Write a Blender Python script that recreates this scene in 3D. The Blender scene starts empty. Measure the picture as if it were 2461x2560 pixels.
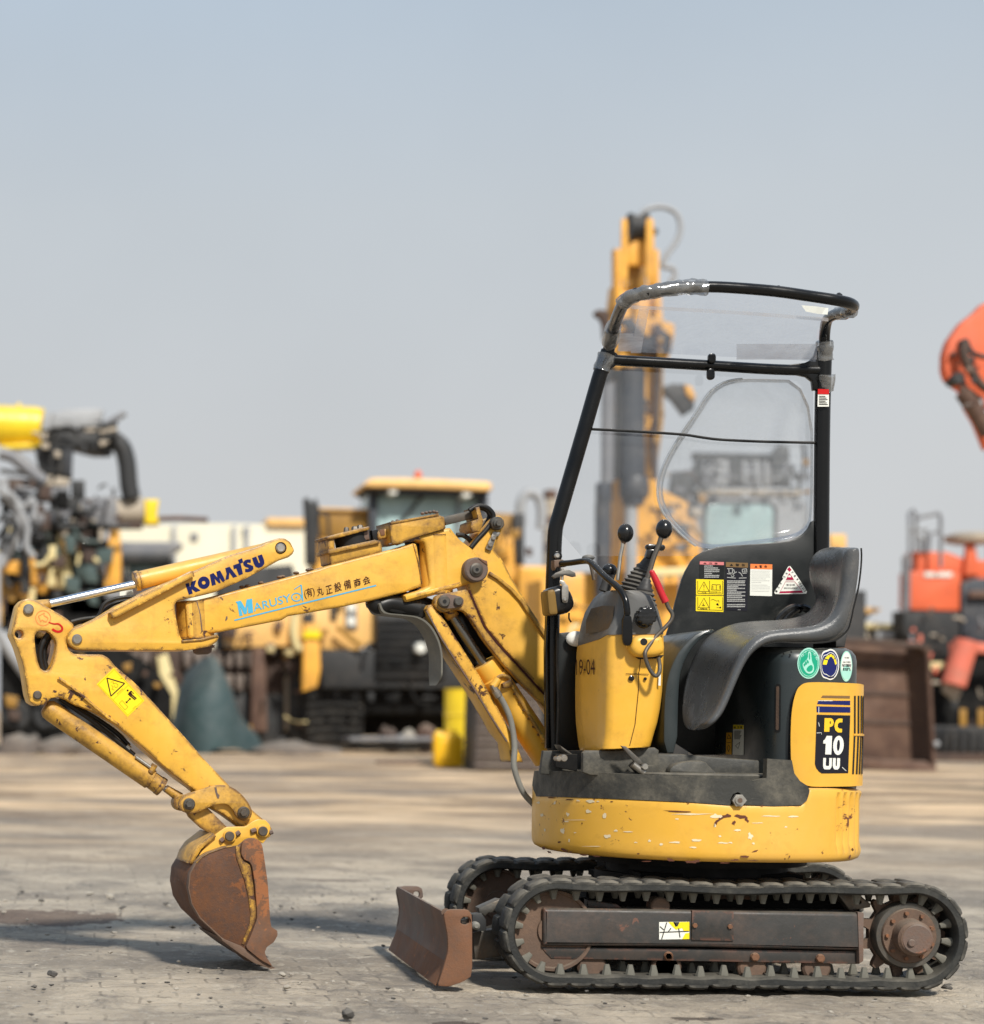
import bpy, bmesh, math, random
import numpy as np
from mathutils import Vector, Matrix, noise as mnoise
random.seed(7)
S = bpy.context.scene
COL = S.collection
# ------------------------------------------------------------------ camera
PW, PH = 2461.0, 2560.0
F = 4833.0; VX, VY = 183.0, 1775.0; HC = 0.88; CY = -6.7
ROLL = 0.0122
cam_d = bpy.data.cameras.new('camera'); cam = bpy.data.objects.new('camera', cam_d); COL.objects.link(cam)
S.camera = cam
cam_d.sensor_fit = 'HORIZONTAL'; cam_d.sensor_width = 36; cam_d.lens = F/PW*36
cam_d.shift_x = (PW/2-VX)/PW; cam_d.shift_y = (VY-PH/2)/PW
cam_d.clip_start = 0.1; cam_d.clip_end = 3000
cr, sr = math.cos(ROLL), math.sin(ROLL)
cam.matrix_world = Matrix(((cr, -sr, 0, 0), (0, 0, -1, CY), (sr, cr, 0, HC), (0, 0, 0, 1)))
cam_d.dof.use_dof = True; cam_d.dof.focus_distance = 6.5; cam_d.dof.aperture_fstop = 2.1
# ------------------------------------------------------------------ sky and sun
SUN_DIR = Vector((0.24, -0.96, 0.96)).normalized()
sun_el = math.asin(SUN_DIR.z); sun_az = math.atan2(SUN_DIR.x, SUN_DIR.y)
w = bpy.data.worlds.new('World'); S.world = w; w.use_nodes = True
nt = w.node_tree; nt.nodes.clear()
out = nt.nodes.new('ShaderNodeOutputWorld'); bg = nt.nodes.new('ShaderNodeBackground')
sky = nt.nodes.new('ShaderNodeTexSky'); sky.sky_type = 'NISHITA'; sky.sun_disc = False
sky.sun_elevation = sun_el; sky.sun_rotation = sun_az; sky.dust_density = 4; sky.air_density = 1.2
tc = nt.nodes.new('ShaderNodeTexCoord'); sx = nt.nodes.new('ShaderNodeSeparateXYZ')
nt.links.new(tc.outputs['Generated'], sx.inputs[0])
rp = nt.nodes.new('ShaderNodeValToRGB'); nt.links.new(sx.outputs['Z'], rp.inputs[0])
e = rp.color_ramp.elements
e[0].position = 0.0; e[0].color = (0.625, 0.63, 0.635, 1)
e[1].position = 1.0; e[1].color = (0.22, 0.36, 0.60, 1)
for p, c in ((0.13, (0.605, 0.622, 0.638)), (0.25, (0.565, 0.61, 0.650)), (0.37, (0.475, 0.57, 0.675))):
    q = e.new(p); q.color = (*c, 1)
sc_ = nt.nodes.new('ShaderNodeVectorMath'); sc_.operation = 'SCALE'; sc_.inputs['Scale'].default_value = 10.0
nt.links.new(rp.outputs[0], sc_.inputs[0])
ns = nt.nodes.new('ShaderNodeTexNoise'); ns.inputs['Scale'].default_value = 3.5; ns.inputs['Detail'].default_value = 5
nt.links.new(tc.outputs['Generated'], ns.inputs[0])
mr = nt.nodes.new('ShaderNodeMapRange'); mr.inputs[1].default_value = .3; mr.inputs[2].default_value = .7
mr.inputs[3].default_value = .95; mr.inputs[4].default_value = 1.045
nt.links.new(ns.outputs[0], mr.inputs[0])
sc2 = nt.nodes.new('ShaderNodeVectorMath'); sc2.operation = 'SCALE'
nt.links.new(sc_.outputs[0], sc2.inputs[0]); nt.links.new(mr.outputs[0], sc2.inputs['Scale'])
mx = nt.nodes.new('ShaderNodeMix'); mx.data_type = 'RGBA'; mx.inputs[0].default_value = 0.95
nt.links.new(sky.outputs[0], mx.inputs[6]); nt.links.new(sc2.outputs[0], mx.inputs[7])
nt.links.new(mx.outputs[2], bg.inputs[0]); bg.inputs[1].default_value = 0.1
nt.links.new(bg.outputs[0], out.inputs[0])
sl = bpy.data.lights.new('sun', 'SUN'); sl.energy = 4.8; sl.angle = math.radians(5.5); sl.color = (1, 0.95, 0.87)
so = bpy.data.objects.new('sun', sl); COL.objects.link(so)
so.rotation_euler = (-SUN_DIR).to_track_quat('-Z', 'Y').to_euler(); so.location = (4, -6, 8)
S.view_settings.view_transform = 'Standard'; S.view_settings.look = 'None'
S.view_settings.gamma = 1; S.view_settings.exposure = 0.0; S.view_settings.use_curve_mapping = False
S.cycles.use_denoising = True; S.cycles.max_bounces = 8; S.cycles.transparent_max_bounces = 16

# ------------------------------------------------------------------ pixel <-> world
class Sp:
    """coordinates measured in an enlarged part of the photograph -> photograph pixels"""
    def __init__(s, x, y, k): s.x, s.y, s.k = x, y, k
    def __call__(s, pts):
        return [(s.x+p[0]/s.k, s.y+p[1]/s.k) for p in pts]
    def p(s, u, v): return (s.x+u/s.k, s.y+v/s.k)
D_ = Sp(0, 0, .7655); CA = Sp(0, 1300, 2.355); CB = Sp(400, 1900, 3.2675); CC = Sp(700, 1200, 2.6914)
CD = Sp(950, 2100, 2.355); CE = Sp(1650, 2100, 2.323); CF = Sp(1350, 650, 2.2165); CG = Sp(1300, 1300, 2.8)
CH = Sp(1650, 1300, 2.178); CI = Sp(1280, 1850, 2.048); K1 = Sp(0, 980, 3.768); K2 = Sp(700, 1150, 2.45)
K4 = Sp(1450, 500, 2.063); K5 = Sp(2120, 720, 1.531); L1 = Sp(1720, 1380, 5.541); L2 = Sp(1950, 1600, 4.9)
L3 = Sp(440, 1330, 3.623); L4 = Sp(220, 1640, 10.89); L5 = Sp(1350, 1280, 4.668); CJ = Sp(0, 950, 1.96)

def ray(u, v):
    a = (u-VX)/F; b = (VY-v)/F
    return Vector((a*cr-b*sr, 1.0, a*sr+b*cr))
def proj(P):
    d = P[1]-CY; x = P[0]/d; z = (P[2]-HC)/d
    a = x*cr+z*sr; b = -x*sr+z*cr
    return VX+F*a, VY-F*b
def z_for_v(x, y, v):
    d = y-CY; b = (VY-v)/F; a = (x/d+b*sr)/cr
    return HC+d*(a*sr+b*cr)

class Plane:
    def __init__(s, p0, n):
        s.p = Vector((p0[0], p0[1], 0)); s.n = Vector((n[0], n[1], 0)).normalized()
        s.e = Vector((s.n.y, -s.n.x, 0))
    def hit(s, u, v, w=0.0):
        r = ray(u, v); o = Vector((0, CY, HC))
        t = ((s.p+s.n*w-o).dot(s.n))/r.dot(s.n)
        return o+r*t
    def loc2(s, P): q = P-s.p; return (q.dot(s.e), P.z)
    def w3(s, x, z, w): return s.p+s.e*x+Vector((0, 0, z))+s.n*w
    def m_per_px(s, u, v, w=0.0):
        return (s.hit(u, v, w).y-CY)/F
A = Plane((1.68, .18), (-.158, .987))
def N(y): return Plane((0, y), (0, 1))

# ------------------------------------------------------------------ mesh makers (all return bmesh in world space)
def fill2d(outline, holes=()):
    cu = bpy.data.curves.new('tmp', 'CURVE'); cu.dimensions = '2D'; cu.fill_mode = 'BOTH'
    for pts in [outline]+list(holes):
        sp = cu.splines.new('POLY'); sp.points.add(len(pts)-1); sp.use_cyclic_u = True
        for i, p in enumerate(pts): sp.points[i].co = (p[0], p[1], 0, 1)
    o = bpy.data.objects.new('tmp', cu)
    me = bpy.data.meshes.new_from_object(o)
    bpy.data.objects.remove(o); bpy.data.curves.remove(cu)
    return me
def clean(pts):
    r = []
    for p in pts:
        if not r or (p[0]-r[-1][0])**2+(p[1]-r[-1][1])**2 > 1e-10: r.append(p)
    if len(r) > 1 and (r[0][0]-r[-1][0])**2+(r[0][1]-r[-1][1])**2 < 1e-10: r.pop()
    return r
def chaikin(pts, it=1, closed=True, q=.25):
    for _ in range(it):
        n = len(pts); r = []
        if not closed: r.append(pts[0])
        for i in range(n if closed else n-1):
            a, b = pts[i], pts[(i+1) % n]
            r.append(tuple(a[k]*(1-q)+b[k]*q for k in range(len(a))))
            r.append(tuple(a[k]*q+b[k]*(1-q) for k in range(len(a))))
        if not closed: r.append(pts[-1])
        pts = r
    return pts
def ex(pl, pts, w0, w1, bev=0.0, holes=(), seg=2):
    """solid: outline (photo pixels, read on the near face) extruded along the plane's normal"""
    def conv(ps): return clean([pl.loc2(pl.hit(u, v, w0)) for u, v in ps])
    o = conv(pts); hs = [conv(h) for h in holes]
    T = w1-w0; bev = min(bev, T/2*.98)
    cu = bpy.data.curves.new('tmp', 'CURVE'); cu.dimensions = '2D'; cu.fill_mode = 'BOTH'
    cu.extrude = T/2-bev; cu.bevel_depth = bev; cu.bevel_resolution = seg-1; cu.offset = -bev
    for ps in [o]+hs:
        sp = cu.splines.new('POLY'); sp.points.add(len(ps)-1); sp.use_cyclic_u = True
        for i, p in enumerate(ps): sp.points[i].co = (p[0], p[1], 0, 1)
    ob = bpy.data.objects.new('tmp', cu)
    me = bpy.data.meshes.new_from_object(ob)
    bpy.data.objects.remove(ob); bpy.data.curves.remove(cu)
    bm = bmesh.new(); bm.from_mesh(me); bpy.data.meshes.remove(me)
    for v in bm.verts: v.co = pl.w3(v.co.x, v.co.y, w0+T/2-v.co.z)
    bmesh.ops.remove_doubles(bm, verts=bm.verts, dist=1e-5)
    bmesh.ops.recalc_face_normals(bm, faces=bm.faces)
    return bm
def box(x0, x1, y0, y1, z0, z1, bev=0.0):
    bm = bmesh.new(); bmesh.ops.create_cube(bm, size=1)
    for v in bm.verts:
        v.co = ((x0+x1)/2+v.co.x*(x1-x0), (y0+y1)/2+v.co.y*(y1-y0), (z0+z1)/2+v.co.z*(z1-z0))
    if bev: bmesh.ops.bevel(bm, geom=bm.edges[:], offset=bev, segments=2, affect='EDGES')
    return bm
def lathe(p0, p1, prof, seg=24):
    """prof: (t along axis in metres from p0 or fraction, r)"""
    p0 = Vector(p0); p1 = Vector(p1); ax = (p1-p0); L = ax.length; ax.normalize()
    q = ax.to_track_quat('Z', 'Y').to_matrix()
    bm = bmesh.new(); rings = []
    for t, r in prof:
        c = p0+ax*L*t
        if r < 1e-6: rings.append([bm.verts.new(c)])
        else: rings.append([bm.verts.new(c+q@Vector((r*math.cos(2*math.pi*i/seg), r*math.sin(2*math.pi*i/seg), 0))) for i in range(seg)])
    for a, b in zip(rings, rings[1:]):
        if len(a) == 1 and len(b) == 1: continue
        for i in range(seg):
            j = (i+1) % seg
            if len(a) == 1: bm.faces.new((a[0], b[j], b[i]))
            elif len(b) == 1: bm.faces.new((a[i], a[j], b[0]))
            else: bm.faces.new((a[i], a[j], b[j], b[i]))
    if len(rings[0]) > 1: bm.faces.new(rings[0][::-1])
    if len(rings[-1]) > 1: bm.faces.new(rings[-1])
    bmesh.ops.recalc_face_normals(bm, faces=bm.faces)
    return bm
def pin(pl, uv, rpx, w0, w1, seg=24, bev=.15):
    """disc whose axis is the plane's normal; w0 is the near end"""
    c0 = pl.hit(uv[0], uv[1], w0); r = rpx*pl.m_per_px(uv[0], uv[1], w0); c1 = c0+pl.n*(w1-w0)
    b = r*bev/(abs(w1-w0)+1e-9)
    b = min(b, .4)
    return lathe(c0, c1, [(0, r*(1-bev)), (b, r), (1, r)], seg)
def hexb(pl, uv, rpx, w0, w1): return pin(pl, uv, rpx, w0, w1, 6, .1)
def smooth_path(pts, n=6):
    P = [Vector(p) for p in pts]; out = []
    for i in range(len(P)-1):
        a = P[max(i-1, 0)]; b = P[i]; c = P[i+1]; d = P[min(i+2, len(P)-1)]
        for k in range(n):
            t = k/n
            out.append(0.5*((2*b)+(c-a)*t+(2*a-5*b+4*c-d)*t*t+(3*b-a-3*c+d)*t**3))
    out.append(P[-1]); return out
def tube(pts, r, n=6, seg=10, smooth=True, flat=None):
    P = smooth_path(pts, n) if smooth else [Vector(p) for p in pts]
    R = r if isinstance(r, (list, tuple)) else None
    bm = bmesh.new(); rings = []; up = None
    m = len(P)
    for i, p in enumerate(P):
        t = (P[min(i+1, m-1)]-P[max(i-1, 0)]).normalized()
        if up is None:
            up = Vector((0, 1, 0)) if abs(t.y) < .9 else Vector((0, 0, 1))
        s = t.cross(up).normalized(); up = s.cross(t).normalized()
        if R:
            f = i/(m-1)*(len(R)-1); k = min(int(f), len(R)-2); rr = R[k]*(1-(f-k))+R[k+1]*(f-k)
        else: rr = r
        fl = flat or 1.0
        rings.append([bm.verts.new(p+s*rr*math.cos(a)+up*rr*fl*math.sin(a)) for a in [2*math.pi*j/seg for j in range(seg)]])
    for a, b in zip(rings, rings[1:]):
        for j in range(seg):
            k = (j+1) % seg; bm.faces.new((a[j], a[k], b[k], b[j]))
    bm.faces.new(rings[0][::-1]); bm.faces.new(rings[-1])
    bmesh.ops.recalc_face_normals(bm, faces=bm.faces)
    return bm
def strip(pl, pts, hw, w0, w1, bev=0.0, closed=False):
    """a bar of constant half width (photo pixels) along a pixel path"""
    L, R = [], []
    n = len(pts)
    for i, p in enumerate(pts):
        a = pts[max(i-1, 0)]; b = pts[min(i+1, n-1)]
        dx, dy = b[0]-a[0], b[1]-a[1]; l = math.hypot(dx, dy) or 1
        L.append((p[0]-dy/l*hw, p[1]+dx/l*hw)); R.append((p[0]+dy/l*hw, p[1]-dx/l*hw))
    return ex(pl, L+R[::-1], w0, w1, bev)
def grid(rows, closed=False, cap=False):
    bm = bmesh.new(); V = [[bm.verts.new(p) for p in r] for r in rows]
    for a, b in zip(V, V[1:]):
        n = len(a)
        for i in range(n if closed else n-1):
            j = (i+1) % n; bm.faces.new((a[i], a[j], b[j], b[i]))
    if cap: bm.faces.new(V[0][::-1]); bm.faces.new(V[-1])
    bmesh.ops.recalc_face_normals(bm, faces=bm.faces)
    return bm
def ell(c, r, seg=20, rings=12, axis=None):
    bm = bmesh.new(); bmesh.ops.create_uvsphere(bm, u_segments=seg, v_segments=rings, radius=1)
    M = axis.to_track_quat('Z', 'Y').to_matrix() if axis is not None else Matrix.Identity(3)
    for v in bm.verts: v.co = Vector(c)+M@Vector((v.co.x*r[0], v.co.y*r[1], v.co.z*r[2]))
    return bm
class Cyl:
    """upright surface of super-elliptic plan; pixels are wrapped round its near side"""
    def __init__(s, cx, cy, a, b, n=2.0, n2=None, lo=0.0):
        s.c = (cx, cy); s.a, s.b, s.n, s.n2 = a, b, n, n2 or n
        s.lo = lo; s.th = [math.pi-lo+(math.pi+lo)*i/480 for i in range(481)]
        s.us = [proj((*s.pt(t), .75))[0] for t in s.th]
        i0 = int(np.argmin(s.us)); i1 = int(np.argmax(s.us)); s.th = s.th[i0:i1+1]; s.us = s.us[i0:i1+1]
    def pt(s, t, off=0.0):
        c, q = math.cos(t), math.sin(t); k = 2/(s.n if c < 0 else s.n2)
        x = math.copysign(abs(c)**k, c); y = math.copysign(abs(q)**k, q)
        nx, ny = c/s.a, q/s.b; l = math.hypot(nx, ny)
        return s.c[0]+s.a*x+off*nx/l, s.c[1]+s.b*y+off*ny/l
    def th_of(s, u): return float(np.interp(u, s.us, s.th))
    def hit(s, u, v, w=0.0):
        t = s.th_of(u); x, y = s.pt(t, -w)
        return Vector((x, y, z_for_v(x, y, v)))
def wrap(cy, pts, off, thick=0.0, step=10, holes=(), smooth=True):
    me = fill2d([(u/1000, v/1000) for u, v in pts], [[(u/1000, v/1000) for u, v in h] for h in holes])
    bm = bmesh.new(); bm.from_mesh(me); bpy.data.meshes.remove(me)
    us = [v.co.x for v in bm.verts]; u = min(us)+step/1000
    while u < max(us):
        bmesh.ops.bisect_plane(bm, geom=bm.verts[:]+bm.edges[:]+bm.faces[:], plane_co=(u, 0, 0), plane_no=(1, 0, 0)); u += step/1000
    if thick:
        r = bmesh.ops.extrude_face_region(bm, geom=bm.faces[:])
        nv = set(x for x in r['geom'] if isinstance(x, bmesh.types.BMVert))
        for v in bm.verts: v.co = cy.hit(v.co.x*1000, v.co.y*1000, -off if v in nv else -(off-thick))
    else:
        for v in bm.verts: v.co = cy.hit(v.co.x*1000, v.co.y*1000, -off)
    bmesh.ops.recalc_face_normals(bm, faces=bm.faces)
    return bm
def decal(sf, pts, off=.0015, holes=()):
    """thin printed patch on a plane or a wrapped surface"""
    if isinstance(sf, Cyl): return wrap(sf, pts, off, 0, 8, holes)
    me = fill2d([(u/1000, v/1000) for u, v in pts], [[(u/1000, v/1000) for u, v in h] for h in holes])
    bm = bmesh.new(); bm.from_mesh(me); bpy.data.meshes.remove(me)
    for v in bm.verts: v.co = sf.hit(v.co.x*1000, v.co.y*1000, -off)
    return bm
class On:
    """a plane shifted along its normal, for prints that lie on a face"""
    def __init__(s, pl, w): s.pl, s.w = pl, w
    def hit(s, u, v, w=0.0): return s.pl.hit(u, v, s.w+w)
def text(s, p0, p1, h, sf, off=.002, bold=0.0, skew=0.0, vert=False):
    """lettering fitted from p0 to p1 along its baseline, cap height h (photo pixels)"""
    cu = bpy.data.curves.new('tmp', 'FONT'); cu.body = s; cu.size = 1; cu.offset = bold; cu.resolution_u = 3
    o = bpy.data.objects.new('tmp', cu); me = bpy.data.meshes.new_from_object(o)
    bpy.data.objects.remove(o); bpy.data.curves.remove(cu)
    bm = bmesh.new(); bm.from_mesh(me); bpy.data.meshes.remove(me)
    if not bm.verts: return bm
    x0 = min(v.co.x for v in bm.verts); x1 = max(v.co.x for v in bm.verts)
    y0 = min(v.co.y for v in bm.verts); y1 = max(v.co.y for v in bm.verts)
    dx, dy = p1[0]-p0[0], p1[1]-p0[1]; l = math.hypot(dx, dy); ux, uy = dx/l, dy/l
    for v in bm.verts:
        a = (v.co.x-x0)/(x1-x0)*l; b = (v.co.y-y0)/(y1-y0)*h
        a += b*skew
        u = p0[0]+ux*a+uy*b; q = p0[1]+uy*a-ux*b
        v.co = sf.hit(u, q, -off)
    return bm
def block(word, sf, sp):
    """heavy hand-cut capitals; each glyph stands in its own box of photograph pixels"""
    G = {'K': [(0, 0), (.36, 0), (.36, .36), (.62, 0), (1, 0), (.68, .47), (1, 1), (.6, 1), (.36, .66), (.36, 1), (0, 1)],
         'M': [(0, 0), (.28, 0), (.5, .42), (.72, 0), (1, 0), (1, 1), (.72, 1), (.72, .48), (.5, .86), (.28, .48), (.28, 1), (0, 1)],
         'A': [(.36, 0), (.62, 0), (1, 1), (.68, 1), (.49, .38), (.31, 1), (0, 1)],
         'T': [(.30, 0), (.72, 0), (.72, .28), (1, .28), (1, .48), (.72, .48), (.72, 1), (.34, 1), (.34, .48), (0, .48), (0, .28), (.30, .28)],
         'U': [(0, 0), (.41, 0), (.41, .62), (.45, .70), (.55, .70), (.59, .62), (.59, 0), (1, 0), (1, .66), (.9, .88), (.7, 1), (.3, 1), (.1, .88), (0, .66)],
         'P': [(0, 0), (.62, 0), (.88, .1), (1, .3), (.9, .52), (.62, .64), (.4, .64), (.4, 1), (0, 1)],
         'C': [(1, 0), (1, .26), (.62, .28), (.42, .4), (.42, .6), (.62, .72), (1, .74), (1, 1), (.5, 1), (.16, .86), (0, .6), (0, .4), (.16, .14), (.5, 0)],
         '1': [(.45, 0), (1, 0), (1, 1), (.42, 1), (.42, .42), (0, .42), (0, .26), (.3, .2)],
         'S': [(.98, .04), (.9, .3), (.55, .24), (.42, .3), (.55, .38), (.85, .46), (1, .66), (.92, .88), (.6, 1), (.25, 1), (.02, .94), (.08, .68), (.45, .76), (.6, .7), (.48, .62), (.15, .52), (.02, .32), (.1, .12), (.4, 0), (.7, 0)]}
    O = [(.5+.5*math.cos(t*.2618), .5+.5*math.sin(t*.2618)) for t in range(24)]
    if word == 'KOMATSU':
        q = Sp(470, 1380, 8.971)
        ps = [[(-58, 715), (20, 690), (50, 790), (80, 665), (190, 630), (145, 770), (285, 860), (175, 900), (85, 830), (108, 930), (23, 960)],
              [(490, 505), (572, 470), (665, 580), (638, 440), (722, 412), (800, 560), (836, 642), (775, 670), (705, 575), (735, 692), (700, 702), (600, 600), (628, 730), (540, 758)],
              [(838, 362), (935, 330), (1105, 548), (1015, 578), (932, 458), (918, 605), (842, 628), (868, 480)],
              [(1125, 178), (1215, 140), (1240, 232), (1182, 255), (1235, 490), (1145, 525), (1085, 365), (1030, 385), (1015, 300), (1150, 250)],
              [(1410, 165), (1412, 245), (1345, 235), (1325, 262), (1400, 288), (1462, 315), (1472, 380), (1425, 430), (1350, 452), (1285, 450), (1285, 375), (1340, 385), (1372, 360), (1290, 332), (1247, 290), (1240, 232), (1280, 185), (1340, 165)],
              [(1440, 135), (1530, 100), (1590, 240), (1612, 252), (1612, 215), (1565, 85), (1660, 52), (1712, 190), (1716, 262), (1665, 328), (1585, 356), (1520, 332), (1480, 260)]]
        return [decal(sf, q(p), .0012) for p in ps]+[decal(sf, q(circ(357, 688, 134, 28, 140)), .0012, [q(circ(355, 688, 42, 14))])]
    if word == 'PC': bx = [('P', (535, 1124), (612, 1126), 166), ('C', (620, 1132), (697, 1134), 170)]; hole = None
    elif word == '10UU': bx = [('1', (520, 1402), (592, 1404), 228), ('O', (606, 1408), (712, 1412), 236), ('U', (524, 1586), (598, 1587), 140), ('U', (608, 1588), (680, 1589), 140)]; hole = (.15, .30)
    out = []
    for ch, a, b, h in bx:
        l = math.hypot(b[0]-a[0], b[1]-a[1]); ux, uy = (b[0]-a[0])/l, (b[1]-a[1])/l; nx, ny = uy, -ux
        f = lambda P: sp([(a[0]+ux*x*l+nx*(1-y)*h, a[1]+uy*x*l+ny*(1-y)*h) for x, y in P])
        hs = []
        if ch == 'O': P = O; hs = [f([(.5+hole[0]*math.cos(t*.5236), .5+hole[1]*math.sin(t*.5236)) for t in range(12)])]
        else: P = G[ch]
        if ch == 'P': hs = [f([(.4, .22), (.55, .22), (.6, .32), (.55, .42), (.4, .42)])]
        out.append(decal(sf, f(P), .0012 if not isinstance(sf, Cyl) else .0242, hs))
    return out
def rrect(x0, y0, x1, y1, r=0, n=4):
    if not r: return [(x0, y0), (x1, y0), (x1, y1), (x0, y1)]
    o = []
    for cx, cy, a in ((x1-r, y0+r, -90), (x1-r, y1-r, 0), (x0+r, y1-r, 90), (x0+r, y0+r, 180)):
        for i in range(n+1):
            t = math.radians(a+90*i/n); o.append((cx+r*math.cos(t), cy+r*math.sin(t)))
    return o
def circ(cx, cy, r, n=20, ry=None):
    ry = ry or r
    return [(cx+r*math.cos(2*math.pi*i/n), cy+ry*math.sin(2*math.pi*i/n)) for i in range(n)]
def line(p0, p1, hw):
    dx, dy = p1[0]-p0[0], p1[1]-p0[1]; l = math.hypot(dx, dy) or 1; a, b = -dy/l*hw, dx/l*hw
    return [(p0[0]+a, p0[1]+b), (p1[0]+a, p1[1]+b), (p1[0]-a, p1[1]-b), (p0[0]-a, p0[1]-b)]
def fit(u0, u1, cx, cy, a, b, n, n2=None, lo=0.0):
    """shift and scale a plan curve until its outline spans the two pixel columns"""
    for _ in range(30):
        c = Cyl(cx, cy, a, b, n, n2, lo); e0 = (u0-c.us[0])/740; e1 = (u1-c.us[-1])/740
        cx += (e0+e1)/2*.8; a += (e1-e0)/2*.8
    return cx, cy, a, b, n, n2, lo
# ------------------------------------------------------------------ objects
ORIG = {}
def base(o):
    while o.parent: o = o.parent
    return Vector(ORIG.get(o.name, (0, 0, 0)))
def obj(name, bms, mat, parent=None, angle=35, label=None, loc=None):
    if not isinstance(bms, (list, tuple)): bms = [bms]
    if name in SPLIT and len(bms) > 1:
        for x in bms[1:]: obj(name, x, mat, parent, angle)
        bms = bms[:1]
    me = bpy.data.meshes.new(name); b = bmesh.new()
    for x in bms:
        t = bpy.data.meshes.new('t'); x.to_mesh(t); b.from_mesh(t); bpy.data.meshes.remove(t); x.free()
    org = base(parent) if parent else (Vector(loc) if loc is not None else Vector((0, 0, 0)))
    bmesh.ops.translate(b, verts=b.verts, vec=-org)
    b.to_mesh(me); b.free()
    me.polygons.foreach_set('use_smooth', [True]*len(me.polygons))
    me.set_sharp_from_angle(angle=math.radians(angle))
    me.materials.append(M[mat])
    o = bpy.data.objects.new(name, me); COL.objects.link(o)
    if parent: o.parent = parent
    else:
        o.location = org; ORIG[o.name] = org
    if label: o['label'] = label
    return o
SPLIT = {'blade_arm', 'undercarriage_frame', 'floor_tray', 'floor_bolt', 'hose_bundle', 'pedal_hub', 'canopy_rail', 'hose_fitting', 'faded_patch', 'screw'}
def tag(o, label=None, cat=None, group=None, kind=None):
    if label: o['label'] = label
    if cat: o['category'] = cat
    if group: o['group'] = group
    if kind: o['kind'] = kind
    return o
def thing(name, label, cat, loc, group=None):
    o = bpy.data.objects.new(name, None); COL.objects.link(o); o.location = loc
    o.empty_display_size = .2; ORIG[o.name] = Vector(loc)
    return tag(o, label, cat, group)
def cp(src, parent, mat4):
    c = src.copy(); COL.objects.link(c); c.parent = parent; c.matrix_local = mat4; return c
# ------------------------------------------------------------------ materials
M = {}
def lin(c): return tuple((x/255/12.92 if x <= 10 else ((x/255+.055)/1.055)**2.4) for x in c)
def nodes(name):
    m = bpy.data.materials.new(name); m.use_nodes = True; n = m.node_tree
    b = n.nodes['Principled BSDF']; return m, n, b
def NZ(n, scale, detail=4, rough=.6, vec=None, dist=0):
    t = n.nodes.new('ShaderNodeTexNoise'); t.inputs['Scale'].default_value = scale
    t.inputs['Detail'].default_value = detail; t.inputs['Roughness'].default_value = rough
    t.inputs['Distortion'].default_value = dist
    if vec is not None: n.links.new(vec, t.inputs['Vector'])
    return t.outputs[0]
def RG(n, src, a, b, c=0., d=1.):
    t = n.nodes.new('ShaderNodeMapRange'); t.inputs[1].default_value = a; t.inputs[2].default_value = b
    t.inputs[3].default_value = c; t.inputs[4].default_value = d; n.links.new(src, t.inputs[0]); return t.outputs[0]
def MA(n, op, a, b):
    t = n.nodes.new('ShaderNodeMath'); t.operation = op
    for i, x in enumerate((a, b)):
        if isinstance(x, (int, float)): t.inputs[i].default_value = x
        else: n.links.new(x, t.inputs[i])
    t.use_clamp = op != 'SUBTRACT' and op != 'MULTIPLY'; return t.outputs[0]
def MC(n, f, a, b):
    t = n.nodes.new('ShaderNodeMix'); t.data_type = 'RGBA'
    if isinstance(f, (int, float)): t.inputs[0].default_value = f
    else: n.links.new(f, t.inputs[0])
    for i, x in ((6, a), (7, b)):
        if isinstance(x, tuple): t.inputs[i].default_value = (*x[:3], 1)
        else: n.links.new(x, t.inputs[i])
    return t.outputs[2]
def OC(n, scale=None):
    t = n.nodes.new('ShaderNodeTexCoord').outputs['Object']
    if scale:
        m = n.nodes.new('ShaderNodeMapping'); m.inputs['Scale'].default_value = scale; n.links.new(t, m.inputs[0]); t = m.outputs[0]
    return t
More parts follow.
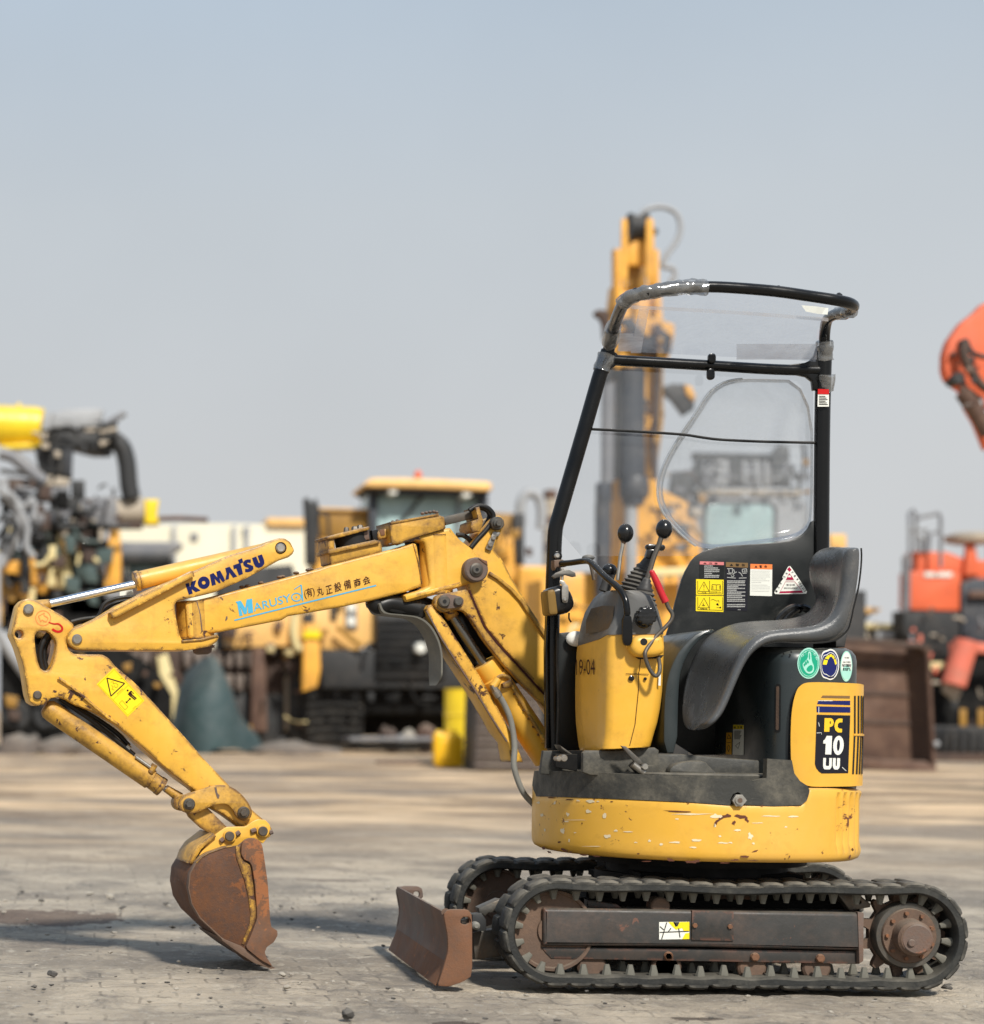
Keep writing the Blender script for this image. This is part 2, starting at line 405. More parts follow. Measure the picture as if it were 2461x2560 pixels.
def surf(name, col, rough=.5, metal=0.0, var=.12, dirt=None, dirt_amt=.0, chip=None, chip_amt=0.0, edge=0.0, bump=.0, spec=.5,
         bscale=60, scale=1.0, scratch=0.0, coat=0.0, streak=0.0, top=.35, fade=0.0):
    m, n, b = nodes(name); oc = OC(n)
    dark = tuple(c*(1-var) for c in col); light = tuple(min(c*(1+var), 1) for c in col)
    c = MC(n, RG(n, NZ(n, 3*scale, 6, .65, oc), .3, .7), dark, light)
    if fade:
        c = MC(n, MA(n, 'MULTIPLY', RG(n, NZ(n, 1.7, 5, .6, oc, .5), .42, .66), fade), c, tuple(x*.85+.13 for x in col))
    if dirt_amt:
        dm = RG(n, NZ(n, 7*scale, 8, .7, oc, .3), .62-dirt_amt*.35, .78-dirt_amt*.2)
        d2 = RG(n, NZ(n, 55*scale, 4, .7, oc), .3, .65, .3, 1)
        dm = MA(n, 'MULTIPLY', dm, d2)
        c = MC(n, MA(n, 'MULTIPLY', dm, min(.3+dirt_amt, 1)), c, dirt)
    if streak:
        sv = OC(n, (30, 30, 2.5)); s1 = RG(n, NZ(n, 1.0, 5, .6, sv), .55, .8)
        c = MC(n, MA(n, 'MULTIPLY', s1, streak), c, dirt or (.1, .06, .03))
    if scratch:
        wv = OC(n, (6, 6, 90)); s1 = RG(n, NZ(n, 1.2, 6, .75, wv, .6), .67, .70)
        s2 = RG(n, NZ(n, 5, 3, .6, oc), .5, .6)
        s3 = MA(n, 'MULTIPLY', s1, s2); c = MC(n, MA(n, 'MULTIPLY', s3, scratch), c, (.75, .68, .55))
    if chip:
        nz = NZ(n, 22*scale, 10, .72, oc, .5); big = NZ(n, 4*scale, 3, .5, oc)
        th = .655-chip_amt*.11
        k = RG(n, MA(n, 'ADD', MA(n, 'MULTIPLY', nz, .62), MA(n, 'MULTIPLY', big, .38)), th, th+.012)
        if edge:
            bv = n.nodes.new('ShaderNodeBevel'); bv.samples = 6; bv.inputs[0].default_value = .02
            ge = n.nodes.new('ShaderNodeNewGeometry'); dt = n.nodes.new('ShaderNodeVectorMath'); dt.operation = 'DOT_PRODUCT'
            n.links.new(bv.outputs[0], dt.inputs[0]); n.links.new(ge.outputs['Normal'], dt.inputs[1])
            em = RG(n, dt.outputs['Value'], .998, .95)
            e2 = RG(n, MA(n, 'ADD', MA(n, 'MULTIPLY', em, .20*edge), MA(n, 'MULTIPLY', nz, .75)), .525, .55)
            k = MA(n, 'MAXIMUM', k, MA(n, 'MULTIPLY', e2, em))
        c = MC(n, k, c, chip)
    if top:
        gn = n.nodes.new('ShaderNodeNewGeometry'); sz = n.nodes.new('ShaderNodeSeparateXYZ'); n.links.new(gn.outputs['Normal'], sz.inputs[0])
        dm = MA(n, 'MULTIPLY', RG(n, sz.outputs[2], .35, .9), RG(n, NZ(n, 9*scale, 7, .7, oc), .35, .65, .25, 1))
        c = MC(n, MA(n, 'MULTIPLY', dm, top), c, (.36, .32, .25))
    n.links.new(c, b.inputs['Base Color'])
    rr = RG(n, NZ(n, 12*scale, 5, .6, oc), .3, .7, max(rough-.1, .02), min(rough+.12, 1))
    n.links.new(rr, b.inputs['Roughness']); b.inputs['Metallic'].default_value = metal
    b.inputs['Specular IOR Level'].default_value = spec; b.inputs['Coat Weight'].default_value = coat
    if bump:
        bp = n.nodes.new('ShaderNodeBump'); bp.inputs['Strength'].default_value = bump; bp.inputs['Distance'].default_value = .004
        n.links.new(NZ(n, bscale, 6, .65, oc), bp.inputs['Height']); n.links.new(bp.outputs[0], b.inputs['Normal'])
    M[name] = m; return m
YEL = (.73, .395, .042)
RUSTD = (.07, .028, .015)
DUST = (.36, .29, .20)
surf('yellow', YEL, .42, fade=.28, dirt=(.30, .15, .03), dirt_amt=.42, chip=RUSTD, chip_amt=.55, edge=1.0, bump=.15, bscale=120, var=.07, streak=.15)
surf('yellow_base', YEL, .38, fade=.3, dirt=(.40, .20, .03), dirt_amt=.2, chip=(.14, .05, .02), chip_amt=.36, edge=.5, bump=.08, var=.05, scratch=.8)
surf('yellow_clean', (.74, .395, .038), .38, fade=.22, dirt=(.35, .18, .03), dirt_amt=.25, var=.05, chip=RUSTD, chip_amt=.12)
surf('yellow_dirty', (.62, .335, .04), .5, dirt=(.12, .06, .02), dirt_amt=.75, chip=RUSTD, chip_amt=.62, edge=1.0, bump=.3, bscale=120, streak=.4)
surf('rust', (.135, .047, .011), .75, dirt=(.060, .032, .022), dirt_amt=.9, chip=(.17, .058, .015), chip_amt=.7, bump=.5, bscale=140, var=.25)
surf('rust_light', (.185, .080, .036), .8, dirt=(.12, .065, .04), dirt_amt=.8, chip=(.27, .10, .035), chip_amt=.7, bump=.4, bscale=140, var=.2)
surf('rust_grey', (.115, .085, .07), .7, dirt=(.17, .08, .045), dirt_amt=.6, chip=(.22, .10, .06), chip_amt=.55, bump=.4, bscale=140, var=.2)
surf('rust_brown', (.100, .064, .045), .75, dirt=(.16, .095, .06), dirt_amt=.7, chip=(.19, .085, .045), chip_amt=.5, bump=.4, bscale=140, var=.25)
surf('beam', (.030, .029, .027), .5, top=.25, dirt=(.09, .06, .045), dirt_amt=.5, chip=(.13, .06, .04), chip_amt=.35, edge=.8, bump=.2, var=.15)
surf('rust_spot', (.10, .03, .012), .8, var=.3)
surf('steel', (.42, .40, .36), .4, .85, dirt=(.16, .11, .06), dirt_amt=.6, bump=.2)
surf('dark_steel', (.10, .095, .085), .5, .6, dirt=(.16, .11, .07), dirt_amt=.55, bump=.3)
surf('chrome', (.80, .80, .80), .2, 1.0, var=.05, top=0)
surf('chrome_dark', (.20, .20, .19), .25, .9, var=.1)
surf('black_paint', (.004, .004, .004), .22, spec=.35, top=.12, dirt=(.03, .028, .024), dirt_amt=.12, var=.1)
surf('black_panel', (.006, .0075, .0075), .42, spec=.35, top=.2, dirt=(.05, .05, .045), dirt_amt=.2, var=.1, bump=.12, bscale=200)
surf('black_casing', (.026, .034, .036), .33, top=.25, dirt=(.045, .045, .04), dirt_amt=.25, var=.12, scratch=.08)
surf('skirt', (.028, .028, .024), .6, dirt=(.14, .125, .095), dirt_amt=.6, scratch=.2, var=.2, bump=.3, bscale=80)
surf('seat_vinyl', (.072, .076, .079), .28, top=.2, dirt=(.13, .12, .11), dirt_amt=.45, var=.12, bump=.35, bscale=160, scratch=.25)
surf('seat_pan', (.035, .036, .036), .45, dirt=(.07, .055, .05), dirt_amt=.4, var=.1, bump=.15, bscale=300)
surf('plastic_grey', (.10, .10, .097), .5, dirt=(.20, .18, .15), dirt_amt=.4, var=.08)
surf('plastic_black', (.007, .007, .007), .25, top=.15, dirt=(.06, .055, .05), dirt_amt=.2, var=.1)
surf('rubber', (.012, .013, .012), .65, top=.3, dirt=(.085, .08, .065), dirt_amt=.42, var=.2, bump=.5, bscale=90)
surf('rubber_pad', (.018, .018, .016), .8, dirt=(.13, .12, .10), dirt_amt=.5, var=.25, bump=.5, bscale=70)
surf('tooth', (.13, .127, .105), .8, dirt=(.10, .09, .07), dirt_amt=.6, var=.2, bump=.5, bscale=90)
surf('hose', (.010, .010, .010), .45, spec=.3, top=.2, dirt=(.08, .07, .06), dirt_amt=.3)
surf('hose_black', (.006, .006, .006), .7)
surf('hose_grey', (.21, .205, .18), .6, dirt=(.12, .11, .09), dirt_amt=.5)
surf('bellows', (.030, .029, .028), .6, dirt=(.10, .09, .08), dirt_amt=.45)
surf('red_grip', (.50, .010, .018), .4, var=.08)
surf('flap', (.12, .115, .095), .7, dirt=(.20, .18, .14), dirt_amt=.5)
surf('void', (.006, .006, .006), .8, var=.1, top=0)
def flat(name, c, rough=.55, metal=0., spec=.15, dirt=.0):
    surf(name, c, rough, metal, var=.04, spec=spec, dirt=(.2, .16, .1), dirt_amt=dirt, top=0)
flat('logo_blue', (.008, .012, .085)); flat('cyan', (.07, .38, .58)); flat('ink', (.045, .012, .010)); flat('white', (.72, .71, .66))
flat('ink_black', (.01, .01, .01)); flat('st_yellow', (.86, .66, .02)); flat('st_white', (.75, .75, .68)); flat('st_pink', (.62, .20, .20))
flat('st_brown', (.20, .12, .05)); flat('st_orange', (.83, .22, .06)); flat('st_black', (.014, .014, .020)); flat('st_navy', (.012, .018, .11))
flat('st_green', (.012, .33, .19)); flat('st_mint', (.35, .66, .55)); flat('st_crimson', (.36, .010, .055)); flat('red', (.5, .012, .012))
flat('st_grey', (.40, .40, .38)); flat('scuff', (.74, .63, .42)); flat('amber_lens', (.20, .12, .035), .45); flat('st_amber', (.80, .42, .03)); flat('ochre', (.42, .29, .01))
flat('txt_yellow', (.85, .52, .03))
# clear sheet and tape
def sheet(name, alpha, tint=(.8, .82, .85), rough=.05, gl=.05, fr=.6):
    m, n, b = nodes(name); n.nodes.remove(b); o = n.nodes['Material Output']
    tr = n.nodes.new('ShaderNodeBsdfTransparent'); tr.inputs[0].default_value = (.97, .975, .98, 1)
    df = n.nodes.new('ShaderNodeBsdfDiffuse'); df.inputs[0].default_value = (*tint, 1)
    tl = n.nodes.new('ShaderNodeBsdfTranslucent'); tl.inputs[0].default_value = (*tint, 1)
    ad = n.nodes.new('ShaderNodeMixShader'); n.links.new(df.outputs[0], ad.inputs[1]); n.links.new(tl.outputs[0], ad.inputs[2])
    gs = n.nodes.new('ShaderNodeBsdfGlossy'); gs.inputs['Roughness'].default_value = rough
    lw = n.nodes.new('ShaderNodeLayerWeight'); lw.inputs[0].default_value = .25
    oc = OC(n)
    hz = RG(n, NZ(n, 6, 9, .8, oc, .8), .4, .8, alpha*.5, alpha*1.7)
    m1 = n.nodes.new('ShaderNodeMixShader'); n.links.new(hz, m1.inputs[0]); n.links.new(tr.outputs[0], m1.inputs[1]); n.links.new(ad.outputs[0], m1.inputs[2])
    m2 = n.nodes.new('ShaderNodeMixShader')
    n.links.new(MA(n, 'ADD', MA(n, 'MULTIPLY', lw.outputs['Fresnel'], fr), gl), m2.inputs[0])
    n.links.new(m1.outputs[0], m2.inputs[1]); n.links.new(gs.outputs[0], m2.inputs[2])
    n.links.new(m2.outputs[0], o.inputs[0]); M[name] = m
sheet('clear_sheet', .025); sheet('roof_sheet', .27, (.60, .63, .70), gl=.0, fr=.05); sheet('bubble', .22, (.86, .88, .87), gl=.02)
sheet('tape', .55, (.66, .63, .62), .3, .0, .1); sheet('tape_wrap', .42, (.62, .61, .58), .12, gl=.12); sheet('bead', .45, (.72, .74, .74), .08, gl=.2)
# background finishes
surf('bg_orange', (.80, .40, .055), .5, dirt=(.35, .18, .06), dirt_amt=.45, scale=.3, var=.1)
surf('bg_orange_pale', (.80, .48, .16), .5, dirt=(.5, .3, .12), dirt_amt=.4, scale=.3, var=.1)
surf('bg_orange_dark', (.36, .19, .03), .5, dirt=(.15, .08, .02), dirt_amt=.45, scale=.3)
surf('bg_lemon', (.84, .60, .02), .4, dirt=(.5, .3, .02), dirt_amt=.3, scale=.5)
surf('bg_can', (.90, .50, .01), .35, var=.05, scale=.5)
surf('bg_cream', (.72, .60, .30), .6, dirt=(.5, .38, .16), dirt_amt=.4, scale=.3)
surf('bg_grey', (.17, .175, .19), .5, dirt=(.28, .27, .25), dirt_amt=.5, scale=.3)
surf('bg_lgrey', (.32, .33, .34), .5, dirt=(.22, .21, .20), dirt_amt=.4, scale=.3)
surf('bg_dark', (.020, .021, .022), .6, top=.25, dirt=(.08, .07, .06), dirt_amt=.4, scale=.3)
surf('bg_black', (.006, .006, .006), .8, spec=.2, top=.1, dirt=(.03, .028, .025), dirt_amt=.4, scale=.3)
surf('bg_steelblue', (.028, .034, .045), .5, dirt=(.13, .12, .11), dirt_amt=.45, scale=.4)
surf('bg_brown', (.055, .034, .027), .75, dirt=(.11, .07, .048), dirt_amt=.6, scale=.3)
surf('bg_rust', (.085, .046, .032), .75, dirt=(.20, .12, .08), dirt_amt=.6, scale=.4)
surf('bg_red', (.68, .125, .045), .6, dirt=(.45, .10, .05), dirt_amt=.3, scale=.3)
surf('bg_red_pale', (.66, .16, .10), .55, dirt=(.4, .2, .14), dirt_amt=.5, scale=.3)
surf('bg_glass', (.34, .47, .47), .12, var=.2, scale=.3, dirt=(.4, .45, .42), dirt_amt=.4)
surf('bg_glass_dark', (.07, .10, .095), .15, var=.2, scale=.3)
surf('bg_shoe', (.16, .125, .105), .7, dirt=(.26, .22, .18), dirt_amt=.5, scale=.4)
surf('bg_tarp', (.035, .065, .068), .75, dirt=(.09, .115, .12), dirt_amt=.5, scale=.5, bump=.6, bscale=12)
surf('bg_wall', (.70, .66, .51), .8, dirt=(.66, .60, .46), dirt_amt=.3, scale=.05)
surf('bg_beige', (.42, .36, .28), .7, dirt=(.3, .25, .2), dirt_amt=.4, scale=.3)
surf('bg_tyre', (.016, .016, .016), .8, top=.15, dirt=(.12, .105, .085), dirt_amt=.5, scale=.4)
surf('rubble', (.10, .085, .075), .9, dirt=(.22, .17, .13), dirt_amt=.6, scale=.8)
surf('stone', (.34, .31, .26), .9, dirt=(.20, .17, .14), dirt_amt=.5, bump=.5)
surf('stone_dark', (.07, .065, .06), .9, dirt=(.2, .18, .15), dirt_amt=.4, bump=.5)

# ------------------------------------------------------------------ ground
STAINS = [((60, 1752), (.55, .42), (.13, .09, .07), .8), ((872, 1952), (.10, .07), (.08, .06, .05), .8), ((1330, 1941), (.10, .05), (.07, .055, .045), .8), ((640, 1685), (.28, .10), (.11, .085, .07), .7), ((130, 1800), (.30, .2), (.20, .17, .14), .6), ((1090, 1890), (.05, .03), (.10, .08, .06), .6)]
def ground():
    xs = np.concatenate([np.array([-600, -200, -80, -30, -12, -6, -3, -1.5, -.8]), np.arange(-.4, 3.6, .02), np.array([3.8, 4.2, 5, 7, 10, 16, 25, 40, 80, 200, 600])])
    ys = np.concatenate([np.array([-40, -15, -6, -3, -2]), np.arange(-1.6, 3.2, .02), np.array([3.3, 3.5, 4, 5, 6.5, 8, 10, 13, 17, 22, 28, 36, 50, 80, 150, 400, 1500])])
    nx, ny = len(xs), len(ys); X, Y = np.meshgrid(xs, ys)
    Z = np.zeros_like(X)
    rng = np.random.RandomState(3)
    def vn(x, y, seed):
        xi = np.floor(x).astype(int); yi = np.floor(y).astype(int); fx = x-xi; fy = y-yi
        fx = fx*fx*(3-2*fx); fy = fy*fy*(3-2*fy)
        def h(a, b):
            v = np.sin(a*127.1+b*311.7+seed*74.7)*43758.5453; return v-np.floor(v)
        return (h(xi, yi)*(1-fx)+h(xi+1, yi)*fx)*(1-fy)+(h(xi, yi+1)*(1-fx)+h(xi+1, yi+1)*fx)*fy
    fade = np.clip((X+.5)/.3, 0, 1)*np.clip((3.6-X)/.3, 0, 1)*np.clip((Y+1.7)/.2, 0, 1)*np.clip((3.3-Y)/.8, 0, 1)
    # worn interlocking pavers under dust: sunken joints, uneven blocks
    row = np.floor(Y/.115); off = (row % 2)*.12
    jx = np.abs(((X+off+.02*np.sin(Y*27)) % .235)/.235-.5)*2; jy = np.abs((Y % .115)/.115-.5)*2
    joint = np.maximum(np.clip((jx-.86)/.12, 0, 1), np.clip((jy-.76)/.22, 0, 1))
    dust = np.clip((vn(X*2.1, Y*2.6, 5)-.35)/.3, 0, 1)
    blk = vn(np.floor((X+off)/.235)+.5, row+.5, 9)
    Z = -.008*joint*(.3+.7*dust)-.006*blk-.008*vn(X*1.3, Y*1.3, 2)-.005*vn(X*9, Y*9, 4)-.004*vn(X*24, Y*24, 6)
    Z *= fade
    co = np.stack([X, Y, Z], -1).reshape(-1, 3).astype(np.float32)
    idx = np.arange(nx*ny).reshape(ny, nx)
    q = np.stack([idx[:-1, :-1], idx[:-1, 1:], idx[1:, 1:], idx[1:, :-1]], -1).reshape(-1, 4)
    me = bpy.data.meshes.new('ground'); me.vertices.add(len(co)); me.vertices.foreach_set('co', co.ravel())
    me.loops.add(q.size); me.loops.foreach_set('vertex_index', q.ravel()); me.polygons.add(len(q))
    me.polygons.foreach_set('loop_start', np.arange(0, q.size, 4))
    me.update(); me.validate(); me.polygons.foreach_set('use_smooth', [True]*len(me.polygons))
    m, n, b = nodes('ground'); oc = OC(n)
    c = MC(n, RG(n, NZ(n, .9, 9, .62, oc, .3), .42, .59), (.265, .228, .183), (.50, .425, .325))
    c = MC(n, MA(n, 'MULTIPLY', RG(n, NZ(n, 2.6, 9, .72, oc, .6), .50, .62), .85), c, (.215, .19, .16))
    c = MC(n, MA(n, 'MULTIPLY', RG(n, NZ(n, 8.0, 8, .75, oc, .5), .55, .68), .75), c, (.60, .53, .42))
    c = MC(n, MA(n, 'MULTIPLY', RG(n, NZ(n, 15, 7, .75, oc, .4), .58, .66), .75), c, (.10, .09, .075))
    c = MC(n, MA(n, 'MULTIPLY', RG(n, NZ(n, 38, 5, .7, oc), .56, .70), .5), c, (.50, .47, .42))
    br = n.nodes.new('ShaderNodeTexBrick'); br.inputs['Scale'].default_value = 1.0; br.inputs['Brick Width'].default_value = .235; br.inputs['Row Height'].default_value = .115
    br.inputs['Mortar Size'].default_value = .007; br.inputs['Mortar Smooth'].default_value = .6; br.offset = .5
    wv = n.nodes.new('ShaderNodeVectorMath'); wv.operation = 'MULTIPLY_ADD'; ncol = n.nodes.new('ShaderNodeTexNoise'); ncol.inputs['Scale'].default_value = 6; n.links.new(oc, ncol.inputs[0])
    n.links.new(ncol.outputs['Color'], wv.inputs[0]); wv.inputs[1].default_value = (.035, .035, 0); n.links.new(oc, wv.inputs[2]); n.links.new(wv.outputs[0], br.inputs['Vector'])
    c = MC(n, MA(n, 'MULTIPLY', br.outputs['Fac'], RG(n, NZ(n, 1.6, 7, .7, oc), .42, .62, 0, .75)), c, (.13, .115, .095))
    sp = n.nodes.new('ShaderNodeSeparateXYZ'); n.links.new(oc, sp.inputs[0])
    far = RG(n, sp.outputs[1], 3, 11)
    warm = MC(n, RG(n, NZ(n, 1, 8, .68, OC(n, (.34, .62, 1)), .5), .40, .60), (.25, .175, .11), (.80, .575, .35))
    stain = RG(n, NZ(n, 1, 7, .62, OC(n, (.17, .38, 1)), .6), .49, .57)
    warm = MC(n, MA(n, 'MULTIPLY', stain, .75), warm, (.17, .14, .115))
    warm = MC(n, MA(n, 'MULTIPLY', RG(n, NZ(n, 2.2, 6, .7, oc), .54, .68), .5), warm, (.62, .52, .40))
    c = MC(n, MA(n, 'MULTIPLY', far, .9), c, warm)
    for (px_, py_), rad, col_, st_ in STAINS:
        P_ = ray(*D_.p(px_, py_)); P_ = P_*(-HC/P_.z)
        mp = n.nodes.new('ShaderNodeMapping'); mp.inputs['Location'].default_value = (-P_.x/rad[0], -(P_.y+CY)/rad[1], 0)
        mp.inputs['Scale'].default_value = (1/rad[0], 1/rad[1], 1); n.links.new(oc, mp.inputs[0])
        ln = n.nodes.new('ShaderNodeVectorMath'); ln.operation = 'LENGTH'; n.links.new(mp.outputs[0], ln.inputs[0])
        mk = MA(n, 'SUBTRACT', ln.outputs['Value'], MA(n, 'MULTIPLY', NZ(n, 9, 8, .75, oc), -1.6))
        c = MC(n, RG(n, mk, 1.55, 1.45, 0, st_), c, col_)
    n.links.new(c, b.inputs['Base Color']); b.inputs['Roughness'].default_value = .9; b.inputs['Specular IOR Level'].default_value = .2
    bp = n.nodes.new('ShaderNodeBump'); bp.inputs['Strength'].default_value = .9; bp.inputs['Distance'].default_value = .016
    n.links.new(NZ(n, 45, 8, .7, oc), bp.inputs['Height']); n.links.new(bp.outputs[0], b.inputs['Normal'])
    M['ground'] = m; me.materials.append(m)
    o = bpy.data.objects.new('ground', me); COL.objects.link(o); o['kind'] = 'structure'
    o['label'] = 'dusty pale ground of worn pavers under dried dirt'
ground()
# ================================================================== the small excavator
EX = thing('mini_excavator', 'small yellow excavator with open canopy, standing in front with its bucket lowered', 'excavator', (2.12, 0, 0))
# ---------------- crawler tracks
def track(y0, y1, near):
    f = N(-.5).hit(1396, 2330); r = N(-.5).hit(2288, 2341)
    xf, zf, xr, zr = f.x, .1835, r.x, .1835
    R = .165; L = xr-xf; per = 2*L+2*math.pi*R
    def path(s, off=0.0):
        s %= per; rr = R+off
        if s < L:      # bottom, left to right
            x, z, nx, nz = xf+s, zf-rr, 0, -1
            z += .004*math.sin(s*38)*(1 if .12 < s < L-.1 else 0)*.6
            return x, z, nx, nz
        s -= L
        if s < math.pi*R:
            a = -math.pi/2+s/R; return xr+rr*math.cos(a), zr+rr*math.sin(a), math.cos(a), math.sin(a)
        s -= math.pi*R
        if s < L:
            t = s/L; sag = -.007*math.sin(math.pi*t)-.003*math.sin(5*math.pi*t)
            return xr-s, zr+rr+sag, 0, 1
        s -= L; a = math.pi/2+s/R
        return xf+rr*math.cos(a), zf+rr*math.sin(a), math.cos(a), math.sin(a)
    ym = (y0+y1)/2; hw = (y1-y0)/2
    sec = [(-hw, -.004), (-hw+.006, 0), (hw-.006, 0), (hw, -.004), (hw, -.022), (hw-.008, -.028), (-hw+.008, -.028), (-hw, -.022)]
    rows = []
    for i in range(220):
        s = per*i/220; x, z, nx, nz = path(s)
        rows.append([(x+nx*o, ym+y, z+nz*o) for y, o in sec])
    rows.append(rows[0])
    belt = obj('track', grid(rows, True), 'rubber', EX, 50)
    n = 44
    def place(src, s, off, yc, idx):
        x, z, nx, nz = path(s, off)
        a = math.atan2(nx, nz)   # rotation about Y
        return Matrix.Translation(Vector((x, yc, z))-base(EX)) @ Matrix.Rotation(a, 4, 'Y')
    # outer pads
    def pad():
        bm = bmesh.new(); rnd = [(-.036, -.003), (-.030, .007), (-.014, .0105), (.018, .0100), (.032, .006), (.036, -.003)]
        rows = [[(x*.9, -.046, z*.6-.003) for x, z in rnd], [(x, -.038, z) for x, z in rnd], [(x, .030, z) for x, z in rnd], [(x*.7, .038, z*.8-.002) for x, z in rnd]]
        bm.free(); return grid(rows, False, True)
    def tooth():
        b = bmesh.new()
        for yy, s in ((0, 1),):
            t = bmesh.new(); bmesh.ops.create_cone(t, cap_ends=True, segments=8, radius1=.017, radius2=.008, depth=.034)
            for v in t.verts: v.co = (v.co.x, v.co.y*.9+yy, -(v.co.z)-.017-.026)
            me = bpy.data.meshes.new('t'); t.to_mesh(me); b.from_mesh(me); bpy.data.meshes.remove(me); t.free()
        return b
    def piece(name, bm, mat):
        me = bpy.data.meshes.new(name); bm.to_mesh(me); bm.free(); me.materials.append(M[mat])
        me.polygons.foreach_set('use_smooth', [True]*len(me.polygons)); me.set_sharp_from_angle(angle=.7)
        o = bpy.data.objects.new(name, me); COL.objects.link(o); o.parent = belt; return o
    p0 = piece('tread_lug', pad(), 'rubber_pad'); t0 = piece('guide_tooth', tooth(), 'tooth')
    k = 0
    for i in range(n):
        for side, ph in ((-1, 0), (1, .5)):
            m4 = place(None, per*(i+ph)/n, 0, ym+side*hw*.5, k)
            if side > 0: m4 = m4 @ Matrix.Rotation(math.pi, 4, 'Z')
            if k == 0: p0.matrix_local = m4
            else: cp(p0, belt, m4)
            k += 1
    for i in range(n):
        for yy in (-.045, .045):
            m4 = place(None, per*(i+.25)/n, 0, ym+yy, i)
            if i == 0 and yy < 0: t0.matrix_local = m4
            else: cp(t0, belt, m4)
    # wheels
    c = Vector((xf, 0, zf)); d = Vector((xr, 0, zr)); s = -1 if near else 1
    ya, yb = (y0+.058, y1-.050)
    idl = obj('idler_wheel', lathe((xf, ya, zf), (xf, yb, zf), [(0, .0), (0, .05), (.12, .052), (.12, .118), (.0, .122), (.0, .131), (.3, .133), (.32, .112), (.68, .112), (.7, .133), (1, .131), (1, .0)], 40), 'rust_brown', EX)
    # sprocket with teeth
    pts = []
    for i in range(11):
        a0 = 2*math.pi*i/11
        for da, rr in ((-.16, .112), (-.09, .134), (-.04, .143), (.04, .143), (.09, .134), (.16, .112)):
            a = a0+da; pts.append((xr+rr*math.cos(a), zr+rr*math.sin(a)))
    me = bmesh.new(); vs = [me.verts.new((x, ya+.03, z)) for x, z in pts]; fc = me.faces.new(vs)
    rr_ = bmesh.ops.extrude_face_region(me, geom=[fc])
    for v in rr_['geom']:
        if isinstance(v, bmesh.types.BMVert): v.co.y = ya+.055
    bmesh.ops.recalc_face_normals(me, faces=me.faces)
    spk = obj('drive_sprocket', me, 'rust_brown', EX)
    if near:
        obj('sprocket_ring', lathe((xr, ya-.012, zr), (xr, ya+.04, zr), [(0, .088), (0, .104), (.15, .108), (1, .108)], 44), 'dark_steel', spk)
        obj('hub_flange', lathe((xr, ya-.020, zr), (xr, ya+.03, zr), [(0, .04), (0, .086), (.1, .089), (1, .089)], 44), 'rust_brown', spk)
        hub = lathe((xr-.002, ya-.075, zr-.004), (xr, ya, zr), [(0, .03), (0, .048), (.05, .051), (.1, .056), (.7, .057), (.9, .062), (1, .064)], 40)
        obj('hub_motor', hub, 'rust_brown', spk)
        obj('hub_cap', lathe((xr-.002, ya-.082, zr-.004), (xr, ya-.07, zr-.004), [(0, .0), (0, .044), (.3, .048), (1, .048)], 40), 'rust_grey', spk)
        for bx, bz in ((-.020, -.016), (.027, -.029)):
            obj('plug', lathe((xr+bx, ya-.086, zr+bz), (xr+bx, ya-.08, zr+bz), [(0, .004), (0, .010), (.4, .012), (1, .012)], 14), 'rust_grey', spk)
        for i in range(9):
            a = math.radians(20+40*i)
            obj('bolt', lathe((xr+.074*math.cos(a), ya-.030, zr+.074*math.sin(a)), (xr+.074*math.cos(a), ya-.018, zr+.074*math.sin(a)), [(0, .003), (0, .0065), (1, .007)], 12), 'rust_light', spk)
    return belt, xf, xr, zf
trk, XF, XR, ZF = track(-.5, -.32, True)
track(.32, .5, False)
P5 = N(-.455)
beam = obj('track_frame', ex(P5, CD([(962, 410), (970, 402), (1836, 415)])+CE([(190, 409), (1178, 424), (1186, 432), (1184, 640), (1178, 645)])+CD([(1836, 632), (966, 625), (960, 618)]), 0, .12, .012, seg=4), 'beam', EX)
obj('frame_flange', ex(P5, CD([(950, 632), (1836, 642)])+CE([(1160, 648), (1160, 722)])+CD([(1010, 700), (975, 665)]), .018, .10, .003), 'beam', EX)
obj('frame_end_plate', ex(P5, CE([(1150, 418), (1187, 425), (1185, 705), (1160, 720)]), -.004, .11, .003), 'rust_grey', EX)
obj('frame_end_plate', ex(P5, CD([(938, 470), (964, 440), (964, 625), (1010, 730), (938, 730)]), .03, .11, .003), 'rust_brown', EX)
obj('access_panel', ex(P5, CE([(188, 410), (430, 418), (430, 588), (186, 583)]), -.006, .01, .002), 'beam', EX)
for q in ((207, 498), (411, 504)): obj('bolt', hexb(P5, CE.p(*q), 6.5, -.013, 0), 'rust_light', EX)
fb = None
for q in (CD.p(1702, 685), CE.p(52, 677), CE.p(555, 682), CE.p(935, 690)):
    obj('bolt', [hexb(P5, q, 9.5, .004, .02), pin(P5, q, 11.5, .012, .02)], 'rust_light', EX)
for (u, v) in (CD.p(1695, 745), CE.p(40, 748), CE.p(540, 742), CE.p(915, 742), CD.p(1250, 745)):
    obj('track_roller', [pin(P5, (u, v), 36, .03, .05), pin(P5, (u, v), 30, .05, .07), pin(P5, (u, v), 36, .07, .09)], 'rust_brown', EX)
obj('carrier_roller', pin(P5, CD.p(1655, 395), 24, .02, .08), 'rust_brown', EX)
obj('tensioner_guard', ex(P5, CD([(1225, 355), (1400, 380), (1430, 405), (1225, 402)]), .05, .10, .004), 'beam', EX)
obj('tow_bracket', ex(P5, CE([(1035, 318), (1090, 312), (1160, 318), (1228, 372), (1225, 392), (1105, 412)]), .04, .09, .004, [circ(*CE.p(1163, 362), 4, 10)]), 'dark_steel', EX)
obj('track_frame', ex(N(.33), [(1400, 2300), (2150, 2306), (2150, 2390), (1400, 2390)], 0, .12, .012), 'beam', EX)
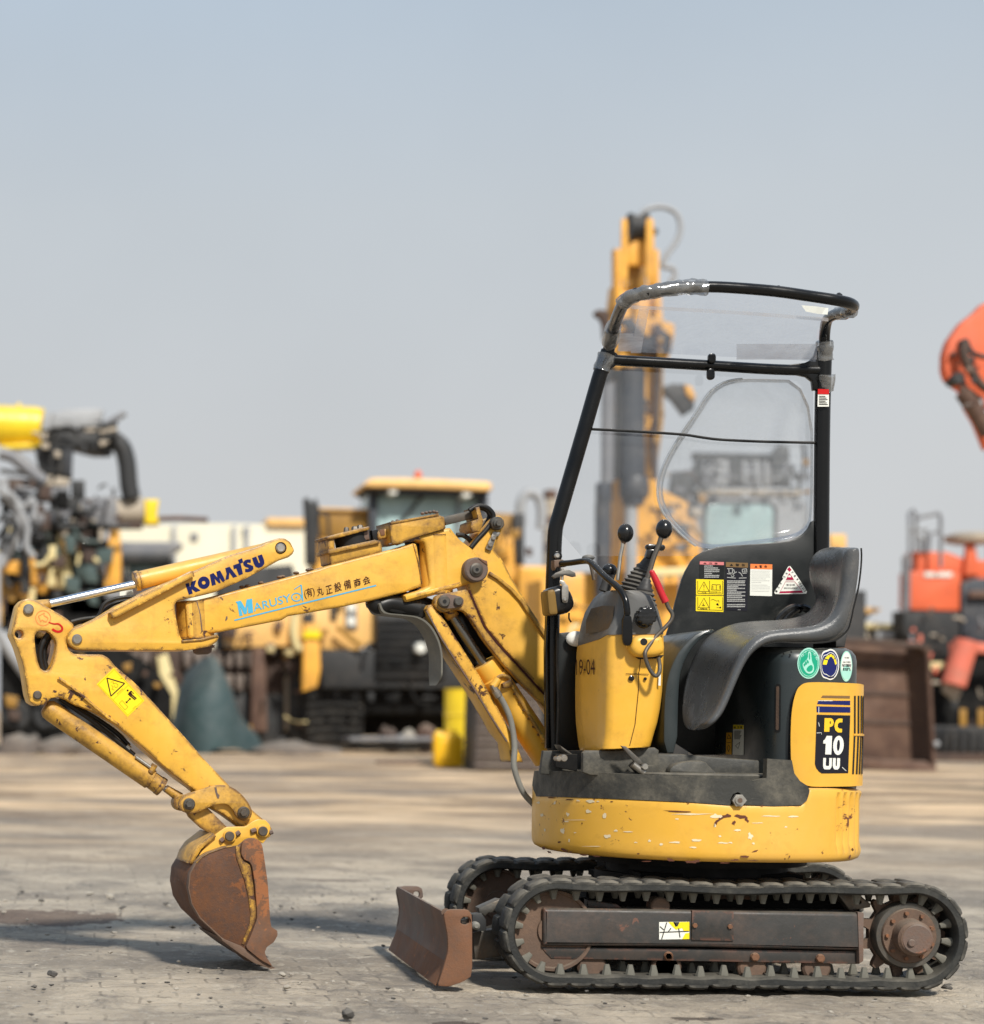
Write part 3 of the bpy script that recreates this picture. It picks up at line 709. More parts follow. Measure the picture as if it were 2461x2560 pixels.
obj('undercarriage_frame', [box(XF+.12, XR-.10, -.33, .33, .13, .30, .02), box(2.165-.30, 2.165+.30, -.30, .30, .28, .36, .03)], 'bg_black', EX)
obj('cross_member', ex(P5, CE([(285, 320), (612, 325), (612, 410), (285, 405)]), .14, .5, .004), 'rust_brown', EX)
obj('swing_bearing', lathe((2.165, 0, .30), (2.165, 0, .44), [(0, .34), (.35, .34), (.35, .30), (.6, .30), (.6, .36), (1, .36)], 48), 'void', EX)
# sticker on the track frame
S5 = On(P5, 0)
st = obj('warning_sticker', decal(S5, CD([(1645, 484), (1823, 482), (1823, 584), (1645, 587)]), .001), 'st_white', EX, label='torn white and yellow sticker on the track frame')
obj('sticker_print', [decal(S5, CD([(1700, 484), (1730, 484), (1738, 500), (1752, 508), (1766, 484), (1823, 483), (1823, 540), (1790, 536), (1780, 520), (1745, 530), (1722, 510)]), .0016),
                      decal(S5, CD([(1800, 550), (1823, 548), (1823, 584), (1780, 585)]), .0016)], 'st_yellow', st)
obj('sticker_tear', [decal(S5, CD(line(a, b, 3.0)), .002) for a, b in (((1648, 545), (1820, 538)), ((1660, 585), (1690, 486)), ((1760, 520), (1768, 575)), ((1650, 510), (1672, 530)), ((1700, 540), (1715, 520)), ((1735, 484), (1745, 508)))]+[decal(S5, CD([(1728, 484), (1765, 484), (1755, 508), (1742, 512)]), .002)], 'beam', st)
# ---------------- dozer blade
bp_ = [(378, 432), (405, 560), (400, 660), (372, 760), (333, 858), (352, 862), (392, 770), (422, 660), (426, 560), (402, 428)]
BL = N(-.47)
bl = obj('dozer_blade', ex(BL, CD(chaikin(bp_, 1)), 0, .93, .003), 'rust_grey', EX, 50)
obj('cutting_edge', ex(BL, CD([(388, 718), (372, 762), (330, 860), (324, 856), (366, 758), (382, 714)]), .004, .925, .001), 'rust_light', bl)
obj('end_plate', ex(BL, CD(chaikin([(375, 440), (395, 415), (425, 410), (520, 411), (545, 445), (546, 800), (490, 838), (405, 866), (338, 860), (372, 760), (402, 650), (398, 560)], 1, q=.15)), -.02, 0, .004,
       [CD([(478, 470), (492, 455), (520, 455), (529, 472), (526, 490), (510, 500), (488, 498), (476, 488)])]), 'rust_light', bl)
obj('end_plate', ex(BL, CD(chaikin([(96, 300), (108, 280), (150, 272), (225, 273), (250, 288), (257, 335), (240, 352), (190, 345), (140, 420), (112, 560), (100, 520), (118, 420)], 1, q=.15)), .93, .95, .004, [CD(circ(216, 322, 18, 14))]), 'rust_grey', bl)
obj('top_roll', tube([BL.hit(*CD.p(388, 428), 0), BL.hit(*CD.p(388, 428), .465), BL.hit(*CD.p(388, 428), .945)], .014), 'rust_brown', bl)
obj('slot_edge', ex(BL, CD([(480, 472), (526, 460), (528, 485), (482, 496)]), .0, .01, .002), 'dark_steel', bl)
BK = N(-.24)
arm_ = obj('blade_arm', [ex(BK, CD([(545, 545), (600, 535), (760, 520), (900, 540), (900, 640), (700, 690), (560, 705)]), 0, .05, .004), ex(BK, CD([(545, 545), (600, 535), (760, 520), (900, 540), (900, 640), (700, 690), (560, 705)]), .38, .43, .004)], 'dark_steel', EX)
obj('blade_bracket', ex(N(-.30), CD([(545, 440), (600, 432), (626, 470), (628, 535), (545, 545)]), 0, .05, .003), 'bg_dark', EX)
obj('pivot_pin', pin(N(-.33), CD.p(570, 508), 10, 0, .06, bev=.5), 'hose_grey', EX)
obj('hose_guard', [ex(N(-.28), CD([(583, 402), (700, 350), (760, 360), (760, 420), (640, 430), (620, 450), (585, 425)]), 0, .06, .004)], 'dark_steel', EX)
obj('blade_cylinder', tube([N(0).hit(*CD.p(560, 600)), N(0).hit(*CD.p(900, 470))], .035, 2), 'bg_black', EX)
# ---------------- rotating base
HBP = fit(1332, 2156, 2.158, 0, .55, .555, 2.1, 3.0, .7); HB = Cyl(*HBP)
def band(cy, vtop, vbot, zt_far, zb, prof_t, prof_b, off=0.0, n=160, t0=0, t1=2*math.pi, rib=None, cap=True, closed=True):
    """wall following a plan curve; vtop/vbot: pixel edge curves on the near side"""
    rows = []
    T = [t0+(t1-t0)*i/n for i in range(n if closed else n+1)]
    cols = []
    for t in T:
        x, y = cy.pt(t, off)
        d = y-CY; u = proj((x, y, .55))[0]
        if vtop is not None:
            v = float(np.interp(u, [p[0] for p in vtop], [p[1] for p in vtop])); zt = z_for_v(x, y, v)
            if y > 0:
                k = min(y/.12, 1); zt = zt*(1-k)+zt_far*k
        else: zt = zt_far
        z0 = zb
        if vbot is not None and y < .0:
            v = float(np.interp(u, [p[0] for p in vbot], [p[1] for p in vbot])); z0 = z_for_v(x, y, v)
        col = []
        for dr, dz in prof_b:
            X, Y = cy.pt(t, off+dr); col.append((X, Y, z0+dz))
        rr = rib(t, u, cy) if rib else 0
        for f in (.15, .4, .65, .9):
            X, Y = cy.pt(t, off+rr*(1 if f < .95 else 0)); col.append((X, Y, z0+.035+(zt-z0-.05)*f))
        for dr, dz in prof_t:
            X, Y = cy.pt(t, off+dr); col.append((X, Y, zt+dz))
        cols.append(col)
    rows = list(map(list, zip(*cols)))
    return grid(rows, closed, cap)
vt = D_([(1000, 1521), (1140, 1526), (1330, 1535), (1395, 1540), (1480, 1541), (1534, 1541), (1541, 1535), (1549, 1513), (1553, 1509), (1640, 1509), (1660, 1514)])
def rib(t, u, cy):
    g = 0
    for uc in (1606, 1619, 1631, 1640.5, 1647.5):
        if t > math.pi and t < 2*math.pi:
            g = max(g, math.exp(-((u/1.3063-uc)/(3.3 if uc < 1635 else 2.0))**2))
    return -.011*g
hb = obj('house_base', band(HB, vt, None, .64, .418, [(-.0, -.012), (-.003, -.004), (-.012, 0), (-.05, 0)], [(-.05, 0), (-.022, .002), (-.008, .009), (-.002, .020), (0, .034)], n=900, rib=rib), 'yellow_base', EX)
def blotch(sp, cx, cy, rx, ry, seed, ang=0):
    r = random.Random(seed); ps = []
    ca, sa = math.cos(ang), math.sin(ang)
    for i in range(11):
        a = 2*math.pi*i/11; k = r.uniform(.45, 1.15); x, y = rx*k*math.cos(a), ry*k*math.sin(a); ps.append((cx+x*ca-y*sa, cy+x*sa+y*ca))
    return wrap(HB, sp(ps), .0012, 0, 12)
WS = [(225, 322, 8, 12), (292, 380, 10, 12), (398, 365, 16, 10), (410, 315, 28, 9), (345, 310, 12, 5), (480, 390, 9, 22), (286, 418, 16, 4), (268, 465, 14, 16), (300, 512, 5, 12), (497, 493, 24, 12), (540, 465, 12, 7), (850, 405, 10, 5), (712, 517, 12, 8), (770, 535, 14, 6), (845, 525, 34, 5), (950, 513, 36, 7), (935, 550, 18, 5), (1085, 527, 30, 5), (1125, 526, 12, 5), (1072, 493, 10, 5), (1225, 495, 16, 20), (1243, 530, 8, 8), (1160, 462, 26, 5), (1408, 445, 12, 6), (1330, 390, 60, 4), (1440, 393, 40, 5), (930, 380, 120, 5), (1050, 392, 30, 14), (1045, 440, 8, 14), (140, 320, 12, 7), (160, 385, 10, 10), (445, 315, 10, 5), (175, 460, 5, 9), (330, 475, 8, 4), (640, 525, 10, 4), (1270, 425, 40, 3), (600, 470, 30, 3), (340, 410, 70, 2), (420, 545, 60, 2)]
RSC = [(860, 366, 78, 5, .04), (1100, 392, 34, 7, .1), (1075, 402, 40, 8, -.6), (1050, 425, 24, 8, -.9), (1140, 425, 10, 13, 0), (1180, 395, 36, 12, .2), (1205, 410, 18, 10, .7), (1110, 385, 20, 8, 0), (1205, 598, 28, 6, 0), (1150, 615, 30, 4, 0), (1240, 617, 28, 3, 0), (1250, 570, 20, 5, -.3), (820, 616, 22, 9, .3), (930, 624, 44, 9, 0), (960, 618, 12, 6, 0), (655, 583, 8, 4, 0), (1428, 598, 4, 8, 0), (275, 565, 22, 6, .5), (310, 575, 10, 5, 0), (380, 590, 26, 4, .1), (440, 596, 22, 5, .1), (170, 555, 14, 10, .6), (200, 575, 14, 6, .3), (250, 524, 10, 5, 0), (300, 306, 22, 4, 0), (208, 296, 30, 3, 0), (515, 316, 9, 3, 0), (700, 622, 30, 3, 0), (1735, 600, 5, 12, .3), (1750, 560, 5, 8, 0), (1090, 630, 30, 3, 0), (365, 428, 4, 6, 0), (905, 326, 10, 3, 0), (1285, 338, 8, 4, 0)]
for nm_, L_, m_ in (('paint_scuff', WS, 'scuff'), ('rust_scar', RSC, 'rust_spot')):
    o = obj(nm_, [blotch(CI, *(q[:4]), i*7+len(L_), q[4] if len(q) > 4 else 0) for i, q in enumerate(L_)], m_, hb); o['kind'] = 'stuff'
SK = Cyl(HBP[0], 0, HBP[2]-.012, .543, 2.1, 3.0, .7)
sk_t = D_([(1000, 1473), (1027, 1473), (1140, 1478), (1300, 1486), (1440, 1494), (1463, 1491), (1470, 1452), (1513, 1455), (1518, 1478), (1530, 1497), (1543, 1506), (1548, 1520), (1556, 1536), (1700, 1536)])
sk_b = D_([(1000, 1524), (1140, 1530), (1330, 1539), (1395, 1544), (1480, 1545), (1520, 1545), (1600, 1545), (1700, 1545)])
obj('floor_skirt', wrap(SK, D_([(1022, 1524), (1026, 1500), (1030, 1475), (1140, 1478), (1300, 1486), (1440, 1494), (1465, 1489), (1466, 1452), (1512, 1455), (1517, 1480), (1528, 1495), (1543, 1505), (1546, 1514), (1542, 1532), (1530, 1541), (1480, 1543)]+[(1418+6, 1540), (1424, 1530), (1418, 1519), (1411, 1516), (1402, 1520), (1397, 1531), (1399, 1540)]+[(1395, 1541), (1330, 1536), (1140, 1527)]), .012, .03, 8), 'skirt', EX)
obj('floor_plate', lathe((2.165, 0, .60), (2.165, 0, .700), [(0, .51), (.95, .515), (1, .51)], 64), 'skirt', EX)
nutc = D_.p(1412, 1532)
obj('nut_hole', wrap(SK, circ(*nutc, 6, 12), .0325, .001), 'rust_brown', EX)
obj('tie_down_nut', [wrap(SK, circ(*nutc, 17, 6), .026, .02), wrap(SK, circ(*nutc, 11, 18), .031, .01)], 'steel', EX)
# raised rear of the floor: lips and trays
obj('floor_tray', [ex(N(-.12), D_([(1040, 1437), (1130, 1436), (1250, 1432), (1262, 1446), (1262, 1488), (1034, 1482)]), 0, .03, .006),
                   ex(N(-.36), D_([(1258, 1443), (1300, 1443), (1360, 1448), (1450, 1455), (1515, 1457), (1515, 1500), (1258, 1488)]), .0, .03, .008)], 'skirt', EX)
obj('floor_tray', ex(N(-.36), D_(chaikin([(1116, 1436), (1180, 1437), (1262, 1430), (1262, 1490), (1116, 1483)], 1, q=.1)), 0, .03, .006), 'skirt', EX)
obj('floor_tray', ex(N(-.40), D_(chaikin([(1292, 1462), (1320, 1456), (1350, 1456), (1362, 1470), (1380, 1486), (1285, 1484), (1280, 1474)], 1)), 0, .05, .01), 'skirt', EX)
# ---------------- casing under and behind the seat
CS = Cyl(*fit(1800, 2140, 2.372, .0, .27, .476, 5.0, 2.7))
cas = obj('engine_casing', band(CS, D_([(1200, 1236), (1360, 1236), (1640, 1240)]), None, 1.105, .66, [(0, -.045), (-.004, -.026), (-.016, -.010), (-.034, -.001), (-.08, 0)], [(0, 0), (0, .01)], n=200), 'black_casing', EX)
def wr(pts, off, th=0.0, st=8): return wrap(CS, pts, off, th, st)
obj('casing_slot', wr(CH(rrect(624, 893, 656, 1158, 14)), .001), 'void', cas)
obj('slot_back', wr(CH(rrect(632, 905, 648, 1145, 8)), .0018), 'rust_brown', cas)
for q in ((668, 729), (710, 719), (703, 739)): obj('drain_hole', wr(circ(*CH.p(*q), 2.6, 8), .0012), 'void', cas)
obj('casing_gap', wr(CH(chaikin([(700, 1210), (706, 1000), (722, 945), (752, 902), (800, 884), (1088, 886), (1110, 1440), (1060, 1458), (800, 1458), (752, 1430), (712, 1370), (700, 1330)], 2)), .004), 'void', cas)
# step where the front of the seat base stands wider
obj('seat_base_rim', ex(N(-.34), CH(chaikin([(20, 1272), (22, 1000), (38, 860), (85, 740), (140, 670), (215, 605), (300, 592), (300, 612), (235, 640), (170, 710), (125, 800), (108, 900), (100, 1272)], 1)), 0, .42, .012), 'black_casing', EX)
# yellow engine cover
cov = obj('engine_cover', wr(L2(chaikin([(152, 1180), (158, 900), (180, 720), (215, 590), (270, 535), (345, 518), (600, 520), (965, 540), (985, 640), (1003, 1000), (1000, 1400), (975, 1700), (955, 1785), (800, 1795), (480, 1800), (350, 1795), (270, 1755), (210, 1700), (175, 1610), (158, 1450)], 2, q=.2)), .022, .02), 'yellow_clean', EX, label='yellow engine cover with model plate and louvres')
e_ = .0232
for i, (x0, x1) in enumerate(((820, 838), (860, 878), (893, 907), (922, 934), (949, 958), (970, 977))):
    sh = -8
    obj('louvre_dark_strip', wr(L2([(x0, 684), (x1, 684), (x1+4, 1146), (x0+4, 1146)]), e_, 0, 3), 'void', cov)  # uncut slots: their shade is laid on as dark strips
    obj('louvre_dark_strip', wr(L2([(x0+2, 1180), (x1+2, 1180), (x1-10, 1645), (x0-10, 1645)]), e_, 0, 3), 'void', cov)
obj('cover_step', wr(L2([(820, 1150), (1003, 1160), (1003, 1176), (820, 1172)]), .025, .004, 4), 'yellow_clean', cov)
obj('model_plate', [wr(L2([(418, 915), (782, 925), (768, 1632), (500, 1636), (455, 1615), (420, 1570), (405, 1520)]), e_)], 'st_black', cov, label='black plate with yellow and white model number')
obj('model_stripe', [wr(L2([(415, 812), (782, 822), (782, 890), (418, 885)]), e_), wr(L2([(440, 738), (640, 745), (780, 745), (780, 798), (420, 785)]), e_)], 'st_navy', cov)
obj('model_stripe', wr(L2([(500, 680), (776, 685), (776, 717), (465, 708)]), e_), 'st_brown', cov)
obj('plate_lettering', block('PC', CS, L2), 'txt_yellow', cov, 60)
obj('plate_lettering', block('10UU', CS, L2), 'st_white', cov, 60)
obj('plate_scratch', [wr(L2(line(a, b, 3)), e_+.0008) for a, b in (((420, 1140), (475, 1136)), ((478, 1136), (486, 1160)), ((440, 820), (440, 905)), ((705, 1560), (745, 1605)), ((440, 1010), (450, 1060)), ((430, 745), (600, 745)))], 'st_white', cov)
# round stickers on the casing
def ring(c, rx, ry, k): return L2(circ(c[0], c[1], rx, 32, ry)), [L2(circ(c[0], c[1], rx*k, 32, ry*k))]
o_ = .0015
gr = obj('round_sticker', wr(L2(circ(340, 285, 137, 40, 190)), o_), 'st_mint', EX, label='round green sticker showing a hand with a raised finger')
obj('sticker_print', wr(L2(circ(340, 287, 122, 40, 172)), o_+.0005), 'st_green', gr)
obj('sticker_print', [wrap(CS, L2(circ(340, 287, 112, 40, 160)), o_+.001, 0, 8, [L2(circ(340, 287, 107, 40, 153))]), wr(L2(chaikin([(262, 300), (285, 270), (330, 225), (330, 150), (345, 140), (366, 150), (372, 220), (380, 270), (405, 320), (404, 380), (370, 415), (320, 410), (285, 365)], 1)), o_+.001)]+
    [text(c, L2.p(*p), L2.p(*q), 7, CS, o_+.001, .03) for c, p, q in (('作', (255, 215), (290, 190)), ('業', (292, 180), (325, 168)), ('方', (385, 175), (412, 195)), ('式', (412, 215), (436, 250)))], 'st_mint', gr)
obj('sticker_print', [wr(L2(chaikin(p, 1)), o_+.0015) for p in ([(275, 302), (290, 282), (305, 300), (290, 330)], [(290, 272), (300, 258), (325, 285), (310, 310)], [(310, 250), (320, 240), (345, 270), (330, 295)], [(340, 165), (352, 155), (358, 240), (342, 240)], [(325, 330), (370, 300), (392, 330), (385, 375), (345, 395), (310, 370)])], 'st_green', gr)
bl_ = obj('round_sticker', wr(L2(circ(605, 300, 106, 36, 190)), o_), 'st_white', EX, label='round navy sticker with yellow lettering')
obj('sticker_print', wr(L2(circ(605, 302, 94, 36, 172)), o_+.0005), 'st_navy', bl_)
obj('sticker_print', wrap(CS, L2(circ(605, 302, 82, 36, 150)), o_+.001, 0, 8, [L2(circ(605, 302, 77, 36, 142))]), 'st_white', bl_)
obj('sticker_print', [wr(L2(p), o_+.001) for p in ([(540, 300), (552, 240), (572, 250), (562, 305)], [(556, 225), (580, 180), (596, 205), (578, 240)], [(590, 175), (622, 175), (622, 208), (596, 208)], [(630, 180), (655, 215), (640, 240), (622, 210)], [(660, 225), (680, 290), (662, 305), (645, 245)])], 'st_yellow', bl_)
obj('sticker_print', [text('MEETEX', L2.p(572, 465), L2.p(655, 465), 4, CS, o_+.001, .02)], 'ink_black', bl_)
mn = obj('round_sticker', wr(L2(circ(798, 322, 72, 36, 188)), o_), 'st_mint', EX, label='tall oval mint sticker with white centre')
obj('sticker_print', wrap(CS, L2(circ(798, 322, 62, 36, 172)), o_+.0005, 0, 8), 'st_white', mn)
obj('sticker_print', [wr(L2(circ(798, 400, 56, 30, 88)), o_+.0008), ], 'st_mint', mn)
obj('sticker_print', [text('国土交通省', L2.p(772, 225), L2.p(825, 228), 4, CS, o_+.0014, .01), text('排出ガス対策型', L2.p(752, 280), L2.p(842, 282), 4, CS, o_+.0014, .01), text('排出ガス型建設機械', L2.p(744, 330), L2.p(850, 333), 8, CS, o_+.0014, .02), text('第2次基準値', L2.p(752, 378), L2.p(848, 380), 8, CS, o_+.0014, .02)], 'ink_black', mn)
# two labels low on the casing
lb = obj('warning_label', wr(CH([(400, 1115), (459, 1116), (459, 1280), (399, 1279)]), o_), 'st_white', EX, label='narrow white label with a yellow header')
obj('label_header', wr(CH([(401, 1116), (458, 1117), (458, 1140), (401, 1139)]), o_+.0005), 'st_yellow', lb)
obj('label_print', [wr(CH(line((408, y), (450-((y*7) % 13), y), 1.2)), o_+.0008) for y in range(1150, 1196, 6)]+[text('▲ 注 意', CH.p(405, 1135), CH.p(452, 1136), 6, CS, o_+.001, .01)]+[wr(CH(line(a, b, .9)), o_+.0008) for a, b in (((415, 1230), (440, 1210)), ((440, 1210), (430, 1245)), ((430, 1245), (415, 1230)))], 'ink_black', lb)
lb2 = obj('warning_label', wr(CH([(363, 1158), (393, 1158), (393, 1278), (362, 1276)]), o_), 'st_amber', EX, label='small amber pictogram label')
obj('label_print', [wr(CH(line(a, b, 1.3)), o_+.0006) for a, b in (((378, 1168), (368, 1190)), ((378, 1168), (390, 1190)), ((368, 1190), (390, 1190)), ((366, 1212), (390, 1212)), ((378, 1225), (386, 1240)), ((378, 1225), (369, 1240)), ((369, 1240), (378, 1262)), ((386, 1240), (378, 1262)))], 'ink_black', lb2)
# ---------------- seat
P_S = N(-.475)
s_out = [(1085, 147), (1100, 155), (1102, 200), (1098, 270), (1088, 350), (1075, 420), (1060, 480), (1046, 545), (1024, 605), (960, 655), (860, 671), (740, 671), (640, 668), (560, 687), (500, 737), (458, 812), (420, 900), (375, 1012), (335, 1090), (245, 1154)]
s_cr = [(1040, 150), (1012, 165), (1008, 220), (1003, 290), (996, 360), (985, 420), (965, 480), (930, 530), (890, 558), (820, 578), (720, 588), (620, 594), (540, 614), (480, 668), (432, 738), (395, 812), (360, 902), (318, 1002), (282, 1070), (215, 1138)]
s_far = [(930, 146), (872, 158), (826, 195), (806, 255), (812, 330), (842, 395), (850, 440), (825, 485), (780, 515), (700, 538), (600, 545), (480, 548), (380, 565), (300, 602), (235, 655), (180, 745), (145, 850), (124, 960), (118, 1090), (150, 1142)]
srows = []
for o_1, c_1, f_1 in zip(s_out, s_cr, s_far):
    O1 = P_S.hit(*CH.p(*o_1)); C1 = P_S.hit(*CH.p(*c_1)); F1 = N(-.075).hit(*CH.p(*f_1))
    T1 = O1-C1                         # thickness vector in the side plane
    def at(y, v): return Vector((v.x, y, v.z))
    Fp = at(0, F1)
    srows.append([at(-.470, O1), at(-.492, O1-T1*.45), at(-.478, C1), at(-.440, C1+T1*.02), at(-.395, C1+T1*.30), at(-.27, (C1*.55+F1*.45)+T1*.42), at(-.15, (C1*.2+F1*.8)+T1*.30),
                  at(-.105, F1+T1*.04), at(-.072, F1), at(-.045, F1+T1*.35), at(-.055, F1+T1*.95), at(-.16, (C1*.3+F1*.7)+T1*1.0), at(-.30, (C1*.6+F1*.4)+T1*1.0), at(-.42, O1-T1*.02)])
seat = obj('seat', grid(srows, True, True), 'seat_vinyl', EX, 180, label='worn grey one piece bucket seat')
md = seat.modifiers.new('round', 'SUBSURF'); md.levels = 2; md.render_levels = 2
obj('seat_piping', tube([Vector((p.x, -.474, p.z)) for p in [P_S.hit(*CH.p(u-2, v-2)) for u, v in s_out[1:14]]], .003, 5, 6), 'plastic_black', seat)
obj('seat_bracket', ex(N(-.36), CH([(960, 660), (1025, 610), (1010, 692), (960, 690)]), 0, .2, .004), 'bg_dark', seat)
# tubes beside the seat (far armrest)
for i, o2 in enumerate((0, 1)):
    obj('armrest_tube', tube([N(.0).hit(*L1.p(u+o2*95, v)) for u, v in ((1240, 960), (1300, 880), (1400, 800), (1500, 770), (1580, 800))], .014), 'plastic_black', EX)
# ---------------- divider panel and canopy frame (far side of the operator)
PD = N(.05)
dp = obj('divider_panel', ex(PD, CH(chaikin([(10, 1280), (14, 700), (60, 560), (95, 420), (130, 300), (185, 205), (250, 165), (330, 143), (480, 133), (640, 122), (720, 112), (775, 85), (812, 45), (832, 0), (900, 0), (900, 1280)], 1, q=.2)), 0, .02, .004), 'black_panel', EX)
SD = On(PD, 0)
post = obj('rear_post', tube([PD.hit(*CF.p(*p), .0) for p in ((1560, 1720), (1562, 1300), (1566, 900), (1572, 640), (1578, 480))], .0265, 4, 14), 'black_paint', EX, 60)
def yf(p, y): return N(y).hit(*CF.p(*p))
roof = obj('canopy_rail', [tube([yf((380, 510), .05), yf((396, 430), 0), yf((418, 350), -.14), yf((440, 290), -.28), yf((470, 232), -.40), yf((520, 197), -.45), yf((640, 170), -.47), yf((760, 150), -.47)], .0205, 6, 14),
       tube([yf((720, 152), -.47), yf((900, 148), -.47), yf((1050, 152), -.47), yf((1300, 172), -.47), yf((1500, 200), -.47), yf((1660, 225), -.47), yf((1725, 243), -.44), yf((1738, 262), -.38), yf((1700, 285), -.28), yf((1640, 300), -.16), yf((1595, 330), -.04), yf((1580, 400), .03), yf((1578, 480), .05)], .0185, 6, 14)], 'black_paint', EX, 60)
pil = obj('front_post', tube([PD.hit(*q, 0) for q in [CG.p(240, 1610), CG.p(228, 1300), CG.p(226, 900), CG.p(230, 520), CG.p(238, 300)]]+[PD.hit(*CF.p(*p), 0) for p in ((86, 1500), (112, 1400), (185, 1150), (258, 900), (330, 650), (380, 505))], .026, 4, 14), 'black_paint', EX, 60)
obj('post_channel', ex(PD, CG([(186, 1600), (180, 900), (196, 560), (208, 560), (200, 900), (206, 1600)]), -.03, .0, .002), 'black_paint', EX)
obj('front_panel', ex(N(.02), CG([(285, 790), (340, 785), (360, 790), (415, 790), (450, 900), (450, 1620), (250, 1620), (270, 800)]), .0, .03, .003), 'black_panel', EX)
obj('vertical_pipe', tube([N(-.03).hit(*CG.p(*p)) for p in ((266, 760), (262, 1000), (270, 1300), (262, 1600))], .004), 'hose', EX)
obj('cross_bar', tube([PD.hit(*CF.p(*p), 0) for p in ((365, 552), (900, 582), (1300, 606), (1560, 612))], .019, 4, 14), 'black_paint', EX, 60)
obj('corner_gusset', ex(PD, CF([(385, 505), (425, 512), (438, 530), (470, 535), (600, 545), (600, 575), (430, 580), (400, 600), (375, 640), (350, 640)]), -.012, .012, .004), 'black_paint', EX)
obj('corner_gusset', ex(PD, CF([(1380, 578), (1470, 568), (1500, 555), (1528, 525), (1540, 480), (1572, 480), (1572, 720), (1518, 720), (1512, 670), (1480, 645), (1420, 632)]), -.012, .012, .004), 'black_paint', EX)
obj('rod_bar', tube([PD.hit(*CF.p(*p), 0) for p in ((280, 937), (500, 948), (780, 966), (900, 983), (1000, 995), (1200, 1005), (1400, 1010), (1545, 1013))], .0048, 6, 8), 'hose_black', EX)
obj('latch', ex(PD, CF(rrect(936, 515, 978, 570, 18)), -.028, -.012, .003), 'black_paint', EX)
obj('latch', ex(PD, CF(rrect(930, 600, 972, 662, 18)), -.028, -.012, .003), 'black_paint', EX)
for i, q in enumerate(((530, 160), (868, 122), (1322, 148), (1658, 188))):
    c = yf(q, -.46); obj('roof_bolt', [lathe(c+Vector((0, 0, -.012)), c+Vector((0, 0, .004)), [(0, .012), (.6, .011), (1, .004)], 10)], 'black_paint', EX)
# roof sheet and tapes
def quad(ps, th=.003):
    a, b, c, d = [Vector(p) for p in ps]; n = (b-a).cross(d-a).normalized()*th
    bm = bmesh.new(); v = [bm.verts.new(p) for p in (a, b, c, d)]+[bm.verts.new(p+n) for p in (a, b, c, d)]
    for f in ((0, 1, 2, 3), (7, 6, 5, 4), (0, 4, 5, 1), (1, 5, 6, 2), (2, 6, 7, 3), (3, 7, 4, 0)): bm.faces.new([v[i] for i in f])
    bmesh.ops.recalc_face_normals(bm, faces=bm.faces); return bm
edge_n = [yf(p, -.46) for p in ((505, 205), (620, 172), (760, 145), (900, 142), (1100, 150), (1300, 165), (1480, 190), (1610, 215))]
edge_f = [PD.hit(*CF.p(*p), -.02) for p in ((428, 522), (560, 530), (740, 540), (900, 548), (1090, 558), (1270, 566), (1420, 574), (1528, 583))]
rows_ = []
for k in range(9):
    t = k/8; rows_.append([a.lerp(b, t)+Vector((0, 0, .012+.03*math.sin(math.pi*t))) for a, b in zip(edge_n, edge_f)])
rs = obj('roof_sheet', grid(rows_), 'roof_sheet', EX, 60)
def on_roof(u, v, off=-.004):
    """point of the roof sheet behind a pixel of the enlarged view: march between its edges"""
    best = None; uv = CF.p(u, v); r = ray(*uv).normalized(); o = Vector((0, CY, HC))
    for a, b, c, d in [(rows_[i][j], rows_[i][j+1], rows_[i+1][j+1], rows_[i+1][j]) for i in range(8) for j in range(7)]:
        n = (b-a).cross(d-a); t = (a-o).dot(n)/r.dot(n); p = o+r*t
        cxy = (a+b+c+d)/4; e2 = (p-cxy).length
        if best is None or e2 < best[0]: best = (e2, p)
    return best[1]+Vector((0, -.001, off))
def roof_patch(x0, y0, x1, y1, sk=0, n=8):
    return grid([[on_roof(x0+(x1-x0)*i/n+sk*j/4, y0+(y1-y0)*j/4) for i in range(n+1)] for j in range(5)])
obj('tape_strip', roof_patch(1090, 458, 1535, 545), 'tape', rs)
obj('tape_strip', roof_patch(548, 265, 605, 510, -45, 3), 'tape', rs)
obj('tape_strip', roof_patch(440, 400, 520, 500, -5, 3), 'tape', rs)
obj('tape_strip', grid([[yf((500+1100*i/10, 250+70*i/10-6*math.sin(i/10*math.pi)+20*j), -.30-.0*j) for i in range(11)] for j in range(2)]), 'tape', rs)
obj('tape_patch', grid([[yf(p, -.33) for p in ((1450, 250), (1520, 255), (1600, 266))], [yf(p, -.33) for p in ((1475, 285), (1540, 298), (1595, 302))]]), 'st_white', rs)
def wrap_tape(ps, r, mat='tape_wrap'):
    P = smooth_path(ps, 10); bm = tube(P, r, 1, 16, False)
    for v in bm.verts:
        q = mnoise.noise_vector(v.co*38); q2 = mnoise.noise_vector(v.co*130); v.co += q*.006+q2*.0025
    return bm
obj('plastic_wrap', wrap_tape([yf((462, 240), -.41), yf((520, 197), -.45), yf((640, 172), -.47), yf((780, 150), -.47), yf((925, 150), -.47)], .0245), 'tape_wrap', EX, 80)
obj('plastic_wrap', wrap_tape([yf((405, 375), -.08), yf((390, 460), .03)], .0285), 'tape_wrap', EX, 80)
obj('plastic_wrap', wrap_tape([yf((372, 525), .05), yf((340, 615), .05)], .030), 'tape_wrap', EX, 80)
obj('plastic_wrap', wrap_tape([yf((1580, 450), .03), yf((1577, 550), .05)], .029), 'tape_wrap', EX, 80)
obj('plastic_wrap', wrap_tape([yf((1590, 635), .03), yf((1582, 725), .05)], .026), 'tape_wrap', EX, 80)
obj('plastic_wrap', wrap_tape([yf((1650, 298), -.17), yf((1725, 285), -.33)], .021), 'tape_wrap', EX, 80)
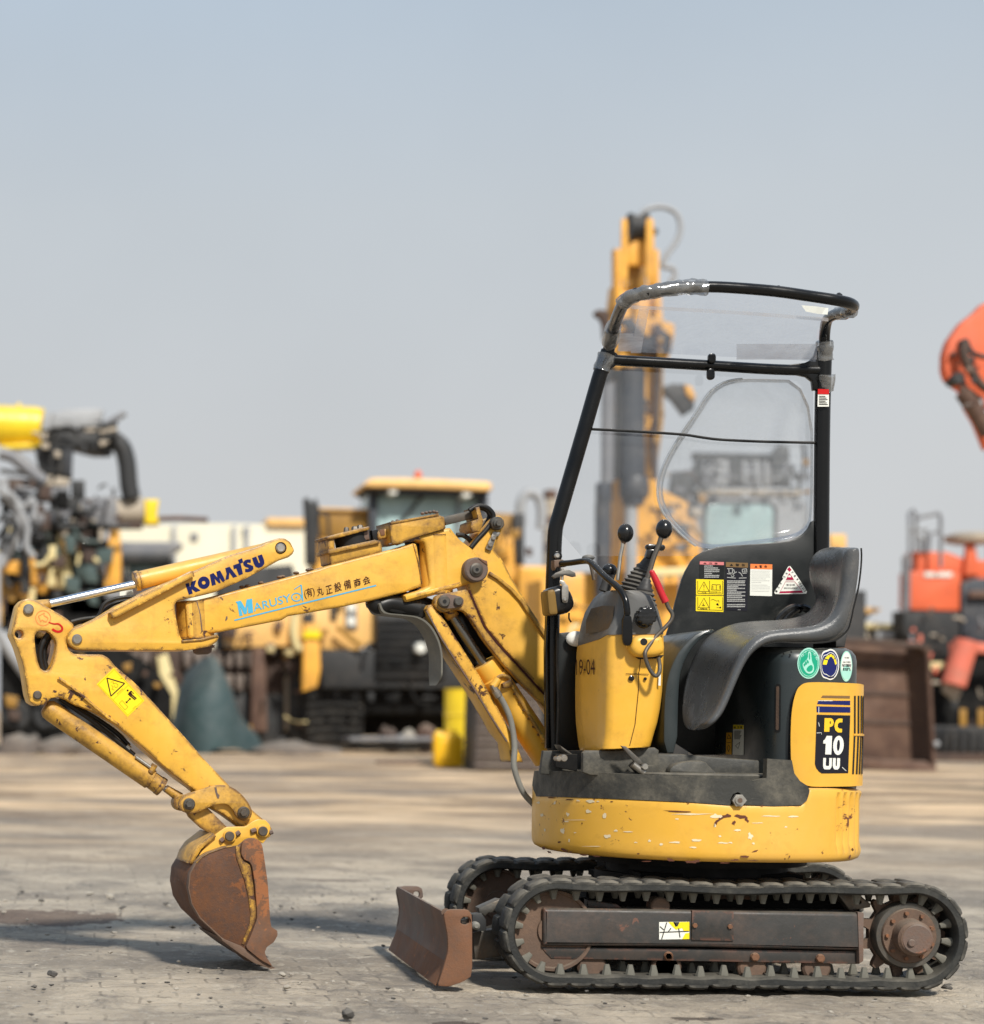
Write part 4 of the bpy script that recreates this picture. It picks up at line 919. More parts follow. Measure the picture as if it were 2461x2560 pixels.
lp = obj('post_label', decal(N(.015), CF([(1542, 714), (1603, 716), (1603, 812), (1540, 812)])), 'st_white', EX, label='small white label with a red header on the rear post')
obj('label_header', decal(N(.0135), CF([(1542, 714), (1603, 716), (1603, 744), (1541, 743)])), 'red', lp)
obj('label_print', [decal(N(.0135), CF(line((1548, y), (1597-(y*5) % 17, y+1), 1.8))) for y in range(754, 808, 9)], 'ink_black', lp)
# clear window sheet and moulded bubble
obj('side_sheet', ex(N(.09), CF([(390, 590), (1515, 640), (1515, 1640), (230, 1640), (110, 1500), (300, 700)]), 0, .003), 'clear_sheet', EX)
bub = [(1515, 668), (1160, 655), (1060, 664), (990, 690), (925, 745), (855, 860), (765, 990), (695, 1110), (655, 1220), (650, 1320), (690, 1420), (800, 1540), (905, 1610), (1150, 1580), (1400, 1548), (1480, 1500), (1515, 1430)]
bubs = chaikin(bub, 2)
cxb, cyb = 1180, 1150
BB = N(.075)
rows_b = []
for k, (f, dy) in enumerate(((1, 0), (.985, .018), (.95, .035), (.88, .045), (.6, .05), (.3, .052), (.02, .053))):
    rows_b.append([BB.hit(*CF.p(cxb+(x-cxb)*f, cyb+(y-cyb)*f), dy) for x, y in bubs])
win = obj('bubble_window', grid(rows_b, True), 'bubble', EX, 70)
obj('window_bead', tube([BB.hit(*CF.p(*p), -.002) for p in bubs[4:46]], .0042, 2, 8), 'bead', win)
obj('window_bead', tube([BB.hit(*CF.p(cxb+(p[0]-cxb)*.955, cyb+(p[1]-cyb)*.97), .02) for p in bubs[6:44]], .002, 2, 6), 'bead', win)
# stickers on the divider panel
def dcl(pts, off=.0012): return decal(SD, L1(pts), off)
s1 = obj('warning_label', dcl([(166, 128), (502, 140), (500, 372), (160, 366)]), 'st_grey', EX, label='black label with pink header and small print'); s1.data.materials[0] = M['black_panel']
obj('label_header', dcl([(168, 128), (502, 140), (502, 182), (166, 172)], .0018), 'st_pink', s1)
def prints(x0, x1, ys, hw, seed, skip=0):
    r = random.Random(seed); o = []
    for y in ys:
        x = x0; e = x1-(r.random()*.5*(x1-x0) if r.random() < .3 else 0)
        while x < e-8:
            l = 6+r.random()*14; o.append(dcl([(x, y-hw*r.uniform(.6, 1)), (min(x+l, e), y-hw), (min(x+l, e), y+hw*r.uniform(.5, 1)), (x, y+hw)], .002)); x += l+3
    return o
def merge_print(parent, lst, mat): obj('label_print', lst, mat, parent)
merge_print(s1, prints(230, 440, (195, 222, 248, 272, 300, 326, 348), 8, 1), 'st_grey')
merge_print(s1, [text('▲  注  意', L1.p(215, 165), L1.p(415, 172), 4.5, SD, .0024, .01)], 'ink')
s2 = obj('warning_label', dcl([(116, 376), (498, 386), (496, 600), (116, 594)]), 'st_yellow', EX, label='yellow manual pictogram label, upper')
s3 = obj('warning_label', dcl([(114, 604), (496, 612), (494, 832), (112, 818)]), 'st_yellow', EX, label='yellow hazard pictogram label, lower')
for s_, dy in ((s2, 0), (s3, 226)):
    pr = [dcl([(p[0], p[1]+dy) for p in line(a, b, 3.2)], .0018) for a, b in (((225, 412), (150, 545)), ((225, 412), (298, 548)), ((150, 545), (298, 548)), ((304, 396), (304, 575)), ((140, 400), (140, 572)), ((140, 572), (484, 582)), ((484, 582), (484, 400)))]
    if dy == 0:
        pr += [dcl([(218, 452), (232, 452), (226, 512)], .0018), dcl(circ(225, 524, 6, 8), .0018)]
        pr += [dcl(line(a, b, 3.5), .0018) for a, b in (((330, 525), (340, 450)), ((340, 450), (396, 455)), ((396, 455), (396, 525)), ((396, 455), (452, 452)), ((452, 452), (460, 530)), ((330, 525), (460, 530)), ((350, 470), (350, 515)), ((444, 470), (446, 515)))]
        pr += [text('注 意', L1.p(196, 570), L1.p(256, 572), 3, SD, .0018, .01), text('取扱説明書を読め', L1.p(315, 562), L1.p(466, 566), 3, SD, .0018, .01)]
    else:
        pr += [dcl(line(a, b, 3), .0018) for a, b in (((215, 700), (212, 745)), ((212, 720), (235, 745)), ((195, 742), (240, 745)), ((320, 668), (350, 655)), ((350, 655), (400, 680)), ((400, 680), (430, 672)), ((430, 672), (436, 700)), ((400, 720), (430, 745)), ((400, 770), (455, 772)))]
        pr += [dcl(circ(412, 725, 16, 14), .0018), dcl(circ(452, 770, 12, 10), .0018), text('可動部注意', L1.p(172, 796), L1.p(270, 800), 3.5, SD, .0018, .01)]
    obj('label_print', pr, 'ink_black', s_)
s4 = obj('warning_label', dcl([(530, 140), (836, 152), (824, 820), (528, 806)]), 'st_black', EX, label='long black label with brown header and white print')
obj('label_header', dcl([(530, 140), (836, 152), (834, 218), (529, 206)], .0018), 'st_brown', s4)
merge_print(s4, [text('▲  警  告', L1.p(580, 196), L1.p(795, 200), 6.5, SD, .0024, .01)], 'ink_black')
merge_print(s4, prints(545, 800, (402, 426, 458, 482, 505, 530, 556, 580, 606, 630, 658, 682, 730, 756), 9, 5)+prints(695, 775, (800,), 5, 8), 'st_grey')
merge_print(s4, [dcl(line(a, b, 5), .002) for a, b in (((545, 232), (625, 230)), ((570, 240), (572, 290)), ((572, 290), (620, 292)), ((620, 240), (622, 290)), ((545, 352), (665, 362)), ((600, 320), (650, 290)), ((650, 290), (680, 275)), ((635, 240), (650, 280)), ((706, 278), (740, 300)), ((740, 300), (760, 340)), ((710, 362), (815, 358)), ((755, 240), (815, 232)), ((755, 240), (760, 285)), ((815, 232), (820, 280)), ((760, 295), (818, 292)), ((545, 300), (600, 305)))]+[decal(SD, L1(circ(622, 325, 22, 16)), .002, [L1(circ(622, 325, 14, 16))]), decal(SD, L1(circ(790, 268, 14, 12)), .002, [L1(circ(790, 268, 7, 12))])], 'st_grey')
s5 = obj('warning_label', dcl([(868, 165), (1172, 172), (1168, 612), (862, 604)]), 'st_white', EX, label='white label with an orange header')
obj('label_header', dcl([(869, 165), (1172, 172), (1171, 242), (868, 234)], .0018), 'st_orange', s5)
merge_print(s5, [text('▲  警  告', L1.p(925, 220), L1.p(1100, 222), 7, SD, .0024, .015)], 'ink')
merge_print(s5, prints(885, 1140, (264, 290, 318, 346, 372, 398, 424, 458, 484, 510, 542), 2.5, 12), 'st_grey')
s6 = obj('triangle_sticker', dcl(chaikin([(1392, 200), (1425, 195), (1655, 545), (1640, 580), (1215, 585), (1196, 560), (1300, 400), (1325, 372), (1310, 350)], 1, q=.12)), 'st_white', EX, label='triangular white and crimson inspection sticker with numbers')
obj('sticker_print', [dcl(p, .0018) for p in ([(1378, 240), (1408, 205), (1440, 250), (1410, 275)], [(1405, 290), (1450, 345), (1470, 382), (1362, 382), (1385, 340)], [(1262, 572), (1285, 545), (1580, 535), (1600, 565)])], 'st_crimson', s6)
obj('sticker_print', [dcl(p, .0022) for p in ([(1395, 322), (1425, 322), (1435, 350), (1390, 350)], )], 'st_white', s6)
lt = []
for ch, (x, y), an in (('1', (1235, 560), -55), ('2', (1262, 508), -55), ('3', (1292, 455), -55), ('5', (1345, 362), -55), ('6', (1375, 312), -55), ('7', (1432, 285), 50), ('8', (1468, 330), 55), ('9', (1502, 378), 55), ('10', (1530, 420), 55), ('11', (1562, 478), 55), ('12', (1598, 520), 55)):
    ca, sa = math.cos(math.radians(an)), math.sin(math.radians(an)); l = 22*len(ch)
    lt.append(text(ch, L1.p(x, y), L1.p(x+ca*l, y+sa*l), 5.2, SD, .0024, .01))
lt += [text('東京都', L1.p(1365, 470), L1.p(1490, 468), 5, SD, .0024), text('特定自主検査済', L1.p(1335, 512), L1.p(1525, 510), 4, SD, .0024, .01)]
obj('sticker_print', lt, 'ink_black', s6)
obj('sticker_line', [dcl(line(a, b, 2.5), .0022) for a, b in (((1285, 545), (1355, 412)), ((1485, 412), (1580, 535)), ((1355, 412), (1485, 412)), ((1360, 388), (1475, 388)))], 'st_crimson', s6)
# ---------------- operator console, levers, lamp
YN = -.40
def rows3(sp, R): return [[N(y).hit(*sp.p(u, v)) for u, v, y in r] for r in R]
def console_rows(data):
    out = []
    for v, l, m, r in data:
        vl, vm, vr = v if isinstance(v, tuple) else (v, v, v)
        out.append([(l+70, vl, .02), (l+12, vl, -.02), (l, vl, -.06), (l+(m-l)*.22, vl*.8+vm*.2, -.17), (l+(m-l)*.6, vl*.45+vm*.55, -.29), (m-28, vm, -.375), (m, vm, -.392), (m+40, vm, YN), ((m+r)/2, (vm+vr)/2, YN-.004), (r-60, vr, YN), (r-16, vr, YN+.012), (r, vr, YN+.05), (r, vr, -.05)])
    return out
con = obj('control_console', grid(rows3(CG, console_rows([((800, 800, 790), 414, 640, 1004), (850, 408, 638, 1008), (930, 398, 634, 1008), (1050, 391, 630, 1003), (1200, 388, 628, 997), (1320, 389, 626, 982), (1420, 393, 623, 962), ((1520, 1500, 1490), 404, 620, 940), ((1590, 1555, 1545), 415, 612, 925), ((1628, 1592, 1582), 428, 600, 915), ((1640, 1602, 1592), 445, 600, 905)])), False, True), 'yellow_clean', EX, 50)
obj('console_top', grid(rows3(CG, [[(u, v, y-.004) for u, v, y in r] for r in console_rows([((500, 492, 492), 590, 668, 800), ((512, 500, 500), 560, 690, 850), ((545, 520, 530), 520, 700, 925), ((590, 560, 580), 490, 705, 950), ((650, 640, 640), 455, 690, 972), ((740, 720, 720), 428, 668, 994), ((830, 770, 770), 409, 648, 1004), ((882, 803, 799), 406, 640, 1005)])]), False, True), 'plastic_grey', EX, 50)
cap2 = grid([[N(y).hit(*CG.p(u, v)) for u, v, y in r] for r in ([(409, 828, -.062), (460, 845, -.13), (520, 850, -.21), (600, 810, -.33)], [(414, 878, -.064), (470, 888, -.135), (545, 862, -.215), (620, 812, -.35)])])
obj('console_top_skirt', cap2, 'plastic_grey', EX)
NC = N(YN-.006)
obj('inspection_lid', grid([[N(y).hit(*CG.p(u, v)) for u, v, y in r] for r in ([(500, 620, -.225), (580, 600, -.30), (662, 602, -.375)], [(465, 700, -.2), (560, 700, -.30), (650, 690, -.385)], [(462, 796, -.205), (550, 785, -.29), (620, 765, -.375)])]), 'dark_steel', EX)
obj('console_seam', [decal(NC, CG(line(a, b, 2.2)), 0) for a, b in (((872, 880), (850, 960)), ((845, 975), (838, 1060)), ((834, 1060), (832, 1190)), ((832, 1190), (808, 1430)), ((808, 1430), (770, 1580)), ((742, 1077), (905, 1080)))], 'ink', EX)
for q, r in (((784, 1108), 20), ((881, 1112), 11)):
    obj('screw', pin(NC, CG.p(*q), r/2.8, -.006, .0, bev=.5), 'plastic_black', EX)
SPLIT.add('console_lettering'); obj('console_lettering', [text('19-04', CG.p(396, 1086), CG.p(525, 1084), 110/2.8, type('q', (), {'hit': lambda s, u, v, w=0: N(float(np.interp(u, [1439, 1441, 1460, 1490], [-.085, -.095, -.20, -.275]))-.014).hit(u, v)})(), 0, .0)], 'ink', EX)
obj('lever_guard', ex(N(YN), CG(chaikin([(778, 880), (800, 820), (860, 800), (1000, 805), (1015, 850), (1024, 890), (1015, 935), (960, 958), (880, 962), (820, 955), (788, 920)], 2)), -.05, .03, .02, seg=4), 'yellow_clean', EX, 60)
obj('guard_hole', pin(N(YN-.05), CG.p(869, 853), 25/2.8, -.0006, .001, bev=.0), 'void', EX)
obj('guard_painted_shade', decal(N(YN-.008), CG([(805, 955), (1010, 945), (990, 968), (830, 975)]), 0), 'void', EX)  # shade below the guard, painted as a black decal
def pt(y, *q): return N(y).hit(*CG.p(*q))
hr = obj('hand_rail', tube([pt(-.02, 250, 305), pt(-.08, 340, 302), pt(-.16, 450, 288), pt(-.22, 500, 300), pt(-.32, 590, 390), pt(-.40, 690, 475), pt(-.43, 735, 545), pt(-.44, 750, 620), pt(-.44, 752, 665)], .0105, 6, 12), 'black_paint', EX, 60)
obj('rail_bracket', ex(N(YN-.04), CG(chaikin([(722, 660), (782, 660), (792, 740), (794, 840), (780, 875), (755, 884), (730, 870), (720, 820)], 1)), -.006, .012, .004), 'black_paint', hr)
obj('rail_clamp', ex(N(-.05), CG([(240, 280), (300, 275), (345, 300), (330, 325), (262, 330), (250, 350), (240, 330)]), 0, .05, .006), 'rust_brown', EX)
obj('bolt', pin(N(.02), CG.p(264, 250), 20/2.8, -.01, .0, bev=.4), 'steel', EX)
obj('clamp_plate', ex(N(.02), CG(circ(264, 252, 34, 16)), .0, .01, .002), 'black_paint', EX)
# work lamp
lamp = obj('work_lamp', ex(N(-.14), CG(chaikin([(196, 488), (250, 462), (300, 452), (340, 470), (375, 520), (392, 590), (370, 630), (330, 656), (262, 664), (215, 655), (200, 600)], 1)), 0, .11, .02, seg=3), 'plastic_black', EX, 60)
obj('lamp_lens', ex(N(-.145), CG(chaikin([(190, 494), (236, 484), (252, 500), (270, 650), (258, 662), (216, 664), (204, 648)], 1, q=.15)), .0, .10, .008), 'amber_lens', lamp)
obj('lamp_bracket', ex(N(-.15), CG(chaikin([(280, 420), (312, 425), (325, 450), (344, 462), (340, 575), (318, 582), (296, 572), (294, 480), (300, 460), (280, 440)], 1)), -.004, .002, .001), 'steel', lamp)
obj('bolt', pin(N(-.155), CG.p(319, 558), 14/2.8, -.008, 0, 12, .4), 'steel', lamp)
obj('bracket_screw', tube([pt(-.12, 298, 340), pt(-.12, 298, 420)], .0045, 2), 'steel', lamp)
obj('wing_nut', ex(N(-.13), CG([(300, 350), (350, 350), (390, 370), (395, 395), (370, 400), (320, 385), (290, 395), (245, 410), (225, 395), (250, 370)]), 0, .012, .003), 'dark_steel', lamp)
obj('lamp_wire', tube([pt(-.1, 345, 650), pt(-.1, 345, 690), pt(-.1, 360, 715)], .003), 'hose', lamp)
# levers
def knob(q, y):
    c = pt(y, *q); return ell(c, (.0262, .0262, .032), 24, 16)
lv = obj('control_lever', tube([pt(-.24, 720, 150), pt(-.24, 718, 190), pt(-.24, 705, 250), pt(-.24, 696, 330), pt(-.24, 684, 420)], .0062, 5, 10), 'steel', EX)
obj('lever_knob', knob((740, 92), -.24), 'plastic_black', lv)
obj('knob_collar', lathe(pt(-.24, 728, 145), pt(-.24, 722, 165), [(0, .011), (.5, .009), (1, .007)], 12), 'rust_brown', lv)
lv = obj('control_lever', tube([pt(-.34, 990, 120), pt(-.34, 975, 170), pt(-.34, 942, 250), pt(-.34, 918, 330), pt(-.34, 890, 420)], .0085, 5, 10), 'dark_steel', EX)
obj('lever_knob', knob((1010, 64), -.34), 'plastic_black', lv)
obj('lever_clamp', [ex(N(-.33), CG(chaikin([(888, 180), (905, 165), (960, 170), (1015, 170), (1025, 195), (1005, 218), (970, 205), (930, 210), (895, 205)], 1)), 0, .03, .006), ex(N(-.33), CG([(900, 205), (950, 205), (930, 270), (885, 262)]), .0, .03, .004)], 'plastic_black', lv)
lv = obj('travel_lever', tube([pt(-.16, 630, 380), pt(-.16, 612, 440), pt(-.16, 590, 500)], .019, 4, 12), 'bellows', EX)
obj('lever_knob', ell(pt(-.16, 628, 355), (.026, .024, .024)), 'plastic_black', lv)
lv = obj('travel_lever', tube([pt(.02, 480, 270), pt(.02, 492, 300), pt(.02, 520, 420)], .006, 4, 12), 'dark_steel', EX)
obj('lever_knob', ell(pt(.02, 480, 264), (.022, .02, .011)), 'plastic_grey', lv)
def bellow(a, b, r0, r1, n, y):
    prof = []
    for i in range(n*2+1):
        t = i/(n*2); prof.append((t, (r0+(r1-r0)*t)*(1.0 if i % 2 else .80)))
    return lathe(pt(y, *a), pt(y+.01, *b), prof, 28)
obj('bellows', bellow((868, 310), (806, 505), .020, .062, 7, -.26), 'bellows', EX, 70)
obj('bellows', bellow((893, 405), (852, 590), .010, .054, 6, -.35), 'bellows', EX, 70)
obj('bellows_neck', tube([pt(-.26, 925, 230), pt(-.26, 900, 290), pt(-.26, 860, 350)], [.013, .020, .024], 4, 14), 'bellows', EX)
st_ = [pt(YN-.0, 0, 0)]
kc = CG.p(895, 672); kp = []
for i in range(48):
    a = 2*math.pi*i/48; r = (73+6*math.cos(12*a))/2.8*.93; kp.append((kc[0]+r*math.cos(a), kc[1]+r*math.sin(a)))
obj('star_knob', ex(N(YN), kp, -.045, -.01, .006, seg=3), 'plastic_black', EX)
obj('star_knob_base', pin(N(YN), CG.p(870, 700), 60/2.8, -.012, .02), 'plastic_black', EX)
ll = obj('lock_lever', tube([pt(-.44, 1020, 560), pt(-.44, 1040, 610), pt(-.44, 1068, 660), pt(-.44, 1058, 705), pt(-.44, 1010, 760), pt(-.44, 960, 810), pt(-.45, 905, 880), pt(-.46, 878, 930), pt(-.46, 885, 985), pt(-.46, 915, 1055), pt(-.46, 950, 1092), pt(-.46, 975, 1070), pt(-.45, 980, 1020), pt(-.42, 970, 960)], .0066, 6, 10), 'dark_steel', EX, 60)
obj('red_grip', tube([pt(-.44, 927, 368), pt(-.44, 960, 440), pt(-.44, 990, 510), pt(-.44, 1022, 575)], [.0085, .0108, .0112, .0112, .0118], 4, 14), 'red_grip', ll, label='red rubber grip of the bent lock lever')
obj('grip_end', ell(pt(-.44, 926, 366), (.0085, .0085, .0085)), 'red_grip', ll)
obj('serial_label', decal(N(YN-.003), CG([(975, 1080), (988, 1080), (986, 1160), (970, 1158)])), 'st_white', EX)
obj('mirror_back', ell(N(-.0).hit(*CG.p(395, 832)), (.036, .02, .027)), 'white', EX, label='white oval disc half hidden behind the console')
# pedals and floor fittings
obj('foot_pedal', ex(N(-.43), CG([(708, 1580), (745, 1585), (850, 1680), (862, 1705), (835, 1715), (800, 1690), (740, 1620)]), 0, .012, .003), 'dark_steel', EX)
obj('pedal_hub', [pin(N(-.42), CG.p(880, 1728), 22/2.8, -.03, .01), tube([pt(-.43, 790, 1710), pt(-.43, 870, 1770)], .011, 2, 12)], 'steel', EX)
obj('pedal_hub', tube([pt(-.40, 785, 1700), pt(-.40, 830, 1750)], .015, 2, 12), 'bg_dark', EX)
obj('foot_pedal', ex(N(-.2), CG([(280, 1575), (300, 1590), (370, 1640), (350, 1645), (295, 1605)]), 0, .08, .003), 'dark_steel', EX)
obj('floor_bolt', [pin(N(-.33), CG.p(312, 1668), 9, -.02, .02, 12), pin(N(-.33), CG.p(275, 1672), 7, -.02, .02, 12)], 'steel', EX)
obj('floor_step', ex(N(-.26), CG([(250, 1640), (405, 1640), (405, 1760), (250, 1730)]), 0, .05, .004), 'bg_black', EX)
# ---------------- front equipment (swung slightly towards the viewer)
def A_(w): return Plane(A.p+A.n*w, A.n)
boom_pts = [(1283, 455), (1300, 420), (1420, 262), (1445, 242), (1480, 238), (1508, 262), (1515, 300), (1498, 335), (1450, 440), (1440, 470), (1500, 540), (1560, 655), (1640, 785), (1710, 900), (1790, 1015), (1870, 1120), (1990, 1320), (2010, 1600), (1900, 1640), (1780, 1440), (1700, 1340), (1600, 1232), (1480, 1100), (1390, 990), (1330, 860), (1285, 760), (1262, 700), (1250, 600)]
lb_ = obj('main_boom', ex(A, CC(chaikin(boom_pts, 1, q=.15)), .02, .14, .004), 'yellow', EX)
obj('boom_flange', strip(A, CC([(1412, 625), (1470, 660), (1560, 735), (1620, 800), (1680, 890), (1740, 980), (1800, 1060)]), 4.0, .008, .022, .002), 'yellow_dirty', lb_)
obj('cylinder_bracket', ex(A, CC(chaikin([(1040, 810), (1055, 782), (1085, 768), (1200, 748), (1262, 735), (1290, 800), (1330, 880), (1385, 1000), (1475, 1115), (1600, 1250), (1780, 1445), (1880, 1590), (1880, 1660), (1780, 1525), (1640, 1385), (1500, 1235), (1375, 1075), (1290, 940), (1245, 882), (1185, 872), (1100, 892), (1060, 870), (1040, 840)], 1, q=.15)), -.012, .02, .003), 'yellow_dirty', lb_)
obj('boom_groove', strip(A, CC([(1275, 740), (1320, 850), (1376, 985), (1470, 1105), (1600, 1245), (1780, 1442)]), 2.2, -.014, -.011), 'ink', lb_)
disc = obj('pivot_disc', pin(A, CC.p(1325, 603), 31, -.03, .02, 40, .12), 'rust_grey', EX)
obj('pivot_nut', [pin(A, CC.p(1327, 603), 17, -.038, -.03, 32, .2)], 'dark_steel', disc)
obj('pivot_pin', [pin(A, CC.p(1327, 602), 12, -.044, -.03, 24, .2)], 'dark_steel', disc)
obj('pin_hole', [pin(A, CC.p(1328, 603), 4.5, -.0445, -.04, 16, .0)], 'void', disc)
obj('rust_wedge', ex(A, CC([(1335, 525), (1395, 545), (1400, 575), (1370, 555)]), -.033, -.028, .001), 'rust_light', disc)
for q, r in (((1110, 817), 15), ((1205, 817), 11)):
    p_ = obj('pivot_pin', pin(A, CC.p(*q), r, -.032, .02, 28, .2), 'dark_steel', EX)
    if r == 15: obj('pin_hole', [pin(A, CC.p(*q), 5, -.0335, -.03, 16, .0)], 'void', p_)
obj('pin_keeper', ex(A, CC(chaikin([(1075, 780), (1120, 765), (1210, 780), (1240, 800), (1235, 845), (1200, 860), (1110, 868), (1072, 850)], 1)), -.02, -.012, .002), 'rust_grey', EX)
# knuckle
kn = obj('swing_knuckle', ex(A, CC(chaikin([(832, 412), (900, 385), (1010, 352), (1112, 325), (1152, 320), (1170, 345), (1215, 400), (1292, 457), (1330, 500), (1400, 560), (1402, 640), (1300, 690), (1215, 722), (1035, 777), (858, 822), (842, 815), (838, 772), (958, 735), (1004, 712), (1010, 690), (1004, 640), (985, 470), (972, 420), (915, 402)], 1, q=.1)), .006, .15, .012, seg=3), 'yellow', EX)
c_ = A_(.06); t_ = c_.hit(*CC.p(1040, 372)); b_ = c_.hit(*CC.p(1052, 768))
obj('knuckle_column', lathe(t_, b_, [(0, .059), (1, .059)], 32), 'yellow', kn)
obj('knuckle_gap_shade', ex(A, CC([(890, 400), (1010, 380), (1020, 740), (920, 760)]), .055, .14, .002), 'void', kn)  # black slab added to darken the gap between boom end and knuckle
obj('knuckle_top_box', ex(A, CC(chaikin([(740, 300), (752, 288), (1070, 234), (1106, 248), (1118, 320), (1110, 328), (960, 372), (835, 412), (830, 425), (752, 432)], 1, q=.1)), -.008, .15, .004), 'yellow_dirty', kn)
obj('knuckle_ridge', strip(A, CC([(745, 290), (900, 262), (1070, 232)]), 3, -.012, .15, .002), 'yellow_dirty', kn)
obj('weld_seam', strip(A, CC([(735, 430), (830, 415), (960, 370), (1112, 326)]), 1.6, -.004, .012, .001), 'rust_grey', kn)
obj('knuckle_lower_jaw', strip(A, CC([(848, 795), (1040, 745), (1215, 700)]), 5, .0, .02, .003), 'yellow', kn)
for i, q in enumerate(((960, 225), (985, 220), (1010, 216), (1035, 213), (1055, 218), (760, 282), (790, 275))):
    obj('grease_lump', ell(A_(.03+.008*(i % 3)).hit(*CC.p(*q)), (.007, .01, .006), 8, 6), 'rust_grey', kn)
# swing boom with lettering
sb_out = CA([(1092, 486), (1110, 474), (1150, 474), (1300, 438), (1600, 362), (1884, 286)])+CC([(320, 577), (500, 530), (690, 482), (800, 455), (900, 424), (918, 430), (926, 450), (945, 570), (962, 692), (958, 716), (840, 756), (620, 812), (400, 858), (200, 893), (60, 915)])+CA([(1660, 590), (1290, 662), (1200, 668), (1190, 690), (1120, 700), (1105, 680)])
sb = obj('swing_boom', ex(A, sb_out, .008, .14, .008, seg=3), 'yellow', EX)
c0 = A_(.07); obj('boom_end_post', lathe(c0.hit(*CA.p(1142, 478)), c0.hit(*CA.p(1152, 700)), [(0, .066), (1, .066)], 32), 'yellow_dirty', sb)
obj('weld_seam', strip(A, CA([(1160, 480), (1180, 560), (1190, 655)]), 1.6, .004, .012, .001), 'rust_grey', sb)
obj('weld_seam', strip(A, CC([(900, 428), (935, 560), (958, 700)]), 1.2, .004, .012, .001), 'yellow_dirty', sb)
obj('post_cap', lathe(c0.hit(*CA.p(1190, 740)), c0.hit(*CA.p(1193, 792)), [(0, .045), (.3, .045), (.32, .036), (.8, .032), (1, .02)], 12), 'rust_grey', EX)
tb = obj('pivot_housing', [ex(A, CC(chaikin([(330, 478), (345, 470), (660, 405), (682, 415), (690, 445), (692, 484), (500, 532), (342, 575)], 1, q=.12)), .012, .135, .006)], 'yellow_dirty', EX)
obj('housing_plate', ex(A, CC([(322, 470), (640, 402), (668, 408), (672, 425), (335, 498), (322, 490)]), .0, .15, .003), 'yellow_dirty', tb)
obj('housing_cap', ex(A, CC(chaikin([(308, 382), (420, 352), (560, 318), (604, 310), (608, 332), (560, 345), (440, 378), (318, 402)], 1, q=.15)), .0, .15, .004), 'yellow_dirty', tb)
obj('housing_post', ex(A, CC([(322, 398), (368, 390), (372, 465), (325, 475)]), .01, .13, .003), 'yellow_dirty', tb)
obj('housing_cavity_shade', lathe(A_(.075).hit(*CC.p(480, 365)), A_(.075).hit(*CC.p(492, 440)), [(0, .062), (1, .062)], 28), 'void', tb)  # black cylinder stands in for the shaded cavity
obj('housing_arm', ex(A, CC([(520, 355), (600, 335), (610, 400), (530, 420)]), .02, .05, .01), 'rust_grey', tb)
for q, r in (((448, 318), 9), ((505, 312), 12), ((540, 303), 11)):
    c = A_(.06).hit(*CC.p(*q)); obj('bolt', lathe(c, c+Vector((0, 0, -.02)), [(0, r*.0007), (.2, r*.001), (1, r*.0012)], 6), 'dark_steel', tb)
obj('cylinder_rod_eye', [ex(A, CC(chaikin([(655, 350), (735, 318), (748, 330), (750, 375), (735, 388), (660, 402)], 1, q=.15)), .03, .08, .006)], 'yellow_dirty', EX)
obj('cylinder_rod_collar', ex(A, CC([(618, 338), (662, 330), (665, 404), (628, 408)]), .035, .075, .004), 'plastic_black', EX)
obj('rusty_spot', ex(A, CC([(672, 335), (705, 330), (708, 370), (680, 375)]), .027, .031, .001), 'rust_light', EX)
obj('offset_cylinder_rod', ex(A, CC([(1098, 246), (1330, 195), (1338, 250), (1118, 304)]), .045, .09, .006), 'dark_steel', EX)
obj('rod_clevis', [ex(A, CC([(1316, 184), (1345, 178), (1372, 280), (1350, 345), (1298, 352), (1284, 318), (1292, 280), (1335, 262)]), .0, .12, .004)], 'yellow_dirty', EX)
def Ap(w, sp, *q): return A_(w).hit(*sp.p(*q))
for w_, ps in ((.02, ((1275, 205), (1310, 183), (1350, 175), (1400, 190), (1435, 232), (1428, 280), (1385, 340), (1330, 400), (1285, 455))), (.06, ((1190, 372), (1230, 372), (1275, 400), (1300, 440))), (.05, ((1290, 215), (1340, 188), (1395, 205), (1410, 250), (1370, 330)))):
    obj('hydraulic_hose', tube([Ap(w_, CC, *p) for p in ps], .009, 6, 10), 'hose', EX, 60)
kp_ = obj('bracket_pin', [pin(A, CC.p(1468, 290), 17, -.006, .02, 28), pin(A, CC.p(1468, 290), 11, -.014, -.006, 24), hexb(A, CC.p(1475, 292), 7, -.024, -.014)], 'dark_steel', EX)
lk = obj('lock_plate', ex(A, CC(chaikin([(1440, 345), (1486, 352), (1476, 378), (1458, 380), (1425, 480), (1384, 462), (1425, 375)], 1, q=.12)), .008, .02, .002), 'steel', EX)
for q in ((1440, 392), (1418, 438)): obj('bolt', pin(A, CC.p(*q), 6, .0, .01, 14, .4), 'steel', lk)
